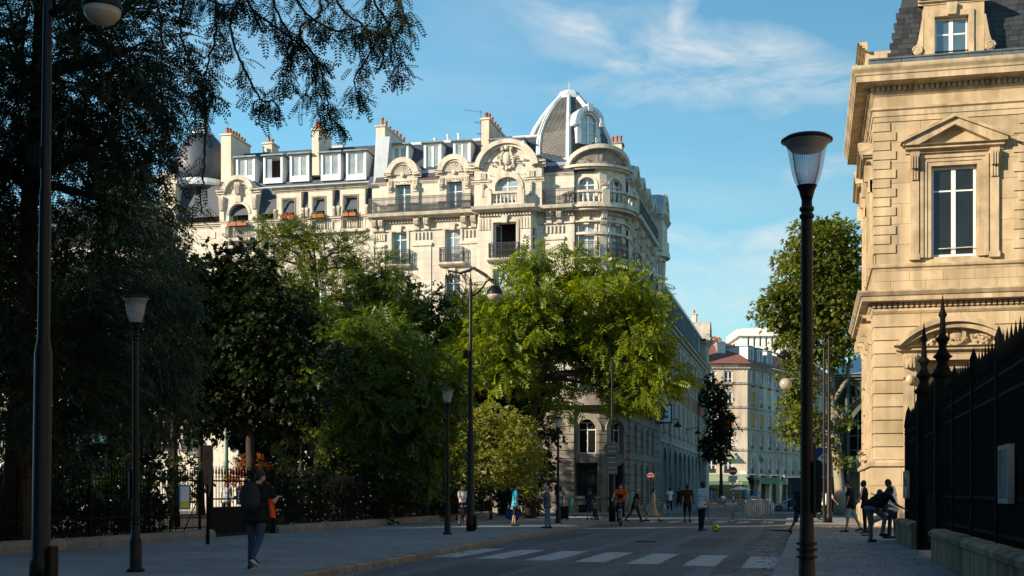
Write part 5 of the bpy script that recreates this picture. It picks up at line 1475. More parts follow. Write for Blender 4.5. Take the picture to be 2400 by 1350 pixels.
# street side: wall, two tall windows with hoods below, two pedimented ones above
wall('wall', MS, YR, ye, 0, zent0, [(YR + 2.2, YR + 4.0, 1.6, 8.2), (YR + 6.4, YR + 8.2, 3.4, 8.2), (YR + 6.4, YR + 7.4, .1, 2.9), (YR + 2.3, YR + 3.9, wz0, wz1), (YR + 7.3, YR + 8.9, wz0, wz1)], 'stone_ochre', rb, depth=.4, b=-.03)
for c in (YR + 3.1, YR + 8.1):
    ped_window(MS, c, wz0, wz1, .8, rb, b=0)
    window(MS, c - .78, c + .78, wz0 + .02, wz1 - .02, rb, b=-.22, glass='pane_dark', transom=.735, fr=.1, mull=.16)
for c, z0 in ((YR + 3.1, 1.6), (YR + 7.3, 3.4)):
    mb = MB(MS); moulding(mb, c - 1.5, c + 1.5, 8.5, 8.85, .55); console(mb, c - 1.2, 7.6, 8.5, .36, .05, .45); console(mb, c + 1.2, 7.6, 8.5, .36, .05, .45); mb.box(c - 1.15, c - .9, .0, .12, z0, 8.2).box(c + .9, c + 1.15, .0, .12, z0, 8.2)
    mb.build('window_hood', 'stone_ochre_trim', rb)
    window(MS, c - .88, c + .88, z0 + .02, 8.18, rb, b=-.25, glass='pane_dark', transom=.7, fr=.1, mull=.16)
MB(MS).box(YR + 6.42, YR + 7.38, -.14, -.06, .1, 2.88).build('door', 'door_wood', rb)
mb = MB(MS); moulding(mb, YR + 4.9, YR + 9.0, 3.05, 3.3, .3, .1)
for k in range(12): mb.box(YR + 5.0 + k * .33, YR + 5.16 + k * .33, .1, .3, 2.86, 3.05)
mb.build('door_hood', 'stone_ochre_trim', rb)
MB().box(XR + .5, xe, YR + .6, ye, 0, zent0).build('core', 'interior', rb)
MB().add([(XR, ye, 0), (xe, ye, 0), (xe, ye, zcor), (XR, ye, zcor)], [(0, 1, 2, 3)]).build('back_wall', 'stone_ochre', rb)
# ---------------------------------------------------------------- long grey school-like building down the side street
XG = X0 + .0
MG = FrX(XG)
g0, g1 = YE + .02, 150.0
gr_ = thing('arcaded_building', 'long grey institutional building with a row of blue-grey arches at street level', 'building', (XG, g0, 0), world=True)
zc_ = 15.8
nb_ = 10; bwid = (g1 - 4 - g0 - 1.0) / nb_
cs = [g0 + 1.4 + (k + .5) * bwid for k in range(nb_)]
rows = [(6.6, 9.5, .55), (11.2, 14.4, .75)]
ops = [(c - h_, c + h_, a, b) for c in cs for a, b, h_ in rows]
wall('wall', MG, g0, g1, 5.6, zc_, ops, 'grey_facade', gr_, depth=.4)
aop = [(c - bwid * .36, c + bwid * .36, .1, 5.2) for c in cs]
wall('arcade', MG, g0, g1, 0, 5.6, aop, 'arch_blue', gr_, depth=.7)
for c in cs:
    mb = MB(MG); hw_ = bwid * .36
    for s in (-1, 1):
        mb.prism([(c + s * hw_, 5.22), (c + s * hw_, 3.6)] + [(c + s * hw_ * math.cos(R(a)), 3.6 + 1.6 * math.sin(R(a))) for a in (15, 30, 45, 60, 75, 90)] + [(c, 5.22)], -.6, -.004)
    mb.build('arch_spandrel', 'arch_blue', gr_)
    mb = MB(MG); mb.arch(c, 3.6, hw_, hw_ + .3, 0, .1, 0, 180, 16, 1.6, 1.95); mb.box(c - hw_ - .28, c - hw_, 0, .12, 0, 3.6).box(c + hw_, c + hw_ + .28, 0, .12, 0, 3.6); mb.build('arch', 'arch_blue', gr_)
    MB(MG).box(c - hw_ - .02, c + hw_ + .02, -.72, -.68, 0, 5.3).build('arch_infill', 'pane_dark', gr_)
    for a, b, h_ in rows:
        window(MG, c - h_ + .02, c + h_ - .02, a + .02, b - .02, gr_, b=-.3, glass='pane_dark', frame='grey_trim', transom=.5)
        MB(MG).box(c - h_ - .12, c + h_ + .12, 0, .22, a - .18, a).build('sill', 'grey_trim', gr_)
    mb = MB(MG)
    for k in range(3): mb.box(c + bwid / 2 - .25 + k * .2, c + bwid / 2 - .12 + k * .2, 0, .08, 11.2, 14.4)
    mb.box(c + bwid / 2 - .35, c + bwid / 2 + .45, 0, .14, 14.4, 14.8); mb.build('pilaster', 'grey_trim', gr_)
    # brick panel between the storeys
    MB(MG).box(c - bwid * .42, c + bwid * .42, 0, .04, 9.75, 10.8).build('brick_panel', 'brick_red', gr_)
mb = MB(MG); moulding(mb, g0, g1, 15.0, zc_, .7); moulding(mb, g0, g1, 10.85, 11.05, .12); mb.box(g0, g1, 0, .1, 5.55, 5.75); mb.build('cornice', 'grey_trim', gr_)
# zinc attic with closely set windows
wall('zinc_attic', FrX(XG - .3), g0, g1 - 4, zc_, 19.0, [(g0 + .9 + k * 1.62, g0 + 1.75 + k * 1.62, zc_ + .4, 18.3) for k in range(24)], 'zinc_dark', gr_, depth=.3)
for k in range(24):
    a = g0 + .9 + k * 1.62
    window(FrX(XG - .3), a + .01, a + .84, zc_ + .42, 18.28, gr_, b=-.15, glass='pane', frame='zinc_dark', leaves=1, transom=0)
    MB(FrX(XG - .3)).box(a - .42, a - .3, 0, .25, zc_, 18.8).build('zinc_fin', 'zinc_dark', gr_)
MB(FrX(XG - .3)).sweep([(-3, 19.5), (-.1, 19.05), (.2, 18.98), (.2, 18.75), (-3, 18.9)], g0, g1 - 4).build('roof', 'zinc', gr_)
railing(FrX(XG - .3), g0 + .3, g1 - 4.5, -.5, 19.2, 20.1, gr_, 'roof_railing', ends=False, m='galvanised', step=.5, fancy=False)
# end pavilion with arched gable
c = g1 - 2.0
MB(MG).box(g1 - 4, g1, -6, .35, 5.6, 18.6).build('end_pavilion', 'grey_facade', gr_)
mb = MB(MG); moulding(mb, g1 - 4.3, g1 + .3, 18.2, 18.9, .6, .35); mb.arch(c, 18.9, 1.1, 1.6, -4, .7, 0, 180, 14, 1.5, 2.1); mb.prism([(c + 1.12 * math.cos(R(a)), 18.9 + 1.52 * math.sin(R(a))) for a in range(0, 181, 20)], -3.9, .5); mb.build('arched_gable', 'grey_trim', gr_)
for z in (7.5, 11.6, 15.6): window(MG, c - .6, c + .6, z, z + 2.2, gr_, b=.42, glass='pane_dark')
mb = MB(MG); mb.box(g1 - 4.2, g1 + .1, .35, .6, 5.3, 5.9); mb.box(g1 - 4, g1, -6, .35, 0, 5.6); mb.build('pavilion_base', 'arch_blue', gr_)
p = onX(1633, 727, XG - 2.0); chimney('chimney', FrX(XG - 2), p.y - .8, p.y + .8, -.6, 0, 18.5, p.z - .6, gr_, 'render_white', 1, 'b', seed=3)
for px in (1573, 1618):                        # rain pipes
    q = onX(px, 900, XG + .12); MB().tube([(q.x, q.y, 3), (q.x, q.y, 15.2)], .07, 6).build('rain_pipe', 'grey_trim', gr_)
MB().add([(XG, g1, 0), (XG - 7, g1, 0), (XG - 7, g1, 18.6), (XG, g1, 18.6)], [(0, 1, 2, 3)]).build('end_wall', 'grey_facade', gr_)
# two wall lamps and a projecting sign
def wall_lamp(px, py, label):
    q = onX(px, py, XG + .75)
    t = thing('wall_lamp', label, 'wall lamp', (XG, q.y, q.z), group='black wall lamps on arcaded building', world=True)
    z = q.z; y = q.y
    MB().tube([(XG, y, z + .1), (XG + .3, y, z + .16), (XG + .95, y, z + .35), (XG + 1.1, y, z + .3), (XG + 1.15, y, z + .1)], .035, 6).build('arm', 'iron', t)
    MB().box(XG, XG + .05, y - .06, y + .06, z - .25, z + .3).build('wall_plate', 'iron', t)
    MB().lathe([(.05, .12), (.1, .05), (.13, 0), (.34, -.22), (.36, -.3), (.33, -.3)], (XG + 1.15, y, z), 14).build('shade', 'lamp_black', t, True)
    MB().ball((XG + 1.15, y, z - .3), (.16, .16, .1), 10, 6).build('bulb_glass', 'globe_glass', t)
wall_lamp(1577, 992, 'black cone wall lamp over the nearer arches, beside the projecting sign')
wall_lamp(1626, 1010, 'black cone wall lamp on a bracket over the farther arches')
q = onX(1562, 970, X0 + .9)
t = thing('projecting_sign', 'narrow white and blue illuminated sign projecting from corner building balcony', 'sign', (X0 + .3, q.y, q.z), world=True)
MB().box(X0 + .3, X0 + 1.35, q.y - .06, q.y + .06, q.z - .75, q.z + .75).build('sign_box', 'sign_blue', t)
MB().box(X0 + .42, X0 + 1.23, q.y - .075, q.y - .06, q.z - .62, q.z + .62).build('face', 'sign_white', t)
for k in range(2): MB().box(X0 + .55, X0 + 1.05, q.y - .08, q.y - .076, q.z - .35 + k * .42, q.z - .1 + k * .42).build('emblem', 'poster_blue', t)

# ---------------------------------------------------------------- beige house closing the street
DB = 160.0
pb = W(1752, 1155, DB); pb.z = 0
er = Vector((CT, ST)); ef = Vector((-ST, CT))
rd = (er * math.sin(R(31.7)) + ef * math.cos(R(31.7))).normalized()
nl = -ef; nr = Vector((rd.y, -rd.x))
Lw = 16.0; Rw = 40.0
MLF = Fr2(pb.x - er.x * Lw, pb.y - er.y * Lw, er.x, er.y, nl.x, nl.y)     # a: 0..Lw
MRT = Fr2(pb.x, pb.y, rd.x, rd.y, nr.x, nr.y)
bh = thing('beige_house', 'five-storey beige rendered house with brown roof and green cafe awning', 'building', pb, world=True)
sc_ = DB / F
zB = lambda py: H + (HY - py) * sc_
eav = zB(857)
lx = lambda px: Lw - (1752 - px) * sc_
rowsB = [(zB(906), zB(869)), (zB(953), zB(918)), (zB(1004), zB(968)), (zB(1054), zB(1020)), (zB(1109), zB(1071))]
bands = [zB(900 - 2), zB(950 + 4), zB(1004), zB(1054)]
def ralong(px, d0=DB):
    t = (px - CXP) / F                         # intersection of the pixel column with the right face
    # solve pb + rd*u = lambda*(er*t + ef)
    v = er * t + ef
    M2 = Matrix(((v.x, -rd.x), (v.y, -rd.y))); s = M2.inverted() @ Vector((pb.x, pb.y)); return s.y
cl = [lx(1707), lx(1668), lx(1630)]
opsL = [(c - .55, c + .55, a, b) for c in cl for a, b in rowsB]
cr_ = [ralong(px) for px in (1764.5, 1784, 1804, 1823, 1841)]
step = (cr_[-1] - cr_[0]) / 4
cr_ = [cr_[0] + k * step for k in range(9)]
opsR = [(c - .55, c + .55, a, b) for c in cr_ for a, b in rowsB]
zgf = zB(1112)
wall('wall', MLF, 0, Lw, zgf, eav, opsL, 'render_beige', bh)
wall('wall', MRT, 0, Rw, zgf, eav, opsR, 'render_shaded_stained', bh)  # right face's shade is put into its darker, stained render
MB(MLF).box(Lw - 12, Lw - .0, .0, .02, zB(893) + .1, eav - .05).build('painted_band', 'render_white', bh) if False else None
def shop(M, ops, tagr):
    for i, (p, q, r, s) in enumerate(ops):
        k = i % 5
        if (tagr, i // 5, k) in (('R', 0, 1), ('R', 0, 2), ('R', 1, 2), ('L', 0, 2)):
            o = MB(M).box(p, q, -.12, -.08, r + (s - r) * .22, s).build('blind', 'shutter_yellow', bh)
            MB(M).box(p, q, -.16, -.1, r, r + (s - r) * .22).build('guard', 'brick_red', bh)
        else:
            window(M, p + .02, q - .02, r + .02, s - .02, bh, b=-.16, glass='pane_dark', mull=.14, fr=.12, transom=.5)
            MB(M).box(p + .02, q - .02, -.08, -.05, r + .02, r + (s - r) * .28).build('guard', 'iron_balcony', bh)
shop(MLF, opsL, 'L'); shop(MRT, opsR, 'R')
for M_, L2 in ((MLF, Lw), (MRT, Rw)):
    mb = MB(M_)
    for z in bands: mb.box(0, L2, 0, .12, z - .14, z + .14)
    mb.build('string_course', 'render_shaded_stained', bh)
    mb = MB(M_); moulding(mb, 0, L2, eav - .2, eav + .25, .4); n = int(L2 / .5)
    for k in range(n): mb.box(k * .5, k * .5 + .25, .1, .3, eav - .35, eav - .2)
    mb.build('eaves_cornice', 'render_shaded_stained', bh)
# roof
rz = zB(812) + 1.0
inn = (-(nl + nr)).normalized() * 5.0
pa_ = Vector((pb.x - er.x * Lw, pb.y - er.y * Lw)); pr_ = Vector((pb.x, pb.y)) + rd * Rw
pin = Vector((pb.x, pb.y)) - nl * 4.2 - nr * 1.4
qa = pa_ - nl * 4.2; qr = pr_ - nr * 4.2
pin = Vector((pb.x, pb.y)) + (qa - pa_) * .9 + (qr - pr_) * .55
mb = MB(); of = .35
A0 = pa_ + nl * of; C0 = Vector((pb.x, pb.y)) + nl * of + nr * of; R0 = pr_ + nr * of
mb.add([(A0.x, A0.y, eav + .25), (C0.x, C0.y, eav + .25), (R0.x, R0.y, eav + .25), (qr.x, qr.y, rz), (pin.x, pin.y, rz), (qa.x, qa.y, rz)], [(0, 1, 4, 5), (1, 2, 3, 4)])
qb = qa - nl * 6; qd = qr - nr * 6
mb.add([(qa.x, qa.y, rz), (pin.x, pin.y, rz), (qr.x, qr.y, rz), (qd.x, qd.y, rz), (qb.x, qb.y, rz)], [(0, 1, 2, 3, 4)])
mb.build('roof', 'roof_red', bh)
for a in (ralong(1768), ralong(1790), ralong(1812)):
    dormer(MRT, a - 1.0, a + 1.0, eav + .5, eav + 2.6, -.5, -4, bh, m='zinc', glass='pane_dark', frame=.3)
chimney('chimney', MLF, lx(1688), lx(1707), -4.5, -2.2, eav + .5, zB(800), bh, 'zinc', 2, 'b', seed=2)
chimney('chimney', MLF, lx(1712), lx(1742), -6.2, -5.2, eav + .5, zB(806), bh, 'render_beige', 7, 'a', seed=8)
chimney('chimney', MRT, ralong(1775), ralong(1800), -7, -6, eav + .5, zB(806) + 1.2, bh, 'render_beige', 8, 'a', seed=9)
# ground floor: cafe front, awnings, letters
MB(MLF).box(0, Lw, -.6, -.5, 0, zgf).build('shopfront', 'pane_dark', bh)
MB(MRT).box(0, Rw, -.6, -.5, 0, zgf).build('shopfront', 'pane_dark', bh)
mb = MB(MRT)
for k in range(10): mb.box(3.5 + k * 4, 4.0 + k * 4, -.5, .05, 0, zgf)
mb.box(14, Rw, -.5, .1, zgf - 1.2, zgf); mb.build('shop_piers', 'render_beige', bh)
mb = MB(MLF); mb.box(Lw - .35, Lw, -.5, .0, 0, zgf); mb.box(0, Lw, -.4, .1, zgf - .35, zgf + .02); mb.build('shop_fascia', 'awning_green', bh)
aw = MB(MLF); zt2 = zgf - .3; zl2 = zB(1128)
aw.add([(Lw - 9, .1, zt2), (Lw - .3, .1, zt2), (Lw - .2, 1.8, zl2), (Lw - 9, 1.8, zl2)], [(0, 1, 2, 3)])
awn = aw.build('awning', 'awning_green', bh)
MB(MLF).add([(Lw - 9, 1.8, zl2), (Lw - .2, 1.8, zl2), (Lw - .2, 1.82, zl2 - .45), (Lw - 9, 1.82, zl2 - .45)], [(0, 1, 2, 3)]).build('valance', 'awning_edge', awn)
text_on('croco', .62, 'letter_yellow', MLF @ Matrix.Translation((Lw - 1.75, 1.86, zl2 - .22)), awn, extrude=.01, spacing=1.1)
aw = MB(MRT); aw.add([(1.2, .1, zt2), (10, .1, zt2), (10, 1.2, zl2 + .1), (1.2, 1.2, zl2 + .1)], [(0, 1, 2, 3)]); awn = aw.build('awning', 'awning_edge', bh)
MB(MRT).add([(1.2, 1.2, zl2 + .1), (10, 1.2, zl2 + .1), (10, 1.22, zl2 - .3), (1.2, 1.22, zl2 - .3)], [(0, 1, 2, 3)]).build('valance', 'awning_edge', awn)
text_on('croco', .5, 'letter_yellow', MRT @ Matrix.Translation((8.6, 1.26, zl2 - .08)), awn, extrude=.01, spacing=1.1)
# little green window awnings
for M_, a, hw_ in ((MLF, lx(1707), .95), (MRT, cr_[1], .75)):
    zt3 = rowsB[4][1] + .5
    MB(M_).add([(a - hw_, .02, zt3), (a + hw_, .02, zt3), (a + hw_, .7, zt3 - .75), (a - hw_, .7, zt3 - .75), (a - hw_, .02, zt3 - .75), (a + hw_, .02, zt3 - .75)], [(0, 1, 2, 3), (0, 3, 4), (1, 5, 2)]).build('window_awning', 'awning_green', bh)
o = MB(MLF).prism([(Lw - .9, zB(1112)), (Lw - .1, zB(1112)), (Lw - .1, zB(1106)), (Lw - .3, zB(1103.5)), (Lw - .7, zB(1103.5)), (Lw - .9, zB(1106))], 0, .04).build('street_plate', 'sign_white', bh)
# white block of flats behind
wb = W(1735, 1155, 235.0); scw = 235 / F; zW = lambda py: H + (HY - py) * scw
MWB = Fr2(wb.x, wb.y, er.x, er.y, -ef.x, -ef.y)
wt = thing('white_apartment_block', 'modern white apartment block with flat roof behind the beige house', 'building', (wb.x, wb.y, 0), world=True)
wops = [((1752 - 1735 + k * 14) * scw, (1757 - 1735 + k * 14) * scw, zW(812), zW(790)) for k in range(7)]
wall('wall', MWB, 0, 11.5, 0, zW(788), [(a, b, c, zW(789)) for a, b, c, d in wops], 'white_wall', wt)
MB(MWB).box(-.6, 12, -12, .5, zW(788), zW(772)).build('top_storey', 'white_wall', wt)
MB(MWB).box(.6, 11, -10, -1, zW(772), zW(768)).build('roof_slab', 'white_wall', wt)
MB(MWB).box(.1, 11.4, -12, -.6, 0, zW(788)).build('core', 'white_wall', wt)
for a, b, c, d in wops: window(MWB, a, b, c, zW(789), wt, b=-.2, glass='pane_dark', leaves=1)

# ---------------------------------------------------------------- iron market hall on the right
YH = 96.0; MH = FrY(YH)
hl = thing('iron_market_hall', 'dark green iron market hall with glazed arch and roller shutter', 'building', (6, YH, 0), world=True)
hx0 = onY(1955, 1000, YH).x; hx1 = hx0 + 12; hc = hx0 + 4.3; hz = lambda py: onY(1995, py, YH).z
zsp = hz(1045); ra = 3.5
op = [(hc - ra, hc + ra, 0, hz(905) - .2)]
wall('gable_wall', MH, hx0, hx1, 0, hz(898), op, 'hall_green', hl, depth=.5)
mb = MB(MH); mb.arch(hc, zsp, ra, ra + .35, -.1, .3, 0, 180, 24, hz(925) - zsp, hz(918) - zsp); mb.build('arch_rib', 'hall_green', hl)
mb = MB(MH)
for s in (-1, 1):
    mb.prism([(hc + s * ra, hz(905) - .2), (hc + s * ra, zsp)] + [(hc + s * ra * math.cos(R(a)), zsp + (hz(925) - zsp) * math.sin(R(a))) for a in (15, 30, 45, 60, 75, 90)] + [(hc, hz(905) - .2)], -.3, -.1)
mb.build('spandrel', 'hall_green', hl)
for s, r_ in ((-1, .55), (-1, .95)):
    pass
for k, (px, py, r_) in enumerate(((1985, 925, .75), (2004, 922, .5))):
    p = onY(px, py, YH); MB(MH).arch(p.x, p.z, r_ - .16, r_, -.1, .25, 0, 360, 20).build('iron_ring', 'hall_dark', hl)
MB(MH).box(hc - ra, hc + ra, -.32, -.28, 3.2, hz(925)).build('glazing', 'pane_dark', hl)
mb = MB(MH)
for k in range(9): mb.box(hc - ra + k * ra / 4 - .05, hc - ra + k * ra / 4 + .05, -.28, -.2, 3.2, hz(925))
for k in range(7): mb.box(hc - ra, hc + ra, -.28, -.19, 3.4 + k * 1.05, 3.48 + k * 1.05)
mb.build('glazing_bars', 'hall_green', hl)
mb = MB(MH); mb.box(hx0, hx1, 0, .15, 2.9, 4.1)
mb.build('lintel', 'hall_green', hl)
for k in range(9):
    MB(MH).arch(hc - ra + .5 + k * 1.0, 3.5, .28, .42, .15, .24, 0, 360, 14).build('iron_ring', 'hall_dark', hl)
mb = MB(MH); mb.box(hc - ra, hc + ra, -.4, -.35, 0, 2.9)
for k in range(28): mb.box(hc - ra, hc + ra, -.35, -.32, k * .105, k * .105 + .07)
mb.build('roller_shutter', 'hall_green', hl)
mb = MB(MH)
for a in (hx0, hx0 + .9): mb.tube([(a, .3, 0), (a, .3, hz(898))], .2, 8)
mb.build('column', 'hall_dark', hl)
mb = MB(MH); moulding(mb, hx0 - .4, hx1, hz(898), hz(878), .6); mb.build('cornice', 'hall_green', hl)
rbox('roof', [(hx0 - .5, YH - .6, hz(878)), (hx1, YH - .6, hz(878)), (hx1, YH + 14, hz(790)), (hx0 + 2, YH + 14, hz(790)), (hx0 - .5, YH + 20, hz(878))], [(0, 1, 2, 3), (0, 3, 4)], 'zinc', hl)
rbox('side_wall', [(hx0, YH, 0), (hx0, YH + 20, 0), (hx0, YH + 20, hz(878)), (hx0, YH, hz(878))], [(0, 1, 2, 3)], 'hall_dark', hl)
q = onY(1928, 1030, YH - 1.5)
bn = thing('banner_board', 'dark blue hall banner board with two pale diamond badges and lettering', 'banner', (q.x, q.y, 0), world=True)
MBn = FrY(YH - 1.5); zt4 = onY(1928, 998, YH - 1.5).z; zb4 = onY(1928, 1118, YH - 1.5).z
MB(MBn).box(q.x - .55, q.x + .75, -.05, .05, zb4, zt4).build('board', 'sign_blue', bn)
for a in (q.x - .5, q.x + .7): MB(MBn).box(a - .04, a + .04, -.14, -.05, 0, zt4).build('post', 'iron', bn)
for py in (1014, 1075):
    zc3 = onY(1928, py, YH - 1.5).z; c = q.x + .1
    s_ = .34 if py < 1050 else .46
    MB(MBn).prism([(c - s_, zc3), (c, zc3 - s_), (c + s_, zc3), (c, zc3 + s_)], .05, .07).build('badge', 'sign_white', bn)
for k, s_ in enumerate(('SPORT', 'LIBERTE', 'SOUVENIR')[:3]):
    MB(MBn).box(q.x - .25 - .05 * k, q.x + .4, .05, .06, onY(1928, 1032 + 8 * k, YH - 1.5).z - .05, onY(1928, 1032 + 8 * k, YH - 1.5).z + .05).build('lettering', 'letter_white', bn)
# plain house fronts, some closing open sides, some added unseen to shade
def plain_house(name, label, x0, x1, y0, y1, h, m, nfl, face):
    t = thing(name, label, 'building', ((x0 + x1) / 2, (y0 + y1) / 2, 0), world=True)
    if face == 'x+': M_, a0, a1 = FrX(x1), y0, y1
    elif face == 'x-': M_, a0, a1 = Matrix(((0, -1, 0, x0), (1, 0, 0, 0), (0, 0, 1, 0), (0, 0, 0, 1))), y0, y1
    else: M_, a0, a1 = FrY(y0), x0, x1
    fh = h / (nfl + .4); n = max(1, int((a1 - a0) / 3.2)); ops = []
    for k in range(n):
        c = a0 + (k + .5) * (a1 - a0) / n
        for f in range(nfl): ops.append((c - .55, c + .55, .9 + f * fh, .9 + f * fh + fh * .62))
    wall('wall', M_, a0, a1, 0, h, ops, m, t)
    for o in ops: window(M_, o[0] + .02, o[1] - .02, o[2] + .02, o[3] - .02, t)
    e = .05
    MB().box(x0 + (.4 if face == 'x-' else e), x1 - (.4 if face == 'x+' else e), y0 + (.4 if face == 'y-' else e), y1 - e, 0, h - .05).build('core', m, t)
    MB().add([(x0, y0, h), (x1, y0, h), (x1, y1, h), (x0, y1, h), (x0 + 2, y0 + 2, h + 3.4), (x1 - 2, y0 + 2, h + 3.4), (x1 - 2, y1 - 2, h + 3.4), (x0 + 2, y1 - 2, h + 3.4)], [(0, 1, 5, 4), (1, 2, 6, 5), (2, 3, 7, 6), (3, 0, 4, 7), (4, 5, 6, 7)]).build('roof', 'slate', t)
    return t
plain_house('apartment_building', 'added unseen apartment house across the garden, placed to shade the street', -62, -48, -75, 2.5, 27.5, 'stone', 7, 'x+')  # unseen shadow caster added for the near street
plain_house('apartment_building', 'stone apartment house far behind garden trees', X(395) - 16, X(395) - .2, Y0 + .3, Y0 + 12, 19, 'stone', 5, 'y-')
# ---------------------------------------------------------------- unseen blocks added beside and behind the viewer to cut sky light
plain_house('sky_blocking_wing', 'added unseen stone block behind the iron fence, cutting off sky light', 11.5, 24, -30, 44, 17, 'stone_ochre', 4, 'x-')
plain_house('apartment_building', 'added unseen stone block behind the pavement lamp, cutting off sky light', -30, 20, -62, -48, 22, 'stone', 6, 'y-')
# ---------------------------------------------------------------- trees and shrubs
rng = np.random.default_rng(5)
def frond_template(pairs=5, w=.30, ll=.34, droop=.35, tip=True, fold=.25):
    """unit pinnate leaf along +x: leaflets are small folded quads"""
    T = []
    for i in range(pairs):
        t = .18 + .74 * i / max(1, pairs - 1)
        base = np.array([t, 0, -droop * t * t])
        l = ll * (1 - .35 * abs(t - .5))
        for s in (-1, 1):
            d = np.array([.45, s * .9, -.22 - fold * .5]); d /= np.linalg.norm(d)
            side = np.array([.9, -s * .45, 0]) * w * l
            tipp = base + d * l; mid = base + d * l * .5 + np.array([0, 0, .03])
            T.append([base, mid + side * .5, tipp, mid - side * .5])
    if tip:
        base = np.array([.92, 0, -droop * .85]); tipp = base + np.array([ll * .9, 0, -.25 * ll])
        mid = (base + tipp) / 2; T.append([base, mid + np.array([0, w * ll * .5, .02]), tipp, mid - np.array([0, w * ll * .5, -.02])])
    return np.array(T)                          # (m,4,3)
def leaf_template(w=.62):
    return np.array([[[0, 0, 0], [.45, w / 2, .06], [1, 0, -.1], [.45, -w / 2, .06]]])
def sprig_template(k=5, w=.5, spread=.9):
    T = []
    r = np.random.default_rng(k)
    for i in range(k):
        a = r.uniform(-spread, spread) * 1.6; t = r.uniform(0, .75); z = r.uniform(-.25, .25)
        d = np.array([math.cos(a), math.sin(a), r.uniform(-.5, .2)]); d /= np.linalg.norm(d); l = r.uniform(.3, .5)
        sd = np.cross(d, [0, 0, 1.0]); sd /= np.linalg.norm(sd)
        b = np.array([t, 0, z * .3]); T.append([b, b + d * l * .5 + sd * l * w * .5 + [0, 0, .04], b + d * l, b + d * l * .5 - sd * l * w * .5 + [0, 0, .04]])
    return np.array(T)
def scatter(T, pos, axis, size, roll=.5):
    n = len(pos)
    x = axis / (np.linalg.norm(axis, axis=1, keepdims=True) + 1e-9)
    up = np.tile([0, 0, 1.0], (n, 1)) + rng.normal(0, roll, (n, 3))
    y = np.cross(up, x); y /= (np.linalg.norm(y, axis=1, keepdims=True) + 1e-9)
    z = np.cross(x, y)
    Rm = np.stack([x, y, z], axis=2)            # columns
    V = T.reshape(-1, 3)
    out = np.einsum('nij,mj->nmi', Rm, V) * size[:, None, None] + pos[:, None, :]
    return out.reshape(-1, 3)
def quad_mesh(name, V, m):
    nq = len(V) // 4
    me = bpy.data.meshes.new(name)
    me.vertices.add(len(V)); me.vertices.foreach_set('co', V.astype(np.float32).ravel())
    me.loops.add(len(V)); me.loops.foreach_set('vertex_index', np.arange(len(V), dtype=np.int32))
    me.polygons.add(nq); me.polygons.foreach_set('loop_start', np.arange(0, len(V), 4, dtype=np.int32))
    try: me.polygons.foreach_set('loop_total', np.full(nq, 4, dtype=np.int32))
    except Exception: pass
    me.materials.append(MATS[m]); me.update(calc_edges=True)
    return me
QUADS = 0
def lobe(px, py, d, rx, ry, rd=None):
    c = W(px, py, d); k = d / F
    return (np.array(c), np.array([rx * k, (rd if rd else rx * k), ry * k]))
def wobble(dirs, seed):
    r = np.random.default_rng(seed); f = np.ones(len(dirs))
    for k in range(6):
        v = r.normal(0, 1, 3) * r.uniform(1.5, 4.5); f += r.uniform(.05, .13) * np.sin(dirs @ v + r.uniform(0, 6.28))
    return f
def crown_points(lobes, dens, cl_r, per, seed, shell=.5):
    """clusters through each lobe's outer volume; returns leaf positions, axes, cluster centres"""
    P_, A_, C_ = [], [], []
    for i, (c, r) in enumerate(lobes):
        area = 4 * math.pi * ((r[0] * r[1] + r[0] * r[2] + r[1] * r[2]) / 3)
        n = max(4, int(area * dens / per))
        dv = rng.normal(0, 1, (n, 3)); dv /= np.linalg.norm(dv, axis=1, keepdims=True)
        rad = (shell + (1.04 - shell) * rng.random(n) ** .6) * wobble(dv, seed * 31 + i)
        cc = c + dv * r * rad[:, None]
        # rotate ellipsoid's x axis to the camera's right is not needed: lobes are near round in plan
        C_.append(cc)
        rr = cl_r * rng.uniform(.55, 1.25, n)
        off = rng.normal(0, 1, (n, per, 3)) * np.array([.5, .5, .30]) * rr[:, None, None]
        pos = cc[:, None, :] + off
        ax = off + dv[:, None, :] * rr[:, None, None] * .55 + rng.normal(0, .25, off.shape) * rr[:, None, None]
        P_.append(pos.reshape(-1, 3)); A_.append(ax.reshape(-1, 3))
    return np.concatenate(P_), np.concatenate(A_), C_
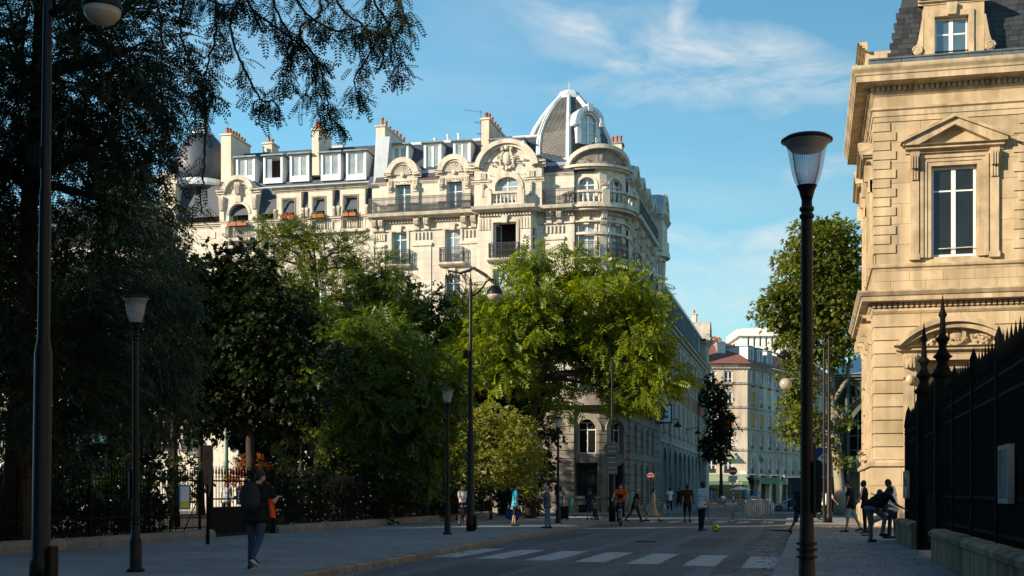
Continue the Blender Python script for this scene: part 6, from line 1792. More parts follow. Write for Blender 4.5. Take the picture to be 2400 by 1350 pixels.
def tree(name, label, cat, base, trunk, lobes, leaf, T, size, dens, cl_r, per, seed, bark='bark', tr=.18, group=None, limbs=True, shell=.5, droop=.0, extra=None, twigs=6, roll=.5):
    global QUADS
    t = thing(name, label, cat, base, world=True, group=group)
    pos, ax, cc = crown_points(lobes, dens, cl_r, per, seed, shell)
    ax = ax + np.array([0, 0, -droop]) * np.linalg.norm(ax, axis=1, keepdims=True)
    keep = pos[:, 2] > .25
    pos, ax = pos[keep], ax[keep]
    sz = size * rng.uniform(.7, 1.25, len(pos))
    V = scatter(T, pos, ax, sz, roll)
    QUADS += len(V) // 4
    link('crown', quad_mesh('crown', V, leaf), t)
    mb = MB(); rnd = random.Random(seed)
    if trunk:
        n = len(trunk); mb.tube(trunk, [tr * (1 - .55 * i / max(1, n - 1)) * (1.35 if i == 0 else 1) for i in range(n)], 9)
        mb.build('trunk', bark, t, True); 
        if limbs:
            lb = MB()
            for (c, r), cl in zip(lobes, cc):
                c = Vector(c)
                st = min(trunk[len(trunk) // 2:], key=lambda p: (Vector(p) - c).length + max(0, Vector(p).z - c.z) * 2)
                st = Vector(st); mid = st.lerp(c, .5) + Vector((rnd.uniform(-.3, .3), rnd.uniform(-.3, .3), rnd.uniform(.0, .5)))
                lb.tube([st, st.lerp(mid, .5) + Vector((0, 0, .1)), mid, mid.lerp(c, .6), c], [tr * .42, tr * .36, tr * .28, tr * .2, tr * .12], 6)
                idx = rng.choice(len(cl), min(len(cl), twigs), replace=False)
                for k in idx:
                    q = Vector(cl[k]); m1 = mid.lerp(q, .4) + Vector((rnd.uniform(-.2, .2), rnd.uniform(-.2, .2), rnd.uniform(0, .3))); m2 = m1.lerp(q, .55) + Vector((0, 0, rnd.uniform(-.05, .2)))
                    lb.tube([c.lerp(mid, .4), m1, m2, q], [tr * .14, tr * .1, tr * .07, tr * .03], 5)
            if extra: extra(lb)
            lb.build('branches', bark, t, True)
    return t
PIN = frond_template(6, .36, .30); PINB = frond_template(5, .42, .40, .45); SPR = sprig_template(6, .5); SPL = sprig_template(5, .75)
WIL = sprig_template(7, .2, .35)
g_gard = 'trees in the railed garden'
def base_of(px, d): p = W(px, 1155, d); return Vector((p.x, p.y, .13))
def path(*pts): return [tuple(W(px, py, d)) for px, py, d in pts]
# -- great sophora by the railing, its boughs hanging over the pavement
b = base_of(40, 28)
trk = [tuple(b), *path((45, 1000, 28), (60, 700, 28), (70, 450, 27.5), (90, 200, 27))]
lob = [lobe(40, 180, 27, 230, 300, 3.0), lobe(60, 620, 28, 190, 300, 2.6), lobe(210, 130, 26, 150, 190, 2.4), lobe(270, 300, 25.5, 90, 140, 1.5), lobe(320, 110, 24.5, 90, 110, 1.6), lobe(60, 900, 28, 170, 160, 2.4), lobe(160, 820, 29, 110, 260, 2.2), lobe(-60, 300, 27, 120, 420, 2), lobe(120, -160, 26, 300, 130, 2.5), lobe(280, 480, 27, 60, 90, 1.2)]
boughs = [  # (points in photo px with distance, bare-end)
 [(300, -160, 24), (430, -60, 23), (420, 60, 22.5), (450, 150, 22.5), (495, 200, 22.5), (490, 240, 22.5)],
 [(300, -160, 24), (480, -60, 23), (505, 60, 22.5), (488, 140, 22.5), (470, 215, 22.5), (455, 290, 22.5)],
 [(340, -200, 24), (560, -90, 23), (540, 60, 22), (572, 160, 22), (612, 232, 22), (640, 236, 22), (656, 262, 22), (652, 283, 22)],
 [(340, -200, 24), (600, -80, 22.5), (650, 30, 22), (690, 110, 22), (672, 160, 22), (655, 200, 22)],
 [(340, -220, 24), (700, -110, 22.5), (752, 20, 22), (700, 70, 22), (742, 140, 22), (767, 232, 22), (772, 270, 22), (795, 294, 22)],
 [(340, -220, 24), (720, -110, 22.5), (800, 20, 21.5), (850, 60, 21.5), (870, 110, 21.5), (830, 190, 21.5), (845, 225, 21.5)],
 [(340, -240, 24), (800, -110, 22), (880, 10, 21.5), (912, 60, 21.5), (925, 110, 21.5), (935, 170, 21.5)],
 [(340, -240, 24), (860, -110, 22), (930, -20, 21.5), (945, 30, 21.5), (950, 62, 21.5)],
 [(340, -220, 24), (640, -100, 22), (700, 10, 21.5), (780, 70, 21.5), (860, 60, 21.5), (905, 75, 21.5)],
 [(340, -200, 24), (520, -80, 22), (590, 20, 22), (640, 60, 22), (720, 120, 22), (735, 180, 22), (705, 230, 22)],
 [(280, -140, 24.5), (370, 20, 23.5), (380, 150, 23.5), (400, 240, 23.5), (415, 300, 23.5)],
 [(260, 60, 25), (330, 190, 24), (370, 250, 23.5), (395, 320, 23.5), (400, 380, 23.5)],
 [(480, 215, 22.5), (482, 300, 22.5), (478, 400, 22.5), (470, 470, 22.5), (476, 500, 22.5)],
 [(200, -200, 25), (360, -60, 23), (470, -10, 22.5), (520, 10, 22), (565, 5, 22)],
]
FP, FA, FS = [], [], []
def spray(lb):
    rnd = random.Random(44)
    limb = [W(100, -100, 26), W(340, -220, 24), W(620, -190, 22.5), W(860, -140, 22)]
    lb.tube([Vector(trk[-1]), *limb], [.16, .13, .10, .06, .03], 7)
    for bi, bo in enumerate(boughs):
        pts = [W(*p) for p in bo]
        # smooth the polyline
        sm = []
        for i in range(len(pts) - 1):
            p0, p1, p2, p3 = pts[max(i - 1, 0)], pts[i], pts[i + 1], pts[min(i + 2, len(pts) - 1)]
            for k in range(8):
                t = k / 8; sm.append(.5 * ((2 * p1) + (p2 - p0) * t + (2 * p0 - 5 * p1 + 4 * p2 - p3) * t * t + (3 * p1 - p0 - 3 * p2 + p3) * t ** 3))
        sm.append(pts[-1]); n = len(sm)
        sm = [p + Vector((rnd.uniform(-.012, .012), rnd.uniform(-.05, .05), rnd.uniform(-.012, .012))) for p in sm]
        lb.tube(sm, [.028 * (1 - .85 * i / n) + .0035 for i in range(n)], 5)
        bare = bi == 2
        for i in range(int(n * .18), n - (14 if bare else 0)):
            for _ in range((0 if i % 3 else 1) if bi == 12 else (1 if i % 2 else 2)):
                # short side twig carrying several leaves
                L = rnd.uniform(.08, .42) * (1 - .4 * i / n)
                d = Vector((rnd.uniform(-1, 1), rnd.uniform(-1, 1), rnd.uniform(-.9, .35))).normalized()
                q = sm[i] + d * L + Vector((0, 0, -.06)); 
                if _ == 0: lb.tube([sm[i], sm[i].lerp(q, .5) + Vector((0, 0, .02)), q], [.006, .004, .002], 4)
                for t in range(rnd.randint(2, 4)):
                    p = sm[i].lerp(q, rnd.uniform(.2, 1.0)); a = d * .5 + Vector((rnd.uniform(-.9, .9), rnd.uniform(-.9, .9), rnd.uniform(-1.2, .0)))
                    FP.append(p); FA.append(a); FS.append(rnd.uniform(.17, .32))
    # bare twig
    lb.tube([W(767, 232, 22), W(745, 258, 22), W(715, 266, 22), W(692, 276, 22)], [.006, .005, .004, .002], 4)
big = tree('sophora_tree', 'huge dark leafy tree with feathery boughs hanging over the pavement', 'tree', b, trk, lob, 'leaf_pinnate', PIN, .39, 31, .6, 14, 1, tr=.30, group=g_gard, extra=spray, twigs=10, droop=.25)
V = scatter(frond_template(6, .40, .27, .4), np.array([tuple(p) for p in FP]), np.array([tuple(p) for p in FA]), np.array(FS), .45); QUADS += len(V) // 4
link('hanging_leaves', quad_mesh('hanging_leaves', V, 'leaf_pinnate'), big)
# -- willow-like silvery tree
b = base_of(300, 40)
tree('silvery_willow', 'silvery green willow with drooping foliage behind the garden railing', 'tree', b, [tuple(b), *path((300, 1000, 40), (310, 850, 40), (320, 700, 40))],
     [lobe(330, 600, 40, 95, 190, 1.4), lobe(270, 800, 40, 110, 210, 1.8), lobe(385, 760, 40, 70, 190, 1.2), lobe(300, 470, 40, 60, 110, 1.0), lobe(370, 930, 41, 80, 110, 1.3)], 'leaf_silver', WIL, .42, 55, .5, 14, 2, tr=.2, group=g_gard, droop=1.1, roll=.9)
b = base_of(410, 46)
tree('maple_tree', 'rounded green maple with sunlit edge beside the silvery willow', 'tree', b, [tuple(b), *path((408, 1000, 46), (400, 800, 46), (398, 700, 46))],
     [lobe(395, 590, 46, 48, 75, .9), lobe(405, 690, 46, 45, 70, .9), lobe(375, 650, 46, 55, 90, 1.0), lobe(385, 520, 46, 30, 45, .6), lobe(420, 800, 46, 45, 90, .9)], 'leaf_mid', SPL, .34, 34, .35, 12, 3, tr=.14, group=g_gard)
# -- dark broad tree behind the gate
b = base_of(585, 47)
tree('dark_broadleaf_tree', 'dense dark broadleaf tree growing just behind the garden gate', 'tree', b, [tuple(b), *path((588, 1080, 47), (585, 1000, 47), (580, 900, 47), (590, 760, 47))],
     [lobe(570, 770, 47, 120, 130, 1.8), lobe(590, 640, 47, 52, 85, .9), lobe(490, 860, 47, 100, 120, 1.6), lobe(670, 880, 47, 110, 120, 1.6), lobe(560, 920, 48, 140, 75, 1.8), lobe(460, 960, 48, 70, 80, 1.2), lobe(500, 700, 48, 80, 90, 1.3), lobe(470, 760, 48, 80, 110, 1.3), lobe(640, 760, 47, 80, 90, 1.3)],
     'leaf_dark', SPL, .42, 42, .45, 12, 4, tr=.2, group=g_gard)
# -- sophora with open sunlit top
b = base_of(745, 62)
tree('open_topped_sophora', 'airy sophora with sunlit open top showing crooked branches before the facade', 'tree', b, [tuple(b), *path((745, 1000, 62), (740, 850, 62), (745, 720, 62), (740, 640, 62))],
     [lobe(690, 555, 62, 45, 40, .8), lobe(760, 600, 62, 75, 50, 1.2), lobe(825, 585, 62, 38, 42, .7), lobe(640, 570, 62, 45, 45, .8), lobe(880, 640, 62, 70, 55, 1.2), lobe(740, 700, 62, 140, 75, 2.0), lobe(860, 740, 62, 100, 70, 1.5), lobe(640, 690, 62, 80, 80, 1.2), lobe(930, 690, 62, 45, 50, .8), lobe(700, 520, 62, 22, 22, .4), lobe(590, 610, 62, 40, 50, .7)],
     'leaf_ash', PIN, .48, 22, .40, 12, 5, tr=.17, group=g_gard, shell=.35, twigs=9)
# -- spreading mid green tree
b = base_of(900, 53)
tree('spreading_ash', 'spreading feathery green ash leaning over the garden railing', 'tree', b, [tuple(b), *path((900, 1080, 53), (895, 980, 53), (890, 900, 53))],
     [lobe(850, 835, 53, 125, 80, 2.0), lobe(950, 900, 53, 125, 100, 2.0), lobe(800, 930, 53, 110, 110, 1.8), lobe(890, 1000, 53, 150, 100, 2.0), lobe(1010, 960, 53, 70, 90, 1.3), lobe(1000, 1060, 53, 60, 70, 1.2), lobe(760, 850, 54, 60, 60, 1.0), lobe(870, 775, 53, 70, 40, 1.1)],
     'leaf_ash', PINB, .50, 22, .5, 10, 6, tr=.16, group=g_gard, droop=.4)
b = base_of(1000, 66)
tree('small_round_tree', 'small round green tree between the ash and the bright ailanthus', 'tree', b, [tuple(b), *path((1000, 1000, 66), (1000, 850, 66), (1000, 760, 66))],
     [lobe(1000, 715, 66, 55, 60, 1.1), lobe(1060, 740, 66, 55, 65, 1.1), lobe(940, 740, 66, 55, 60, 1.1), lobe(1000, 800, 66, 120, 70, 2.2), lobe(1060, 830, 66, 60, 70, 1.2)],
     'leaf_mid', SPR, .40, 24, .4, 12, 7, tr=.15, group=g_gard)
# -- bright ailanthus, the lit tree
def deadwood(lb):
    lb.tube(path((1180, 705, 63), (1160, 665, 63), (1138, 645, 63), (1110, 628, 63), (1100, 634, 63), (1078, 640, 63), (1050, 634, 63)), [.1, .09, .09, .085, .08, .06, .05], 6)
    rnd = random.Random(5)
    for px, py in ((1050, 634), (1056, 640), (1080, 640), (1062, 638), (1046, 640), (1090, 640)):
        p = W(px, py, 63)
        for k in range(3):
            pts = [p]; q = p.copy()
            for j in range(4): q = q + Vector((rnd.uniform(-.2, .45), rnd.uniform(-.2, .2), rnd.uniform(-.55, -.15))); pts.append(q.copy())
            lb.tube(pts, [.03, .022, .016, .012, .008], 4)
    lb.tube(path((1300, 720, 64), (1240, 640, 64), (1215, 628, 64), (1180, 640, 64), (1172, 668, 64)), [.09, .08, .07, .05, .04], 6)
b = base_of(1243, 64)
tree('bright_ailanthus', 'bright yellow-green ailanthus with leaning trunk in front of the rotunda', 'tree', b, [tuple(b), *path((1246, 1060, 64), (1252, 960, 64), (1266, 890, 64), (1292, 840, 64), (1318, 790, 64), (1330, 730, 64))],
     [lobe(1380, 715, 64, 105, 70, 1.8), lobe(1465, 690, 64, 70, 58, 1.4), lobe(1235, 610, 64, 52, 28, 1.0), lobe(1325, 628, 64, 30, 34, .7), lobe(1205, 695, 63, 85, 50, 1.4), lobe(1165, 775, 63, 68, 55, 1.2), lobe(1255, 745, 62.5, 55, 45, 1.1), lobe(1440, 800, 64, 95, 70, 1.8), lobe(1515, 830, 64, 60, 75, 1.3), lobe(1195, 865, 62, 70, 40, 1.0), lobe(1115, 830, 62, 52, 55, 1.0), lobe(1535, 745, 64, 34, 48, .8), lobe(1420, 870, 65, 70, 50, 1.4), lobe(1490, 925, 64, 70, 32, 1.2), lobe(1420, 638, 64, 46, 28, .8), lobe(1310, 940, 64.5, 36, 34, .7), lobe(1560, 885, 64, 34, 34, .8), lobe(1290, 690, 64, 40, 35, .8), lobe(1365, 790, 65.5, 80, 55, 1.2), lobe(1095, 760, 64, 60, 50, 1.1), lobe(1085, 840, 63, 50, 55, 1.0), lobe(1250, 800, 65.5, 60, 50, 1.0)],
     'leaf_bright', PINB, .56, 21, .72, 22, 8, tr=.24, group=g_gard, droop=.45, extra=deadwood, twigs=5, roll=.9, shell=.3)
# -- farther garden trees that close the view to the house walls
for i, (px, d, ls, lab) in enumerate((
    (130, 62, [(130, 900, 170, 220), (60, 700, 140, 180), (250, 760, 120, 200), (180, 1060, 170, 90), (310, 1070, 70, 100)], 'broad dark lime tree far back in the garden behind the willow'),
    (470, 70, [(470, 760, 90, 130), (430, 880, 80, 110), (520, 880, 90, 110), (390, 700, 60, 120)], 'dark lime tree far back between maple and dark broadleaf tree'),
    (690, 68, [(690, 830, 110, 150), (620, 960, 90, 120), (770, 960, 110, 130), (700, 1070, 120, 80)], 'dark lime tree far back behind the open-topped sophora'),
    (880, 72, [(890, 780, 100, 110), (960, 900, 100, 140), (1060, 960, 90, 150), (880, 1040, 120, 100)], 'dark lime tree far back behind the spreading ash'),
    (1180, 74, [(1180, 960, 100, 110), (1120, 860, 90, 90), (1240, 880, 70, 90), (1200, 1090, 80, 90)], 'dark lime tree far back under the bright ailanthus'))):
    b = base_of(px, d)
    tree('lime_tree', lab, 'tree', b, [tuple(b), *path((px, 1080, d), (px, 950, d), (px, 850, d))], [lobe(x, y, d, rx, ry, min(3.0, rx * d / F)) for x, y, rx, ry in ls], 'leaf_dark', SPL, .7, 17, .6, 10, 50 + i, tr=.2, group=g_gard, twigs=3)
# -- shrubs
def shrub(name, label, px, d, lobes, leaf, T, size, dens, seed, cl_r=.3, per=12, group='shrubs in the railed garden', shell=.6):
    b = base_of(px, d)
    top = lobes[0][0]
    return tree(name, label, 'shrub', b, [tuple(b), (b.x + .05, b.y, b.z + .5), (float(top[0]), float(top[1]), max(.8, float(top[2])))], lobes, leaf, T, size, dens, cl_r, per, seed, tr=.06, group=group, shell=shell, twigs=3)
shrub('flowering_privet', 'pale lime flowering privet bush beside the tall globe lamp', 1150, 61, [lobe(1150, 1015, 61, 80, 55, 1.3), lobe(1095, 1010, 61, 45, 55, .9), lobe(1210, 1035, 61, 48, 55, .9), lobe(1140, 1090, 61, 110, 60, 1.5), lobe(1225, 1100, 61, 42, 70, .9), lobe(1080, 1080, 61, 40, 60, .8)], 'leaf_lime', SPR, .28, 75, 11)
shrub('clipped_round_bush', 'dark clipped round bush behind railing near the gate', 705, 47, [lobe(705, 1062, 47, 62, 60, 1.0)], 'leaf_hedge', SPR, .16, 120, 12, .12, 10, shell=.85)
shrub('dark_laurel', 'dark laurel hedge bush behind railing right of the round bush', 830, 50, [lobe(820, 1120, 50, 90, 75, .9), lobe(900, 1140, 51, 90, 70, .9)], 'leaf_hedge', SPL, .3, 40, 13)
shrub('dark_laurel', 'low dark laurel behind railing below the spreading ash', 1000, 58, [lobe(1000, 1140, 58, 90, 60, .9), lobe(1075, 1150, 59, 60, 55, .8)], 'leaf_hedge', SPL, .3, 40, 14)
shrub('ivy_mass', 'shadowy ivy covered bush beside corner building wall', 1260, 70, [lobe(1262, 1080, 70, 30, 110, .8), lobe(1240, 1150, 70, 40, 60, .9)], 'leaf_dark', SPR, .3, 40, 15)
shrub('leafy_shrub', 'sun-flecked green shrub seen through railing bars at pavement start', 215, 34, [lobe(210, 1165, 34, 75, 55, .7), lobe(280, 1140, 34, 30, 60, .5)], 'leaf_bright', SPR, .2, 40, 16)
shrub('red_leaved_shrub', 'red and orange leaved shrub seen above the garden gate', 575, 56, [lobe(555, 1100, 56, 25, 25, .6), lobe(595, 1095, 56, 28, 30, .6), lobe(575, 1125, 56, 45, 25, .7)], 'leaf_red', SPR, .22, 60, 17)
shrub('dark_laurel', 'dark laurel behind railing between slim lamp and gate', 400, 43, [lobe(390, 1150, 43, 60, 50, .8), lobe(440, 1120, 44, 40, 50, .6)], 'leaf_hedge', SPL, .28, 40, 18)
shrub('dark_laurel', 'dark laurel in deepest shade beside the great sophora', 60, 32, [lobe(60, 1150, 32, 110, 80, .9), lobe(-60, 1100, 31, 90, 90, .9)], 'leaf_hedge', SPL, .28, 40, 19)
# -- clipped hedge close behind the railing
for i, (y0, y1, hh, lab) in enumerate(((14, 23, 1.5, 'dark clipped hedge behind railing under the great sophora'), (23.2, 32.6, 1.25, 'low dark hedge behind railing beside the garden gate'), (38.8, 52, 1.75, 'dark clipped hedge behind railing beyond the gate'), (52.2, 66, 1.9, 'tall dark hedge behind railing towards the corner'))):
    b = Vector((FX - 1.1, (y0 + y1) / 2, .16))
    n = int((y1 - y0) * hh * 180)
    pos = np.stack([FX - 1.1 + rng.normal(0, .28, n), (yq := rng.uniform(y0, y1, n)), .2 + hh * rng.random(n) ** .7 * (1 + .12 * np.sin(yq * 2.1) + .08 * np.sin(yq * 5))], 1)
    ax = rng.normal(0, 1, (n, 3)) + np.array([.5, 0, .2])
    t = thing('hedge', lab, 'hedge', b, world=True, group='hedges along the garden railing')
    V = scatter(SPL, pos, ax, rng.uniform(.19, .36, n), .8); QUADS += len(V) // 4
    link('foliage', quad_mesh('foliage', V, 'leaf_hedge'), t)
    mb = MB(); k = y0 + .3
    while k < y1: mb.tube([(FX - 1.1, k, .1), (FX - 1.05, k + .05, hh * .8)], .02, 5); k += .6
    mb.build('stems', 'bark', t, kind='stuff')
# -- plane tree by the market hall
b = G(1972, 1208, .05); dE = 79
trk = [tuple(b), *path((1968, 1150, dE), (1960, 1060, dE), (1952, 980, dE), (1947, 930, dE), (1948, 870, dE), (1945, 780, dE))]
def fork(lb):
    lb.tube(path((1948, 950, dE), (1962, 925, dE), (1985, 890, dE), (1992, 840, dE)), [.17, .16, .14, .1], 8)
tree('plane_tree', 'tall plane tree with pale leaning trunk beside the iron market hall', 'tree', b, trk,
     [lobe(1925, 590, dE, 62, 62, 1.7), lobe(1975, 620, dE, 50, 80, 1.4), lobe(1945, 700, dE, 80, 70, 2.0), lobe(1858, 710, dE, 55, 55, 1.4), lobe(1815, 725, dE, 40, 38, 1.0), lobe(1880, 640, dE, 55, 55, 1.4), lobe(1935, 800, dE, 70, 55, 1.7), lobe(1860, 800, dE, 40, 50, 1.1), lobe(1985, 760, dE, 38, 70, 1.1), lobe(1870, 900, dE, 35, 60, 1.0), lobe(1868, 990, dE, 30, 50, .9), lobe(1900, 1000, dE, 32, 40, .9), lobe(1966, 1080, dE, 16, 22, .4), lobe(1972, 985, dE, 14, 26, .4), lobe(1935, 545, dE, 30, 25, .8)],
     'leaf_plane', SPL, .44, 52, .55, 14, 20, bark='bark_pale', tr=.36, extra=fork, shell=.4, group='street trees')
b = W(1690, 1155, 138); b.z = .12
tree('street_tree', 'small dark street tree against the sunny end of the beige house', 'tree', b, [tuple(b), *path((1690, 1110, 138), (1688, 1040, 138), (1685, 960, 138))],
     [lobe(1672, 925, 138, 28, 36, 1.4), lobe(1688, 985, 138, 28, 38, 1.4), lobe(1676, 1048, 138, 34, 34, 1.5), lobe(1696, 1010, 138, 20, 20, .9)], 'leaf_hedge', SPL, .6, 30, .6, 10, 21, tr=.2, shell=.35, group='street trees')
# -- unseen trees added left of the view to shade the near street
for i, (x, y, h, r) in enumerate(((-22, 11, 17, 4.4), (-24, 2, 18, 4.8), (-21, -8, 17, 4.6), (-24, -18, 17, 5.0), (-20, -29, 17, 5.0))):
    b = Vector((x, y, .13))
    tree('shading_tree', ('added unseen tree shading the street, beside the great sophora', 'added unseen tree shading the street, behind the garden corner', 'added unseen tree shading the street, at the garden corner', 'added unseen tree shading the street, before the added apartment house', 'added unseen tree shading the street, near the sky-blocking house')[i], 'tree', b, [tuple(b), (x + .2, y, 3), (x, y + .2, 6), (x, y, h * .6)],
         [(np.array([x, y, h * .68]), np.array([r, r, h * .32])), (np.array([x + 2, y + 1.5, h * .5]), np.array([r * .7, r * .7, h * .2])), (np.array([x - 2, y - 1, h * .55]), np.array([r * .7, r * .7, h * .22]))], 'leaf_dark', SPL, 1.05, 7.5, 1.0, 8, 30 + i, tr=.3, group=g_gard, twigs=3)

# ---------------------------------------------------------------- street lamps
def slim_lamp():
    t = thing('street_lamp', 'x', 'street lamp', (0, 0, 0), group='slim street lamps with glass bowls')
    MB().lathe([(.16, 0), (.16, .05), (.115, .07), (.11, .55), (.1, .6), (.082, .62), (.062, 1.35), (.055, 4.12), (.055, 4.14), (.07, 4.15), (.07, 4.18), (.055, 4.19), (.055, 4.21), (.07, 4.22), (.07, 4.25), (.052, 4.26), (.05, 4.34)], n=14).build('pole', 'lamp_black', t, True)
    MB().lathe([(.05, 4.32), (.062, 4.36), (.075, 4.41), (.095, 4.455), (.1, 4.46), (.085, 4.46)], n=18).build('cup', 'lamp_black', t, True)
    MB().lathe([(.088, 4.455), (.115, 4.50), (.142, 4.58), (.165, 4.70), (.18, 4.80), (.20, 4.86), (.235, 4.885)], n=28).build('bowl', 'bowl_glass', t, True)
    r = MB(); n = 40
    for k in range(n):                          # ribbed inner refractor
        a = 2 * math.pi * k / n; c, s = math.cos(a), math.sin(a)
        r.tube([(.075 * c, .075 * s, 4.47), (.112 * c, .112 * s, 4.60), (.138 * c, .138 * s, 4.80)], .0045, 4, False)
    r.build('refractor_ribs', 'bowl_glass', t, kind='stuff')
    MB().lathe([(.235, 4.885), (.246, 4.89), (.246, 4.905), (.2, 4.935), (.11, 4.955), (0.001, 4.96)], n=28).build('cap', 'lamp_black', t, True)
    MB().lathe([(.225, 4.886), (.15, 4.80), (.138, 4.80)], n=24).build('reflector', 'sign_grey', t, True)
    b = MB(); b.cbox((.11, 0, 1.55), (.06, .16, .5)); b.build('cable_box', 'lamp_black', t)
    for z in (.86, .93, .99):
        MB().lathe([(.0, z), (.1, z), (.1, z + .025), (0, z + .025)], n=12).build('band', 'lamp_black', t)
    return t
lamp0 = slim_lamp()
spots = [(W(1891, 1155, 11.2), .05, 'slim black street lamp with clear glass bowl beside right-hand kerb'),
         (G(318, 1340, .12), .12, 'slim street lamp with glass bowl on pavement near the oar-shaped board'),
         (G(1049, 1253, .12), .12, 'slim street lamp standing left of the tall globe lamp'),
         (G(1308, 1226, .12), .12, 'slim street lamp in front of corner building with street plates'),
         (W(1908, 1155, 70), .05, 'slim street lamp by the plane tree and banner board')]
for i, (p, z, lab) in enumerate(spots):
    o = lamp0 if i == 0 else copy_tree(lamp0)
    o.location = (p.x, p.y, z); o['label'] = lab; o.rotation_euler = (0, 0, 0 if i == 0 else random.uniform(2.5, 3.6)); o.scale = (.905, .905, .905)
def globe_lamp(arm=.83):
    t = thing('tall_globe_lamp', 'x', 'street lamp', (0, 0, 0), group='tall lamps with hanging globes')
    MB().lathe([(.15, 0), (.15, .35), (.125, .38), (.12, 3.2), (.085, 3.4), (.078, 5.4), (.066, 5.5), (.062, 7.95), (.05, 8.05), (.042, 8.4), (.022, 8.42), (.01, 8.68)], n=12).build('pole', 'lamp_black', t, True)
    MB().tube([(.05, 0, 7.86), (.26, 0, 7.95), (.42, 0, 8.12), (.54, 0, 8.3), (.7, 0, 8.37), (arm, 0, 8.36)], [.05, .045, .035, .03, .026, .026], 8).build('arm', 'lamp_black', t, True)
    MB().tube([(arm, 0, 8.38), (arm, 0, 8.14)], .028, 8).build('stem', 'lamp_black', t)
    top = [(.02, .27), (.12, .245), (.2, .17), (.255, .05), (.27, -.0), (.27, -.03), (.26, -.04)]
    MB().lathe(top[::-1], (arm, 0, 7.9), 22).build('hood', 'lamp_black', t, True)
    MB().lathe([(.255, -.04), (.235, -.13), (.17, -.21), (.08, -.255), (.001, -.265)], (arm, 0, 7.9), 22).build('globe', 'globe_glass', t, True)
    MB().cbox((-.15, -.06, 5.9), (.14, .18, .28)).build('camera_box', 'lamp_black', t)
    MB().cbox((.18, 0, .3), (.06, .18, .5)).build('service_door', 'lamp_black', t)
    return t
gl0 = globe_lamp()
gs = [(G(1103, 1245, .12), 'tall dark lamp post with hanging globe in front of the ailanthus', .12, 0),
      (Vector((*W(95, 1155, 17.6).xy, 0)), 'tall dark lamp post with globe under the great sophora boughs', .12, 0),
      (G(1943, 1225, .05), 'tall double lamp post beside the iron market hall and plane tree', .05, R(180))]
for i, (p, lab, z, rz) in enumerate(gs):
    o = gl0 if i == 0 else copy_tree(gl0)
    o.location = (p.x, p.y, z); o['label'] = lab; o.rotation_euler = (0, 0, rz)
    if i == 1: o.rotation_euler = (0, R(.8), 0)
# second pipe, second arm with cone lamp on the double post
p = gs[2][0]
t2 = thing('cone_lamp_post', 'thin grey post with curved arm and dark cone lamp before plane tree', 'street lamp', (p.x - .22, p.y, .05))
MB().tube([(0, 0, 0), (0, 0, 7.9)], .06, 8).build('pole', 'lamp_black', t2)
MB().tube([(0, 0, 7.1), (-.35, 0, 7.15), (-.9, 0, 7.6), (-1.5, 0, 7.95), (-1.75, 0, 7.85)], .04, 7).build('arm', 'sign_grey', t2, True)
MB().lathe([(.05, .25), (.1, .2), (.3, .05), (.34, -.05), (.3, -.05)], (-1.75, 0, 7.6), 16).build('shade', 'lamp_black', t2, True)
MB().tube([(0, 0, 5.9), (-.6, 0, 6.1), (-1.2, 0, 6.55), (-1.65, 0, 6.5)], .035, 7).build('arm', 'sign_grey', t2, True)
MB().ball((-1.7, 0, 6.3), .28, 16, 10).build('globe', 'globe_glass', t2, True)
# ---------------------------------------------------------------- sign posts
def disc(mb, c, r, y0, y1, n=24):
    return mb.prism([(c[0] + r * math.cos(2 * math.pi * k / n), c[1] + r * math.sin(2 * math.pi * k / n)) for k in range(n)], y0, y1)
def no_entry(p, label, zc, r, plate, striped):
    d = Vector((p.x, p.y)); yaw = math.atan2(-p.x, p.y)  # faces the near street
    t = thing('no_entry_sign', label, 'road sign', (p.x, p.y, .0), rz=yaw * .8, group='no-entry signs')
    M_ = Matrix(((1, 0, 0, 0), (0, -1, 0, 0), (0, 0, 1, 0), (0, 0, 0, 1)))
    MB().tube([(0, .05, 0), (0, .05, zc + r)], .035, 8).build('post', 'lamp_black', t)
    disc(MB(M_), (0, zc), r, 0, .02).build('rim', 'sign_white', t)
    disc(MB(M_), (0, zc), r * .93, .02, .024).build('face', 'sign_red', t)
    MB(M_).box(-r * .68, r * .68, .024, .028, zc - r * .16, zc + r * .16).build('bar', 'sign_white', t)
    if plate:
        MB(M_).box(-r * 1.1, r * 1.1, 0, .02, zc - r * 2.75, zc - r * 1.12).build('plate', 'sign_white', t)
        text_on('SAUF', r * .62, 'letter_dark', M_ @ Matrix.Translation((0, .022, zc - r * 1.48)), t)
        mb = MB(M_)
        for s in (-1, 1): mb.arch(s * r * .42, zc - r * 2.28, r * .2, r * .27, .02, .026, 0, 360, 14)
        mb.tube([(-r * .42, .026, zc - r * 2.28), (-r * .1, .026, zc - r * 1.95), (r * .3, .026, zc - r * 1.95), (r * .42, .026, zc - r * 2.28)], r * .035, 4)
        mb.build('bicycle_symbol', 'letter_dark', t)
    if striped:
        for k in range(7): MB().lathe([(.042, 0), (.042, .12)], (0, .05, .3 + k * .26), 8).build('white_band', 'sign_white', t)
    else:
        MB(M_).tube([(-r * .1, .03, zc - r * .4), (r * .2, .03, zc + r * .1)], r * .14, 5).build('sticker', 'sign_grey', t)
p = W(1718, 1155, 88); no_entry(p, 'no-entry sign above white plate with bicycle symbol before the cafe', H + (1155 - 1104) * 88 / F, .29, True, True)
p = W(1525, 1155, 84); no_entry(p, 'no-entry sign with sticker on its bar beside corner building', H + (1155 - 1117) * 84 / F, .235, False, False)
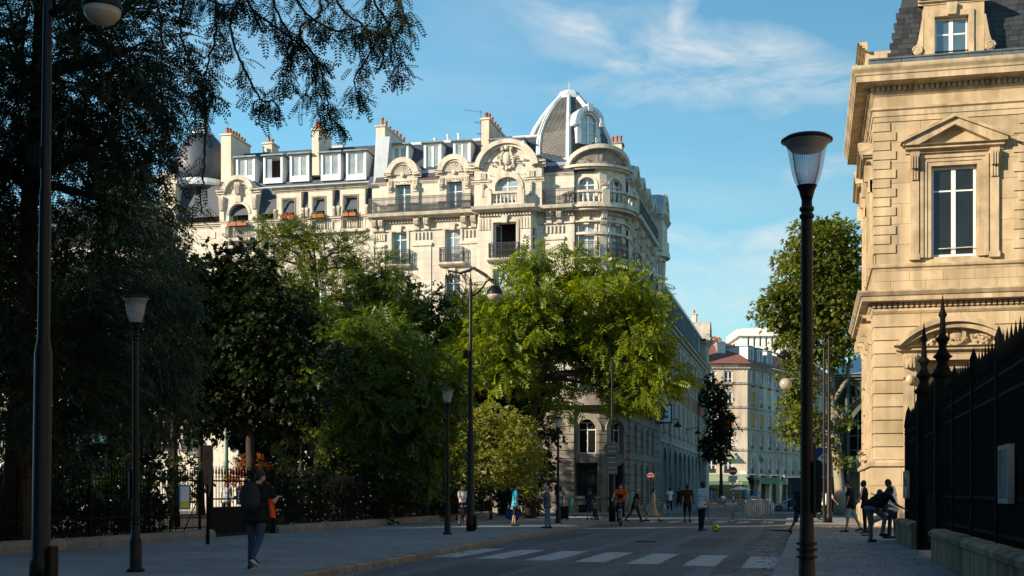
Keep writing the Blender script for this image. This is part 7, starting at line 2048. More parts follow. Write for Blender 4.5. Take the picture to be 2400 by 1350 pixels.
# sign backs clamped on the corner post
p = G(1435, 1223, .12)
t = thing('corner_signal_post', 'plain dark post carrying traffic-sign backs at the pavement corner', 'post', (p.x, p.y, .12))
MB().lathe([(.15, 0), (.15, 1.0), (.13, 1.05), (.12, 3.2), (.06, 3.3), (.05, 7.2), (.0, 7.25)], n=12).build('pole', 'lamp_black', t, True)
MB().lathe([(.16, 0), (.17, .04), (.16, .08)], (0, 0, 1.0), 12).build('collar', 'lamp_black', t)
def sign_back(name, label, kind, z, **k):
    t = thing(name, label, 'road sign', (p.x, p.y - .2, z), group='sign backs on the corner post', rz=TH)
    M_ = Matrix(((1, 0, 0, 0), (0, -1, 0, 0), (0, 0, 1, 0), (0, 0, 0, 1)))
    if kind == 'disc': disc(MB(M_), (0, 0), .36, 0, .03).build('panel', 'sign_grey', t)
    else: MB(M_).box(-k['w'], k['w'], 0, .03, -k['h'], k['h']).build('panel', 'sign_grey', t)
    for s in (-.1, .1): MB(M_).box(-.16, .16, -.06, .05, s - .02, s + .02).build('clamp', 'galvanised', t)
sign_back('sign_back', 'round grey traffic-sign back on corner lamp post', 'disc', H + (1155 - 1062) * 62 / F)
sign_back('sign_back', 'wide rectangular grey sign back below the round one', 'box', H + (1155 - 1085) * 62 / F, w=.42, h=.24)
sign_back('sign_back', 'small square grey sign back lowest on corner lamp post', 'box', H + (1155 - 1106) * 62 / F, w=.26, h=.2)
# ---------------------------------------------------------------- garden railing on the left
yg0, yg1 = 33.4, 37.8
spear = MB().lathe([(.011, 0), (.011, 1.5), (.02, 1.51), (.011, 1.53), (.022, 1.58), (.0, 1.70)], n=5).mesh('bar', 'iron', False)
def railing_run(label, y0, y1):
    t = thing('garden_railing', label, 'railing', (FX, y0, .12), world=True, group='garden railings on stone plinth')
    for z in (.42, .78, 1.72): MB().box(FX - .015, FX + .015, y0, y1, z, z + .035).build('rail', 'iron', t)
    n = int((y1 - y0) / .14)
    for k in range(n): link('bar', spear, t, loc=(FX, y0 + .07 + k * .14, .36))
    short = MB()
    for k in range(n): short.tube([(FX, y0 + k * .14, .44), (FX, y0 + k * .14, .95), (FX, y0 + k * .14, 1.02)], [.008, .008, .001], 4)
    short.build('dog_bars', 'iron', t, kind='stuff')
    k = y0 + 1.2
    while k < y1:
        MB().box(FX - .03, FX + .03, k - .03, k + .03, .3, 1.95).build('post', 'iron', t); MB().tube([(FX - .02, k, 1.3), (FX - .55, k, .2)], .015, 5).build('stay', 'iron', t); k += 2.8
    st = MB().sweep([(-.2, -.12), (.2, -.12), (.2, .12), (.15, .2), (.08, .24), (-.08, .24), (-.15, .2), (-.2, .12)], 0, 1.38)
    me = st.mesh('plinth_stone', 'granite')
    k = y0
    while k < y1 - .1:
        link('plinth_stone', me, t, loc=(FX, k, .13 + random.uniform(-.01, .01)), rot=(0, 0, R(90) + random.uniform(-.01, .01)), scale=(min(1, (y1 - k) / 1.38), 1, 1)); k += 1.4
    return t
railing_run('black iron garden railing between the great sophora and the gate', 12.0, yg0)
railing_run('black iron garden railing running from the gate towards the corner', yg1, 66.5)
gt = thing('garden_gate', 'black iron double gate with solid lower panels and spear finials', 'gate', (FX, yg0, .12), world=True)
for a, b in ((yg0 + .12, (yg0 + yg1) / 2 - .02), ((yg0 + yg1) / 2 + .02, yg1 - .12)):
    lf = MB().box(FX - .02, FX + .02, a, b, .2, .95).build('lower_panel', 'iron', gt)
    for z in (.95, 1.2, 1.72): MB().box(FX - .02, FX + .02, a, b, z, z + .045).build('rail', 'iron', gt)
    k = a + .1
    while k < b: MB().lathe([(.013, .95), (.013, 1.82), (.03, 1.86), (.013, 1.9), (.035, 1.98), (0, 2.2)], (FX, k, 0), 6).build('bar', 'iron', gt); k += .19
for k in (yg0, yg1): MB().box(FX - .07, FX + .07, k - .07, k + .07, .1, 2.15).build('gate_post', 'iron', gt)
def board(label, y, z0, z1, w, m):
    t = thing('notice_board', label, 'notice', (FX + .05, y, z0), world=True, group='notices on garden gate and railing')
    MB().box(FX + .03, FX + .05, y - w, y + w, z0, z1).build('panel', m, t)
    return t
t = board('dark blue garden notice with small white lines on gate', 35.4, 1.05, 1.55, .32, 'sign_blue')
for k in range(4): MB().box(FX + .05, FX + .053, 35.15, 35.65, 1.42 - k * .09, 1.45 - k * .09).build('lettering', 'letter_white', t)
t = board('small grey garden notice on gate beside walking man', 37.5, 1.1, 1.62, .2, 'sign_grey')
for k in range(3): MB().box(FX + .05, FX + .053, 37.38, 37.62, 1.5 - k * .1, 1.53 - k * .1).build('lettering', 'letter_white', t)
t = board('blue and white poster with yellow foot tied to railing', onX(433, 1150, FX + .05).y, .95, 1.62, .3, 'poster_blue')
yy = onX(433, 1150, FX + .05).y
MB().box(FX + .05, FX + .054, yy - .24, yy + .24, 1.16, 1.57).build('print', 'paper', t); MB().box(FX + .05, FX + .054, yy - .24, yy + .24, .99, 1.15).build('print', 'poster_yellow', t)
# oar-shaped history board
p = G(487, 1276, .12); t = thing('oar_shaped_board', 'brown oar-shaped history board on a thin post by the gate', 'information board', (p.x, p.y, .12), rz=TH * .6)
M_ = Matrix(((1, 0, 0, 0), (0, -1, 0, 0), (0, 0, 1, 0), (0, 0, 0, 1)))
MB().tube([(0, 0, 0), (0, 0, 1.5)], [.05, .025], 8).build('post', 'iron', t)
MB(M_).prism([(-.13, 2.46), (.13, 2.46), (.135, 2.1), (.11, 1.7), (.05, 1.28), (0, 1.05), (-.05, 1.28), (-.11, 1.7), (-.135, 2.1)], -.015, .015).build('board', 'board_oar', t)
for k, (a, b_) in enumerate(((.02, .10), (.05, .09), (.03, .08))): MB(M_).box(-b_, b_ - a, .015, .018, 2.28 - k * .07, 2.30 - k * .07).build('lettering', 'letter_dark', t)
MB(M_).prism([(-.02, 1.72), (.02, 1.72), (.03, 1.6), (0, 1.5), (-.03, 1.6)], .015, .018).build('emblem', 'sign_red', t)
# old pale green lamp mast inside the garden
p = W(529, 1155, 60); t = thing('garden_lamp_mast', 'pale green cast-iron lamp mast inside the garden behind the gate', 'street lamp', (p.x, p.y, .16))
MB().lathe([(.3, 0), (.3, .4), (.2, .5), (.16, 1.5), (.2, 1.6), (.16, 1.7), (.13, 2.6), (.17, 2.7), (.11, 2.8), (.09, 5.2), (.12, 5.3), (.06, 5.4)], n=14).build('mast', 'mast_green', t, True)
MB().lathe([(.06, 5.4), (.16, 5.5), (.2, 5.9), (.12, 6.1), (.02, 6.2)], n=12).build('lantern', 'globe_glass', t, True)
# small shelter in the garden with blue-green barrel roof
p = W(210, 1155, 42); t = thing('garden_shelter', 'garden shelter with dark blue-green barrel roof among the trees', 'shelter', (p.x, p.y, .16), rz=TH)
zt = H + (1155 - 1040) * 42 / F - .16
for s in (-.55, .55): MB().box(s - .05, s + .05, -.05, .05, 0, zt).build('post', 'iron', t)
mb = MB(Matrix(((0, 1, 0, 0), (1, 0, 0, 0), (0, 0, 1, 0), (0, 0, 0, 1)))); mb.arch(0, zt, .40, .44, -.66, .66, 0, 180, 12, .30, .34); mb.build('roof', 'box_shelter', t)
# ---------------------------------------------------------------- tall iron fence on the right
FRX = 2.62
fs_ = thing('iron_fence', 'tall black spear-topped iron fence on stone wall along right pavement', 'fence', (FRX, 14, .05), world=True)
g_a, g_b = 27.4, 31.8
bar = MB().lathe([(.019, 0), (.019, 2.36), (.026, 2.38), (.0, 2.5)], n=6).mesh('bar', 'iron', False)
bar2 = MB().lathe([(.022, 0), (.022, 2.42), (.05, 2.45), (.03, 2.5), (.055, 2.58), (.045, 2.68), (.0, 3.0)], n=6).mesh('bar', 'iron', False)
y = 14.1; nbr = 0
while y < 38:
    if not (g_a - .25 < y < g_b + .25) and nbr < 298: link('bar', bar2 if nbr % 3 == 0 else bar, fs_, loc=(FRX, y, .68)); nbr += 1
    y += .125
for a, b_ in ((14, g_a - .2), (g_b + .2, 38)):
    for z in (.78, 1.3, 2.75, 3.05): MB().box(FRX - .025, FRX + .025, a, b_, z, z + .05).build('rail', 'iron', fs_)
    rg = MB(Matrix(((0, 1, 0, FRX), (1, 0, 0, 0), (0, 0, 1, 0), (0, 0, 0, 1))))
    k = a + .2
    while k < b_ - .2:
        rg.arch(k, 2.92, .05, .068, -.012, .012, 0, 360, 10); rg.arch(k, 1.05, .1, .12, -.012, .012, 0, 360, 10); k += .25
    rg.build('ring_frieze', 'iron', fs_, kind='stuff')
    db = MB(); k = a + .06
    while k < b_: db.tube([(FRX, k, .7), (FRX, k, 1.55), (FRX, k, 1.68)], [.012, .012, .001], 4); k += .125
    db.build('dog_bars', 'iron', fs_, kind='stuff')
k = 16.5
while k < 38:
    if not (g_a - .5 < k < g_b + .5):
        MB().box(FRX - .05, FRX + .05, k - .05, k + .05, .6, 3.3).build('post', 'iron', fs_)
        MB().lathe([(.05, 0), (.09, .1), (.03, .2), (.07, .3), (0, .5)], (FRX, k, 3.3), 8).build('finial', 'iron', fs_, True)
        rg = MB(Matrix(((0, 1, 0, FRX), (1, 0, 0, 0), (0, 0, 1, 0), (0, 0, 0, 1))))
        for s in (-1, 1): rg.arch(k + s * .16, 3.32, .1, .13, -.015, .015, 0, 360, 12)
        rg.build('scroll', 'iron', fs_, kind='stuff')
    k += 2.9
def plinth(y0, y1):
    st = MB().sweep([(-.26, -.62), (.26, -.62), (.26, -.16), (.3, -.14), (.31, -.06), (.22, .0), (-.22, .0), (-.31, -.06), (-.3, -.14), (-.26, -.16)], 0, 1.55).mesh('wall_block', 'stone_plinth')
    k = y0
    while k < y1 - .05:
        L2 = min(1.56, y1 - k); link('wall_block', st, fs_, loc=(FRX, k, .68 + random.uniform(-.005, .005)), rot=(0, 0, R(90)), scale=(L2 / 1.565, 1, 1)); k += 1.56
plinth(13, g_a - .35); plinth(g_b + .35, 38.2)
gt2 = thing('iron_gate', 'tall black iron gate between two spired posts in the fence', 'gate', (FRX, g_a, .05), world=True)
for k in (g_a, g_b):
    MB().box(FRX - .16, FRX + .16, k - .16, k + .16, .05, 3.75).build('gate_post', 'iron', gt2)
    MB().lathe([(.2, 0), (.24, .06), (.16, .14), (.1, .3), (.14, .38), (.2, .42), (.12, .5), (.07, .62), (.1, .72), (.15, .78), (.07, .86), (.05, 1.2), (.09, 1.28), (.05, 1.36), (0, 1.72)], (FRX, k, 3.75), 10).build('spire', 'iron', gt2, True)
k = g_a + .25
while k < g_b - .2: MB().lathe([(.017, .2), (.017, 3.0 + .5 * math.sin((k - g_a) / (g_b - g_a) * math.pi)), (.036, 3.1 + .5 * math.sin((k - g_a) / (g_b - g_a) * math.pi)), (0, 3.4 + .5 * math.sin((k - g_a) / (g_b - g_a) * math.pi))], (FRX, k, 0), 6).build('bar', 'iron', gt2); k += .14
for z in (.3, 1.3, 2.7): MB().box(FRX - .02, FRX + .02, g_a + .16, g_b - .16, z, z + .05).build('rail', 'iron', gt2)
MB().box(FRX - .012, FRX + .012, g_a + .16, g_b - .16, .3, 1.3).build('lower_panel', 'iron', gt2)
def case(px0, px1, py0, py1, label):
    X_ = FRX - .1; a = onX(px1, py0, X_); b_ = onX(px0, py0, X_); zt = (onX(px0, py0, X_).z + a.z) / 2; zb_ = (onX(px1, py1, X_).z + onX(px0, py1, X_).z) / 2
    t = thing('notice_case', label, 'notice case', (X_, a.y, zb_), world=True, group='glazed notice cases on the fence')
    f = .06; MB().box(X_ - .03, X_ + .05, a.y, a.y + f, zb_, zt).box(X_ - .03, X_ + .05, b_.y - f, b_.y, zb_, zt).box(X_ - .03, X_ + .05, a.y + f, b_.y - f, zb_, zb_ + f).box(X_ - .03, X_ + .05, a.y + f, b_.y - f, zt - f, zt).build('frame', 'galvanised', t)
    MB().box(X_ + .03, X_ + .05, a.y + f, b_.y - f, zb_ + f, zt - f).build('back_panel', 'hall_green', t)
    MB().box(X_ - .01, X_ - .005, a.y + f, b_.y - f, zb_ + f, zt - f).build('pane', 'case_glass', t)
case(2119, 2127, 1104, 1168, 'slim glazed notice case on fence near the far end')
case(2344, 2368, 1043, 1180, 'large grey glazed notice case on near stretch of fence')
# ---------------------------------------------------------------- barriers, posts, litter bag, ball
def barrier():
    t = thing('crowd_barrier', 'x', 'barrier', (0, 0, 0), group='steel crowd barriers across the street')
    w, h = 1.95, 1.08
    MB().tube([(-w / 2, 0, .12), (-w / 2, 0, h - .12), (-w / 2 + .12, 0, h), (w / 2 - .12, 0, h), (w / 2, 0, h - .12), (w / 2, 0, .12), (-w / 2, 0, .12)], .021, 7).build('frame', 'galvanised', t, True)
    for k in range(17): MB().tube([(-w / 2 + (k + 1) * w / 18, 0, .13), (-w / 2 + (k + 1) * w / 18, 0, h)], .011, 5).build('bar', 'galvanised', t)
    for s in (-.6, .6): MB().tube([(s, -.28, .01), (s, -.05, .14), (s, .05, .14), (s, .28, .01)], .02, 6).build('foot', 'galvanised', t)
    return t
b0 = barrier()
pA, pB, pC = G(1648, 1222), G(1728, 1225), G(1804, 1226)
for i, (a, c) in enumerate(((pA, pB), (pB, pC))):
    o = b0 if i == 0 else copy_tree(b0)
    m = (a + c) / 2; o.location = (m.x, m.y, 0); o.rotation_euler = (0, 0, math.atan2((c - a).y, (c - a).x))
    o['label'] = ('steel crowd barrier standing behind the man with the ball', 'steel crowd barrier with round panel leaning behind it')[i]
p = G(1769, 1214); t = thing('round_panel', 'round grey sheet-metal panel leaning behind the crowd barrier', 'panel', (p.x, p.y, 0), rz=TH)
mb = MB(M_); disc(mb, (0, .62), .58, 0, .04, 32); mb.build('disc', 'sheet_panel', t)
MB(M_).box(-.1, .1, .04, .055, .1, 1.1).build('stiffener', 'sheet_panel', t); MB(M_).tube([(.2, -.5, 0), (.2, 0, .7)], .02, 5).build('prop', 'galvanised', t)
for px, lab in ((1808, 'red and white striped post at the end of crowd barriers'), (1719, 'red and white striped post foot behind the crowd barriers')):
    p = G(px, 1207); t = thing('striped_post', lab, 'bollard', (p.x, p.y, 0), group='red and white posts')
    for k in range(6): MB().lathe([(.04, k * .19), (.04, k * .19 + .19)], n=10).build('band', 'sign_red' if k % 2 == 0 else 'sign_white', t)
    MB().lathe([(.14, 0), (.14, .03), (.05, .05)], n=12).build('foot', 'iron', t)
p = G(1336, 1207, .12); t = thing('litter_bag_holder', 'ring stand holding a translucent green litter bag by corner wall', 'litter bin', (p.x, p.y, .12))
MB().tube([(-.22, .0, 0), (-.24, 0, .5), (-.2, 0, .95), (.2, 0, .95), (.24, 0, .5), (.22, 0, 0)], .02, 6).build('stand', 'galvanised', t, True)
MB().lathe([(.19, .93), (.2, .9), (.17, .6), (.14, .25), (.05, .12), (0, .1)], n=12).build('bag', 'bag_green', t, True)
MB().lathe([(.2, .92), (.225, .92), (.225, .95), (.2, .95), (.2, .92)], n=16).build('ring', 'galvanised', t)
p = G(1678, 1246); r = .135
bm = bmesh.new(); bmesh.ops.create_icosphere(bm, subdivisions=3, radius=r)
me = bpy.data.meshes.new('football'); bm.to_mesh(me); bm.free(); me.materials.append(MATS['ball_yellow']); me.polygons.foreach_set('use_smooth', [True] * len(me.polygons))
t = link('football', me, loc=(p.x, p.y, r)); tag(t, 'yellow and black football lying on the road', 'football')
mb = MB()
for v in ((0, -1, .3), (.8, -.5, -.2), (-.75, -.55, .1), (.2, -.6, -.8), (-.3, -.4, .85), (.6, .3, .7), (-.6, .6, -.4)):
    n_ = Vector(v).normalized(); u_ = n_.orthogonal().normalized(); w_ = n_.cross(u_)
    mb.add([(n_ * math.cos(.3) + (u_ * math.cos(a) + w_ * math.sin(a)) * math.sin(.36)) * (r * 1.012) for a in [k * 2 * math.pi / 5 for k in range(5)]] + [n_ * r * 1.02], [(k, (k + 1) % 5, 5) for k in range(5)])
mb.build('panel', 'ball_black', t)
# ---------------------------------------------------------------- wrapped pallets on a trailer, planks
pa, pc = G(1850, 1193), G(1950, 1193)
t = thing('wrapped_pallet_stack', 'high stack of sheets under blue-grey tarpaulin on the roadway', 'pallet stack', ((pa.x + pc.x) / 2, pa.y, 0), rz=TH)
ww = (pc - pa).length / 2
rnd = random.Random(4)
for k in range(14):
    z = .2 + k * .178; o_ = rnd.uniform(-.03, .03)
    MB().box(-ww + o_, ww + o_, -.7 + rnd.uniform(-.03, .03), .7, z, z + .168).build('sheet_bundle', 'tarp_blue', t)
for z in (1.35, 2.62): MB().box(-ww - .03, ww + .03, -.74, .74, z, z + .04).build('strap', 'iron', t)
for s in (-ww * .7, 0, ww * .7): MB().box(s - .08, s + .08, -.7, .7, 0.0, .2).build('skid', 'bark', t)
t = thing('hand_trailer', 'low trailer loaded with pale planks in front of wrapped pallets', 'trailer', (G(1832, 1198).x, G(1832, 1198).y, 0), rz=TH)
for k in range(5): MB().cbox((0, -.2 + k * .1, .62 + .03 * (k % 2)), (1.7, .09, .05), Matrix.Rotation(R(-24), 3, 'Y')).build('plank', 'sign_white' if k % 2 else 'galvanised', t)
mb = MB(); mb.tube([(-.8, 0, .25), (.8, 0, .95)], .03, 6); mb.tube([(-.2, -.3, .35), (-.2, .3, .35)], .025, 6); mb.build('frame', 'iron', t)
for s in (-.3, .3): MB(Matrix(((1, 0, 0, -.2), (0, 1, 0, s), (0, 0, 1, 0), (0, 0, 0, 1)))).arch(0, .22, .15, .22, -.03, .03, 0, 360, 14).build('wheel', 'rubber', t)
MB().box(.5, .58, -.05, .05, 0, .8).build('prop', 'iron', t)
# cafe parasol and counter things
pq = W(1735, 1155, 150); t = thing('cafe_parasol', 'cream cafe parasol open under the green awning', 'parasol', (pq.x, pq.y, 0))
zp = H + (1155 - 1148) * 150 / F
MB().lathe([(1.25, 0), (1.2, .06), (.0, .45)], (0, 0, zp), 8).build('canopy', 'parasol', t); MB().tube([(0, 0, 0), (0, 0, zp + .5)], .03, 6).build('pole', 'galvanised', t)
MB().lathe([(.3, 0), (.3, .08), (.04, .1)], n=12).build('base', 'iron', t)
# ---------------------------------------------------------------- bicycles
def bicycle(label, hb='bike_black', fr='bike_black', group=None):
    t = thing('bicycle', label, 'bicycle', (0, 0, 0), group=group)
    MY = Matrix(((0, 1, 0, 0), (1, 0, 0, 0), (0, 0, 1, 0), (0, 0, 0, 1)))
    for yy in (-.53, .53):
        w_ = MB(MY).arch(yy, .34, .285, .31, -.012, .012, 0, 360, 28).build('wheel', 'steel', t)
        MB(MY).arch(yy, .34, .305, .345, -.024, .024, 0, 360, 28).build('tyre', 'rubber', w_)
        mb = MB()
        for k in range(14): a = k * math.pi / 7; mb.tube([(0, yy, .34), (0, yy + .29 * math.cos(a), .34 + .29 * math.sin(a))], .002, 3, False)
        mb.build('spokes', 'steel', w_, kind='stuff'); MB(MY).arch(yy, .34, 0, .03, -.05, .05, 0, 360, 10).build('hub', 'steel', w_)
    mb = MB()
    for a, b_ in (((0, .33, .86), (0, .38, .72)), ((0, .36, .8), (0, -.02, .3)), ((0, .35, .84), (0, -.2, .82)), ((0, -.02, .3), (0, -.22, .9)), ((.03, -.02, .3), (.03, -.53, .34)), ((-.03, -.02, .3), (-.03, -.53, .34)), ((0, -.2, .8), (.04, -.53, .34)), ((0, -.2, .8), (-.04, -.53, .34))): mb.tube([a, b_], .018, 6)
    mb.build('frame', fr, t)
    mb = MB()
    for s in (-1, 1): mb.tube([(s * .05, .4, .68), (s * .05, .53, .34)], .014, 6)
    mb.tube([(-.06, .4, .69), (.06, .4, .69)], .016, 6); mb.build('fork', 'steel', t)
    mb = MB(); mb.tube([(0, .34, .84), (0, .33, 1.0)], .016, 6); mb.tube([(-.3, .27, 1.03), (-.2, .33, 1.02), (.2, .33, 1.02), (.3, .27, 1.03)], .015, 6); mb.build('handlebar', hb, t)
    for s in (-1, 1): MB().tube([(s * .2, .33, 1.02), (s * .31, .26, 1.03)], .02, 6).build('grip', hb, t)
    mb = MB(); mb.ball((0, -.24, .96), (.07, .13, .04), 10, 6); mb.tube([(0, -.21, .86), (0, -.23, .95)], .015, 6); mb.build('saddle', 'rubber', t)
    for s, z in ((1, .17), (-1, .43)):
        mb = MB(); mb.tube([(s * .05, -.02, .3), (s * .07, -.02, z)], .012, 5); mb.cbox((s * .12, -.02, z), (.1, .07, .02)); mb.build('pedal', 'iron', t)
    return t
# ---------------------------------------------------------------- people
SKIN = {'pale': (.46, .27, .19), 'tan': (.33, .18, .11), 'brown': (.12, .06, .035), 'dark': (.035, .02, .014)}
for k, v in SKIN.items(): mat('skin_' + k, v, .55, var=.06, scale=12, spec=.3)
CL = {'black': (.012, .012, .014), 'jeans': (.035, .06, .10), 'jeans_light': (.08, .17, .24), 'navy': (.015, .02, .05), 'grey': (.13, .14, .16), 'greyblue': (.10, .13, .17), 'cyan': (.02, .30, .45), 'purple': (.10, .085, .12), 'orange': (.62, .075, .01), 'white': (.66, .67, .70), 'lilac': (.50, .52, .62), 'pink': (.60, .22, .26), 'beige': (.42, .29, .19), 'brown': (.028, .015, .010), 'paleblue': (.20, .30, .36), 'bluebag': (.012, .05, .22), 'charcoal': (.03, .03, .034), 'police': (.10, .30, .45), 'red': (.35, .02, .02), 'green': (.20, .42, .24), 'offwhite': (.45, .44, .43)}
for k, v in CL.items(): mat('cloth_' + k, v, .9, var=.16, scale=9, bump=.35, bscale=14, spec=.15)
mat('hair_black', (.008, .007, .006), .6, var=.2, scale=30); mat('hair_brown', (.05, .028, .015), .6, var=.25, scale=30); mat('hair_grey', (.30, .28, .26), .7, var=.25, scale=30)
mat('shoe_dark', (.015, .015, .016), .6, var=.1); mat('shoe_sole', (.55, .55, .53), .7, var=.1); mat('eye', (.01, .01, .01), .3, var=.0)
def cap(mb, p0, p1, r0, r1, n=10):
    p0, p1 = Vector(p0), Vector(p1); d = (p1 - p0); l = d.length
    if l < 1e-5: return
    d /= l
    mb.tube([p0 - d * r0 * .95, p0 - d * r0 * .6, p0, p0.lerp(p1, .5), p1, p1 + d * r1 * .6, p1 + d * r1 * .95], [r0 * .25, r0 * .8, r0, (r0 + r1) / 2, r1, r1 * .8, r1 * .25], n)
def ell(mb, c, r, rot=None, n=14, m=9):
    k = len(mb.v); q = MB(); q.ball((0, 0, 0), r, n, m)
    mb.add([(rot @ Vector(v) if rot else Vector(v)) + Vector(c) for v in q.v], q.f)
def remesh(mb, name, m, voxel):
    me = mb.mesh('tmp'); ob = bpy.data.objects.new('tmp', me)
    md = ob.modifiers.new('r', 'REMESH'); md.mode = 'VOXEL'; md.voxel_size = voxel; md.use_smooth_shade = True
    sm = ob.modifiers.new('s', 'SMOOTH'); sm.iterations = 3; sm.factor = .5
    out = bake(ob)
    bpy.data.objects.remove(ob); bpy.data.meshes.remove(me)
    out.name = name; out.materials.clear(); out.materials.append(MATS[m]); out.polygons.foreach_set('use_smooth', [True] * len(out.polygons))
    return out
def person(label, loc, face, h=1.75, skin='pale', top='black', sleeves='short', bottom='jeans', legs=((8, 5), (-8, 12)), arms=((-5, 8, 12), (5, 8, 12)), lean=2, head=(0, 0), hair='hair_black', hairlen=0, stout=1.0, shoes='shoe_dark', sole=None, voxel=.026, skirt=None, group='people in the street', sit=0, hip_abd=3, stripe=None, twist=0, untucked=.04):
    s = h / 1.75; st = stout * 1.09
    Rx = lambda a: Matrix.Rotation(-R(a), 3, 'X')
    TL = Rx(lean)                                 # torso lean forward
    hipc = Vector((0, 0, 0))
    up = lambda x, y, z: hipc + TL @ Vector((x, y, z))
    J = {}
    for i, sg in ((0, -1), (1, 1)):
        a, k = legs[i]
        hp = Vector((sg * .092, 0, -.02)); kn = hp + Vector((sg * math.sin(R(hip_abd)) * .43, math.sin(R(a)) * .43, -math.cos(R(a)) * .43))
        b = a - k; an = kn + Vector((sg * math.sin(R(hip_abd)) * .15, math.sin(R(b)) * .42, -math.cos(R(b)) * .42))
        toe_pitch = max(0, -b - 12) * .9
        toe = an + Matrix.Rotation(-R(toe_pitch), 3, 'X') @ Vector((sg * .03, .17, -.05))
        heel = an + Matrix.Rotation(-R(toe_pitch), 3, 'X') @ Vector((0, -.05, -.05))
        J['leg%d' % i] = (hp, kn, an, toe, heel)
        p, q, e = arms[i]
        sh = up(sg * .185 * (.6 + .4 * st), 0, .49)
        Rz = Matrix.Rotation(R(twist), 3, 'Z')
        du = Vector((sg * math.sin(R(q)), math.sin(R(p)) * math.cos(R(q)), -math.cos(R(p)) * math.cos(R(q))))
        el = sh + du * .285; pe = p + e
        df = Vector((sg * math.sin(R(q)) * (.5 if e < 40 else -.6), math.sin(R(pe)), -math.cos(R(pe)))).normalized()
        wr = el + df * .25
        J['arm%d' % i] = (sh, el, wr, df)
    low = min(min(J['leg%d' % i][3].z, J['leg%d' % i][4].z) for i in (0, 1)) - .035
    # --- body
    body = MB(); tors = MB(); pants = MB(); shoe = [MB(), MB()]; sol = [MB(), MB()]
    w = .155 * st; dd = .105 * st
    def torso(mb, g):
        ell(mb, up(0, -.005, .0), (w * .98 + g, dd * 1.08 + g, .13 + g * .5), TL); ell(mb, up(0, .0, .15), (w * .88 + g, dd * .95 * (1.0 + .3 * (st - 1)) + g, .15 + g), TL)
        ell(mb, up(0, .0, .33), (w * 1.02 + g, dd * 1.05 + g, .17 + g), TL); ell(mb, up(0, -.01, .45), (w * .98 + g, dd * .75 + g, .085 + g), TL)
    torso(body, 0)
    hc = up(0, 0, .505); hd = Matrix.Rotation(R(head[1]), 3, 'Z') @ Rx(lean * .55 + head[0])
    hp_ = hc + TL @ Vector((0, .01, .06)) + hd @ Vector((0, .02, .115))
    cap(body, up(0, -.01, .46), hp_ - hd @ Vector((0, .01, .05)), .058, .052)
    ell(body, hp_, (.076, .094, .112), hd); ell(body, hp_ + hd @ Vector((0, .03, -.06)), (.055, .06, .055), hd); ell(body, hp_ + hd @ Vector((0, .098, -.015)), (.013, .018, .022), hd)
    for sg in (-1, 1): ell(body, hp_ + hd @ Vector((sg * .077, -.005, -.01)), (.012, .02, .03), hd)
    for i in (0, 1):
        hpj, kn, an, toe, heel = J['leg%d' % i]
        cap(body, hpj, kn, .078 * (.5 + .5 * st), .052); cap(body, kn, kn.lerp(an, .35) + Vector((0, -.012, 0)), .05, .05); cap(body, kn.lerp(an, .35) + Vector((0, -.012, 0)), an, .05, .034)
        cap(body, heel, toe, .034, .03)
        sh, el, wr, df = J['arm%d' % i]
        cap(body, up((-1, 1)[i] * .12, 0, .48), sh, .05, .05); cap(body, sh, el, .046 * (.6 + .4 * st), .037); cap(body, el, wr, .037, .025)
        sd = Vector(((-1, 1)[i], 0, 0)); ell(body, wr + df * .045, (.02, .036, .05), df.to_track_quat('Z', 'X').to_matrix())
    bm_ = remesh(body, 'person', 'skin_' + skin, voxel)
    # fingers: five short bent chains rooted in each palm
    fg = MB()
    for i in (0, 1):
        sh, el, wr, df = J['arm%d' % i]; sg = (-1, 1)[i]
        Q = df.to_track_quat('Z', 'X').to_matrix()
        for k, (u, L) in enumerate(((-.027, .062), (-.009, .074), (.010, .07), (.027, .056))):
            a = wr + df * .075 + Q @ Vector((0, u, 0)); b = a + df * L * .5 + Q @ Vector((-sg * .006, 0, 0)); c = b + (df * .75 + Q @ Vector((-sg * .6, 0, 0))) * L * .5
            fg.tube([a, b, c], [.0095, .009, .007], 5)
        a = wr + df * .03 + Q @ Vector((0, .03, 0)); b = a + df * .03 + Q @ Vector((0, .026, 0)); fg.tube([a, b, b + df * .03 + Q @ Vector((0, .005, 0))], [.011, .010, .008], 5)
    bm2 = bmesh.new(); bm2.from_mesh(bm_); f2 = fg.mesh('f'); bm2.from_mesh(f2); bm2.to_mesh(bm_); bm2.free(); bpy.data.meshes.remove(f2)
    bm_.polygons.foreach_set('use_smooth', [True] * len(bm_.polygons))
    o = bpy.data.objects.new('person', bm_); COL.objects.link(o)
    o.location = (loc[0], loc[1], loc[2] - low * s); o.scale = (s, s, s); o.rotation_euler = (0, 0, TH - R(face))
    tag(o, label, 'person', group)
    def child(nm, me): return link(nm, me, o)
    # --- clothes
    torso(tors, .017)
    for i in (0, 1):
        sh, el, wr, df = J['arm%d' % i]
        cap(tors, up((-1, 1)[i] * .11, 0, .475), sh, .062, .062)
        if sleeves == 'short': cap(tors, sh, sh.lerp(el, .62), .062, .058)
        elif sleeves == 'long': cap(tors, sh, el, .06, .05); cap(tors, el, el.lerp(wr, .95), .05, .036)
        else: pass
    ell(tors, up(0, 0, -.045 - untucked), (w * 1.0 + .034, dd * 1.12 + .034, .11), TL)
    child('top', remesh(tors, 'top', 'cloth_' + top, voxel * .9))
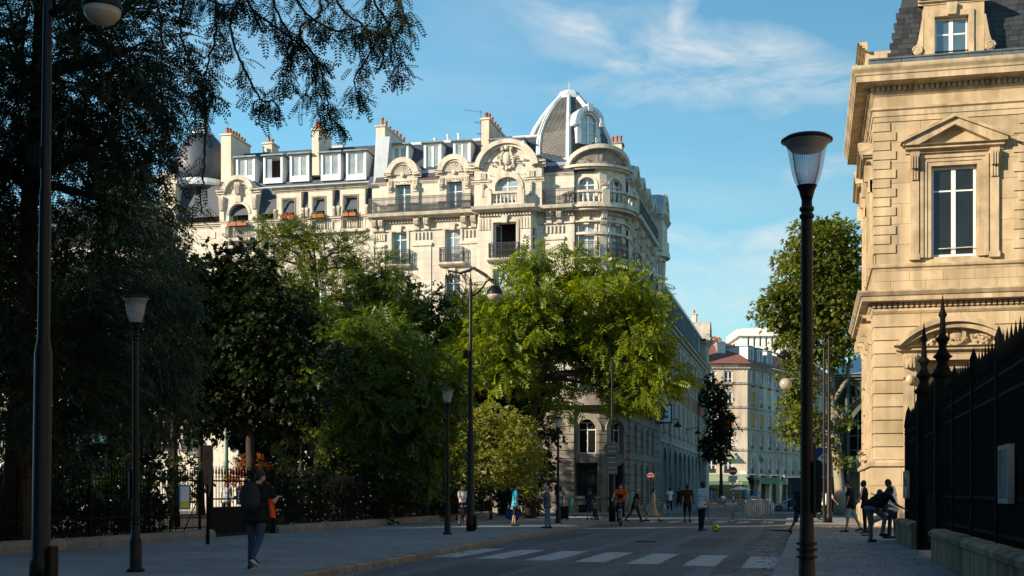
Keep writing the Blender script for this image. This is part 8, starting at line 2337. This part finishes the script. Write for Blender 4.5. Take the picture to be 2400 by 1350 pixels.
    if stripe:
        mb = MB()
        for i in (0, 1):
            sh, el, wr, df = J['arm%d' % i]; sg = (-1, 1)[i]
            mb.tube([up(sg * .1, 0, .555), sh + Vector((sg * .045, 0, .045)), sh.lerp(el, .5) + Vector((sg * .062, 0, 0)), *( [el + Vector((sg * .052, 0, 0)), wr + Vector((sg * .038, 0, 0))] if sleeves == 'long' else [])], [.022] * (5 if sleeves == 'long' else 3), 6)
        child('sleeve_stripe', mb.mesh('sleeve_stripe', 'cloth_' + stripe, True))
    ell(pants, Vector((0, -.005, -.05)), (w + .008, dd * 1.12 + .008, .11)); 
    if not skirt:
        for i in (0, 1):
            hpj, kn, an, toe, heel = J['leg%d' % i]
            g = 1.0 if bottom != 'slim' else .9
            if sleeves == 'x': pass
            if shorts_(bottom): cap(pants, hpj, hpj.lerp(kn, 1.0), .098 * (.5 + .5 * st), .078); 
            else: cap(pants, hpj, kn, .092 * (.5 + .5 * st), .066); cap(pants, kn, an + Vector((0, 0, .02)), .066, .055)
        child('shorts' if shorts_(bottom) else 'trousers', remesh(pants, 'trousers', 'cloth_' + bottom.replace('short_', ''), voxel * .9))
    else:
        zl, rw, col = skirt; mb = MB(); n = 20; vs = []; fs = []
        ky = (J['leg0'][1].y + J['leg1'][1].y) / 2; sp = max(abs(J['leg0'][1].y - J['leg1'][1].y), .1)
        for j, (t, rr) in enumerate(((0.06, w + .02), (-.06, w + .035), (zl * .5, rw * .8), (zl, rw))):
            for k in range(n):
                a = 2 * math.pi * k / n; fl = 1 + (.14 * math.sin(a * 5) + .07 * math.sin(a * 9 + 1) if j > 1 else 0)
                f = max(0, (j - 1)) / 2
                vs.append((rr * math.cos(a) * fl, (rr * .75 + sp * .32 * f) * math.sin(a) * fl + ky * f, t))
        for j in range(3):
            for k in range(n): fs.append((j * n + k, j * n + (k + 1) % n, (j + 1) * n + (k + 1) % n, (j + 1) * n + k))
        mb.add(vs, fs); child('skirt', mb.mesh('skirt', 'cloth_' + col, True))
    for i in (0, 1):
        hpj, kn, an, toe, heel = J['leg%d' % i]
        mb = MB(); cap(mb, heel, heel.lerp(toe, .45), .042, .044); cap(mb, heel.lerp(toe, .45), toe, .044, .034); cap(mb, heel, an, .04, .04)
        sh_ = child('shoe', mb.mesh('shoe', shoes, True))
        if sole:
            d = (toe - heel); mb = MB(); nrm = Vector((0, 0, -1)) if abs(d.z) < .06 else d.cross(Vector((1, 0, 0))).normalized() * (-1 if d.cross(Vector((1, 0, 0))).z > 0 else 1)
            mb.tube([heel + nrm * .028, heel.lerp(toe, .5) + nrm * .03, toe + nrm * .026], [.034, .037, .03], 8); link('sole', mb.mesh('sole', 'shoe_sole', True), sh_)
    if hair:
        mb = MB(); ell(mb, hp_ + hd @ Vector((0, -.016, .028)), (.084, .096, .1), hd)
        ell(mb, hp_ + hd @ Vector((0, -.045, -.02)), (.072, .062, .075), hd)
        if hairlen: ell(mb, hp_ + hd @ Vector((0, -.06, -.1)), (.075, .05, .06 + hairlen), hd)
        child('hair', remesh(mb, 'hair', hair, .016))
    mb = MB()
    for sg in (-1, 1): ell(mb, hp_ + hd @ Vector((sg * .03, .088, .008)), (.011, .008, .008), hd, 6, 4)
    child('eyes', mb.mesh('eyes', 'eye'))
    return o, J, hp_, s, low
def shorts_(b): return b.startswith('short_')
def at_local(o, v):
    return Matrix.Translation(o.location) @ Matrix.Rotation(o.rotation_euler.z, 4, 'Z') @ (Vector(v) * o.scale[0])
LP = .12
def gp(px, py, z=0.0): return tuple(G(px, py, z))
# man walking away by the garden gate
o, J, hp_, s, low = person('man in black T-shirt and jeans walking away past the garden gate', gp(602, 1333, LP), 12, 1.67, 'pale', 'black', 'short', 'jeans', legs=((4, 6), (-20, 26)), arms=((12, 10, 20), (14, 12, 95)), lean=4, head=(16, -30), stout=1.32, sole=True, voxel=.017)
p = at_local(o, (0, -.21, .3)); t = thing('backpack', 'dark backpack worn by man walking past garden gate', 'backpack', p, rz=o.rotation_euler.z)
mb = MB(); ell(mb, (-.04, 0, 0), (.19, .12, .27)); ell(mb, (-.04, -.07, -.08), (.14, .07, .14)); link('bag', remesh(mb, 'bag', 'cloth_charcoal', .02), t)
for sg in (-1, 1): MB().tube([(sg * .13, .02, .2), (sg * .13, .2, .28), (sg * .13, .3, .1), (sg * .13, .14, -.2)], .016, 5).build('strap', 'cloth_charcoal', t)
p = at_local(o, (.2, .06, .02)); t = thing('orange_bag', 'orange cloth bag hanging at side of man in black', 'bag', p, rz=o.rotation_euler.z)
MB().add([(0, -.05, .28), (.02, .06, .28), (.06, .1, -.08), (.05, -.06, -.06), (.035, -.05, .28), (.05, .06, .28), (.09, .1, -.08), (.08, -.06, -.06)], BOXF).build('body', 'cloth_orange', t); MB().tube([(.02, 0, .28), (.0, .02, .5), (-.06, .02, .52)], .01, 5).build('strap', 'cloth_orange', t)
# person in white shirt inside the garden
person('person in white shirt standing inside the garden behind gate', tuple(W(531, 1155, 58).xy) + (.16,), 160, 1.75, 'tan', 'white', 'short', 'black', hair='hair_brown')
# woman with dark skirt
o, *_ = person('woman in pale top and dark skirt standing beside tall globe lamp', gp(1084, 1233, LP), 150, 1.57, 'tan', 'offwhite', 'short', 'black', legs=((4, 4), (-4, 4)), arms=((20, 6, 70), (18, 6, 80)), hair='hair_brown', hairlen=.06, skirt=(-.46, .2, 'black'))
# person in cyan T-shirt with big blue bag
o, *_ = person('person in bright blue T-shirt and dark shorts facing right beside railing', gp(1207, 1233, LP), 80, 1.61, 'tan', 'cyan', 'short', 'short_black', legs=((3, 3), (-6, 6)), arms=((20, 14, 45), (-4, 10, 6)), head=(0, -5))
p = gp(1202, 1222, LP); t = thing('blue_bag', 'large bright blue rectangular bag carried by person in blue T-shirt', 'bag', (p[0], p[1] - .1, .42), rz=TH)
mb = MB(); k0 = len(mb.v)
for (x, z) in (): pass
mb.cbox((0, 0, 0), (.62, .3, .46), Matrix.Rotation(R(12), 3, 'Y')); bmx = bmesh.new(); mm = mb.mesh('bag', 'cloth_bluebag'); bmx.from_mesh(mm); bmesh.ops.bevel(bmx, geom=bmx.edges[:], offset=.07, segments=3, affect='EDGES'); bmx.to_mesh(mm); bmx.free(); link('body', mm, t)
MB().cbox((-.1, 0, .01), (.03, .31, .47), Matrix.Rotation(R(12), 3, 'Y')).build('band', 'cloth_navy', t); MB().tube([(-.15, 0, .2), (-.1, 0, .38), (0, 0, .38), (.08, 0, .2)], .014, 6).build('handle', 'cloth_navy', t)
# grey-haired woman
person('grey-haired woman in purple T-shirt and blue jeans standing on pavement', gp(1283, 1238, LP), -75, 1.55, 'pale', 'purple', 'short', 'jeans_light', legs=((2, 2), (-3, 4)), arms=((30, 6, 80), (28, 6, 85)), hair='hair_grey', head=(0, 10), stout=1.08)
# person with grey jacket and black bag near slim lamp
o, *_ = person('person in grey jacket behind slim lamp before corner building', gp(1313, 1218, LP), 25, 1.59, 'dark', 'grey', 'long', 'black', arms=((-5, 8, 10), (8, 12, 10)))
p = gp(1322, 1219, LP); t = thing('suitcase', 'black wheeled suitcase beside person in grey jacket', 'suitcase', (p[0], p[1], LP))
MB().box(-.2, .2, -.12, .12, .06, .66).build('case', 'cloth_black', t); MB().tube([(-.12, 0, .66), (-.12, 0, .95), (.12, 0, .95), (.12, 0, .66)], .012, 5).build('handle', 'galvanised', t)
for sg in (-.15, .15): MB().ball((sg, 0, .035), .035, 8, 6).build('wheel', 'rubber', t)
# elderly person in navy coat with trolley
o, *_ = person('elderly person in long navy coat walking away towards corner building', gp(1382, 1219, LP), 5, 1.48, 'pale', 'navy', 'long', 'jeans', legs=((5, 5), (-5, 8)), arms=((14, 6, 20), (18, 10, 20)), lean=12, head=(10, 0), hair='hair_black', skirt=(-.45, .24, 'navy'))
p = gp(1395, 1219, LP); t = thing('shopping_trolley', 'small folding shopping trolley beside elderly person in navy coat', 'trolley', (p[0], p[1], LP))
MB().tube([(-.12, -.1, .95), (-.06, 0, .6), (.08, .1, .1)], .014, 6).build('handle', 'galvanised', t); MB().box(-.12, .1, -.1, .1, .14, .55).build('bag', 'cloth_charcoal', t)
for sg in (-.12, .12): MB(Matrix(((1, 0, 0, .06), (0, 1, 0, sg), (0, 0, 1, 0), (0, 0, 0, 1)))).arch(0, .09, .05, .09, -.015, .015, 0, 360, 12).build('wheel', 'rubber', t)
# cyclist
pc_ = gp(1455, 1232, 0)
bk = bicycle('black bicycle with teal handlebar ridden by cyclist in orange', 'bike_teal', 'bike_black', 'bicycles'); bk.location = pc_; bk.rotation_euler = (0, 0, TH - R(188))
o, *_ = person('cyclist in loose orange shirt riding towards the crossing', (pc_[0], pc_[1], 0), 188, 1.78, 'pale', 'orange', 'short', 'black', legs=((62, 80), (28, 42)), arms=((40, 17, 14), (40, 17, 14)), lean=28, head=(4, 0), stout=1.1, voxel=.02)
v = Matrix.Rotation(bk.rotation_euler.z, 3, 'Z') @ Vector((0, -.2, 0)); o.location = (pc_[0] + v.x, pc_[1] + v.y, 1.06)
t = thing('chest_bag', 'black bag slung across the chest of orange cyclist', 'bag', at_local(o, (0, .24, .25)), rz=o.rotation_euler.z)
mb = MB(); ell(mb, (0, 0, 0), (.12, .07, .16)); link('body', remesh(mb, 'body', 'cloth_black', .02), t); MB().tube([(-.08, -.02, .12), (-.12, -.1, .27), (.0, -.22, .3)], .014, 5).build('strap', 'cloth_black', t)
# grey-haired woman in black striding right
person('grey-haired woman in black clothes striding behind the cyclist', gp(1488, 1223), 80, 1.66, 'tan', 'black', 'short', 'black', legs=((-24, 12), (22, 4)), arms=((20, 8, 10), (-20, 8, 10)), lean=14, hair='hair_grey', head=(8, 0))
# woman in beige skirt
person('woman in striped top and flowing beige skirt walking past parked bicycles', gp(1530, 1223), 95, 1.66, 'pale', 'offwhite', 'none', 'beige', legs=((24, 4), (-16, 14)), arms=((15, 8, 40), (-8, 8, 20)), lean=4, hair='hair_black', hairlen=.04, skirt=(-.60, .2, 'beige'))
for (px, py, rz, lab) in ((1506, 1207, 80, 'dark bicycle parked against corner building, nearer the cyclist'), (1541, 1206, 70, 'dark bicycle parked on pavement behind woman in beige skirt')):
    b2 = bicycle(lab, group='bicycles'); b2.location = gp(px, py, .12); b2.rotation_euler = (0, 0, TH - R(rz))
# far pedestrians on the side street pavement
person('man in white and blue T-shirt walking along arcaded building', tuple(W(1570, 1155, 96).xy) + (0.0,), 175, 1.8, 'dark', 'white', 'short', 'black', legs=((8, 4), (-8, 10)), voxel=.03)
person('man in black with one arm raised beside arcaded building', tuple(W(1592, 1155, 97).xy) + (0.0,), 170, 1.82, 'tan', 'black', 'none', 'short_black', arms=((10, 8, 20), (150, 20, 20)), voxel=.03)
person('man in brown T-shirt and black shorts walking away with white socks', gp(1611, 1225), 10, 1.82, 'dark', 'brown', 'short', 'short_black', legs=((12, 4), (-18, 12)), arms=((-12, 10, 14), (14, 10, 20)), voxel=.024)
# man with the ball
person('man in white long-sleeved shirt with pink sleeves standing beside football', gp(1645, 1245), 60, 1.82, 'dark', 'lilac', 'long', 'black', legs=((2, 2), (-4, 4)), arms=((-6, 7, 12), (-2, 8, 10)), head=(8, -10), stripe='pink', sole=True, voxel=.021)
# cafe people and officers
for i, (px, d, lab, fc, top, bot, sk) in enumerate(((1748, 128, 'officer in light blue shirt standing before cafe front', 15, 'police', 'navy', 'pale'), (1773, 126, 'officer in light blue shirt with hands on hips before cafe', 10, 'police', 'navy', 'pale'), (1666, 135, 'waiter in blue top at left end of cafe terrace', 100, 'cyan', 'black', 'tan'))):
    person(lab, tuple(W(px, 1155, d).xy) + (.0,), fc, 1.8, sk, top, 'short', bot, arms=((-5, 35, 60), (-5, 35, 60)) if i == 1 else ((-4, 9, 12), (5, 9, 14)), voxel=.035, stout=1.1)
for i, (px, lab, top) in enumerate(((1679, 'guest in dark blue jacket seated at cafe terrace', 'greyblue'), (1694, 'guest in white top seated at cafe terrace', 'white'), (1762, 'guest in pale blue shirt seated beside the officers', 'paleblue'))):
    q = W(px, 1155, 133); o, *_ = person(lab, (q.x, q.y, 0), 160, 1.7, 'tan', top, 'long', 'black', legs=((85, 85), (85, 85)), arms=((30, 8, 50), (30, 8, 50)), voxel=.035, group='cafe guests')
    t = thing('cafe_chair', 'dark cafe chair under ' + lab.split(' seated')[0], 'chair', (q.x, q.y, 0), rz=TH, group='cafe chairs')
    MB().box(-.2, .2, -.2, .2, .40, .44).build('seat', 'iron', t); MB().box(-.2, .2, .18, .21, .44, .85).build('backrest', 'iron', t)
    for x_ in (-.18, .18):
        for y_ in (-.18, .18): MB().box(x_ - .015, x_ + .015, y_ - .015, y_ + .015, 0, .4).build('leg', 'iron', t)
# runner half hidden by the near lamp
person('man in dark T-shirt and shorts running along the kerb', gp(1876, 1253, 0), 40, 1.8, 'dark', 'black', 'short', 'short_navy', legs=((-16, 34), (30, 16)), arms=((25, 10, 70), (-20, 10, 60)), lean=6, voxel=.02)
# woman with bags by the double post
o, *_ = person('woman in white top and red cap bending forward beside double lamp post', gp(1934, 1221, .05), 70, 1.66, 'tan', 'white', 'short', 'black', legs=((24, 20), (-26, 16)), arms=((-14, 8, 10), (24, 8, 20)), lean=26, hair='hair_black', voxel=.024)
t = thing('tan_shoulder_bag', 'reddish brown shoulder bag on woman by double post', 'bag', at_local(o, (-.16, -.12, .12)), rz=o.rotation_euler.z)
mb = MB(); ell(mb, (0, 0, 0), (.09, .17, .14)); link('body', remesh(mb, 'body', 'skin_tan', .025), t); MB().tube([(0, -.1, .1), (.05, 0, .36), (0, .1, .1)], .012, 5).build('strap', 'skin_tan', t)
t = thing('green_carrier_bag', 'pale green plastic carrier bag held by bending woman', 'bag', at_local(o, (-.24, -.12, -.38)), rz=o.rotation_euler.z)
MB().lathe([(.02, .22), (.06, .16), (.13, .02), (.14, -.1), (.1, -.16), (0, -.17)], n=10).build('body', 'cloth_green', t, True); MB().tube([(0, -.03, .2), (0, 0, .36), (0, .03, .2)], .008, 4).build('handle', 'cloth_green', t)
# group by the fence
person('bearded man in black T-shirt and pale blue shorts facing left', gp(1993, 1248, .05), -70, 1.78, 'tan', 'black', 'short', 'short_paleblue', legs=((10, 2), (-20, 4)), arms=((4, 8, 12), (10, 8, 15)), head=(12, 0), stout=1.14, sole=True, voxel=.021)
person('slim man in black tracksuit with white shoulder stripe', gp(2027, 1247, .05), -60, 1.78, 'dark', 'black', 'long', 'black', legs=((-2, 2), (4, 6)), arms=((12, 10, 30), (-4, 10, 25)), hair='hair_black', stripe='white', stout=.92, voxel=.021)
o, *_ = person('man in black top and grey trousers bending forward against fence wall', gp(2043, 1271, .05), 75, 1.8, 'tan', 'black', 'short', 'greyblue', legs=((4, 2), (50, 62)), arms=((40, 6, 30), (36, 6, 30)), lean=56, head=(0, 0), stout=1.45, voxel=.018, untucked=-.05)
person('man in white T-shirt with dark shoulder stripe leaning on fence', gp(2094, 1262, .05), -50, 1.78, 'brown', 'white', 'short', 'navy', legs=((8, 6), (0, 4)), arms=((34, 8, 70), (34, 8, 70)), lean=8, head=(24, 10), stripe='navy', voxel=.021)
o, *_ = person('person in pale shorts sitting on fence wall behind bending man', gp(2078, 1257, .05), -80, 1.74, 'tan', 'charcoal', 'long', 'short_paleblue', legs=((72, 44), (62, 40)), arms=((30, 8, 60), (30, 8, 60)), lean=14, head=(14, 0), sole=True, voxel=.021)

bpy.data.scenes.remove(TMP)
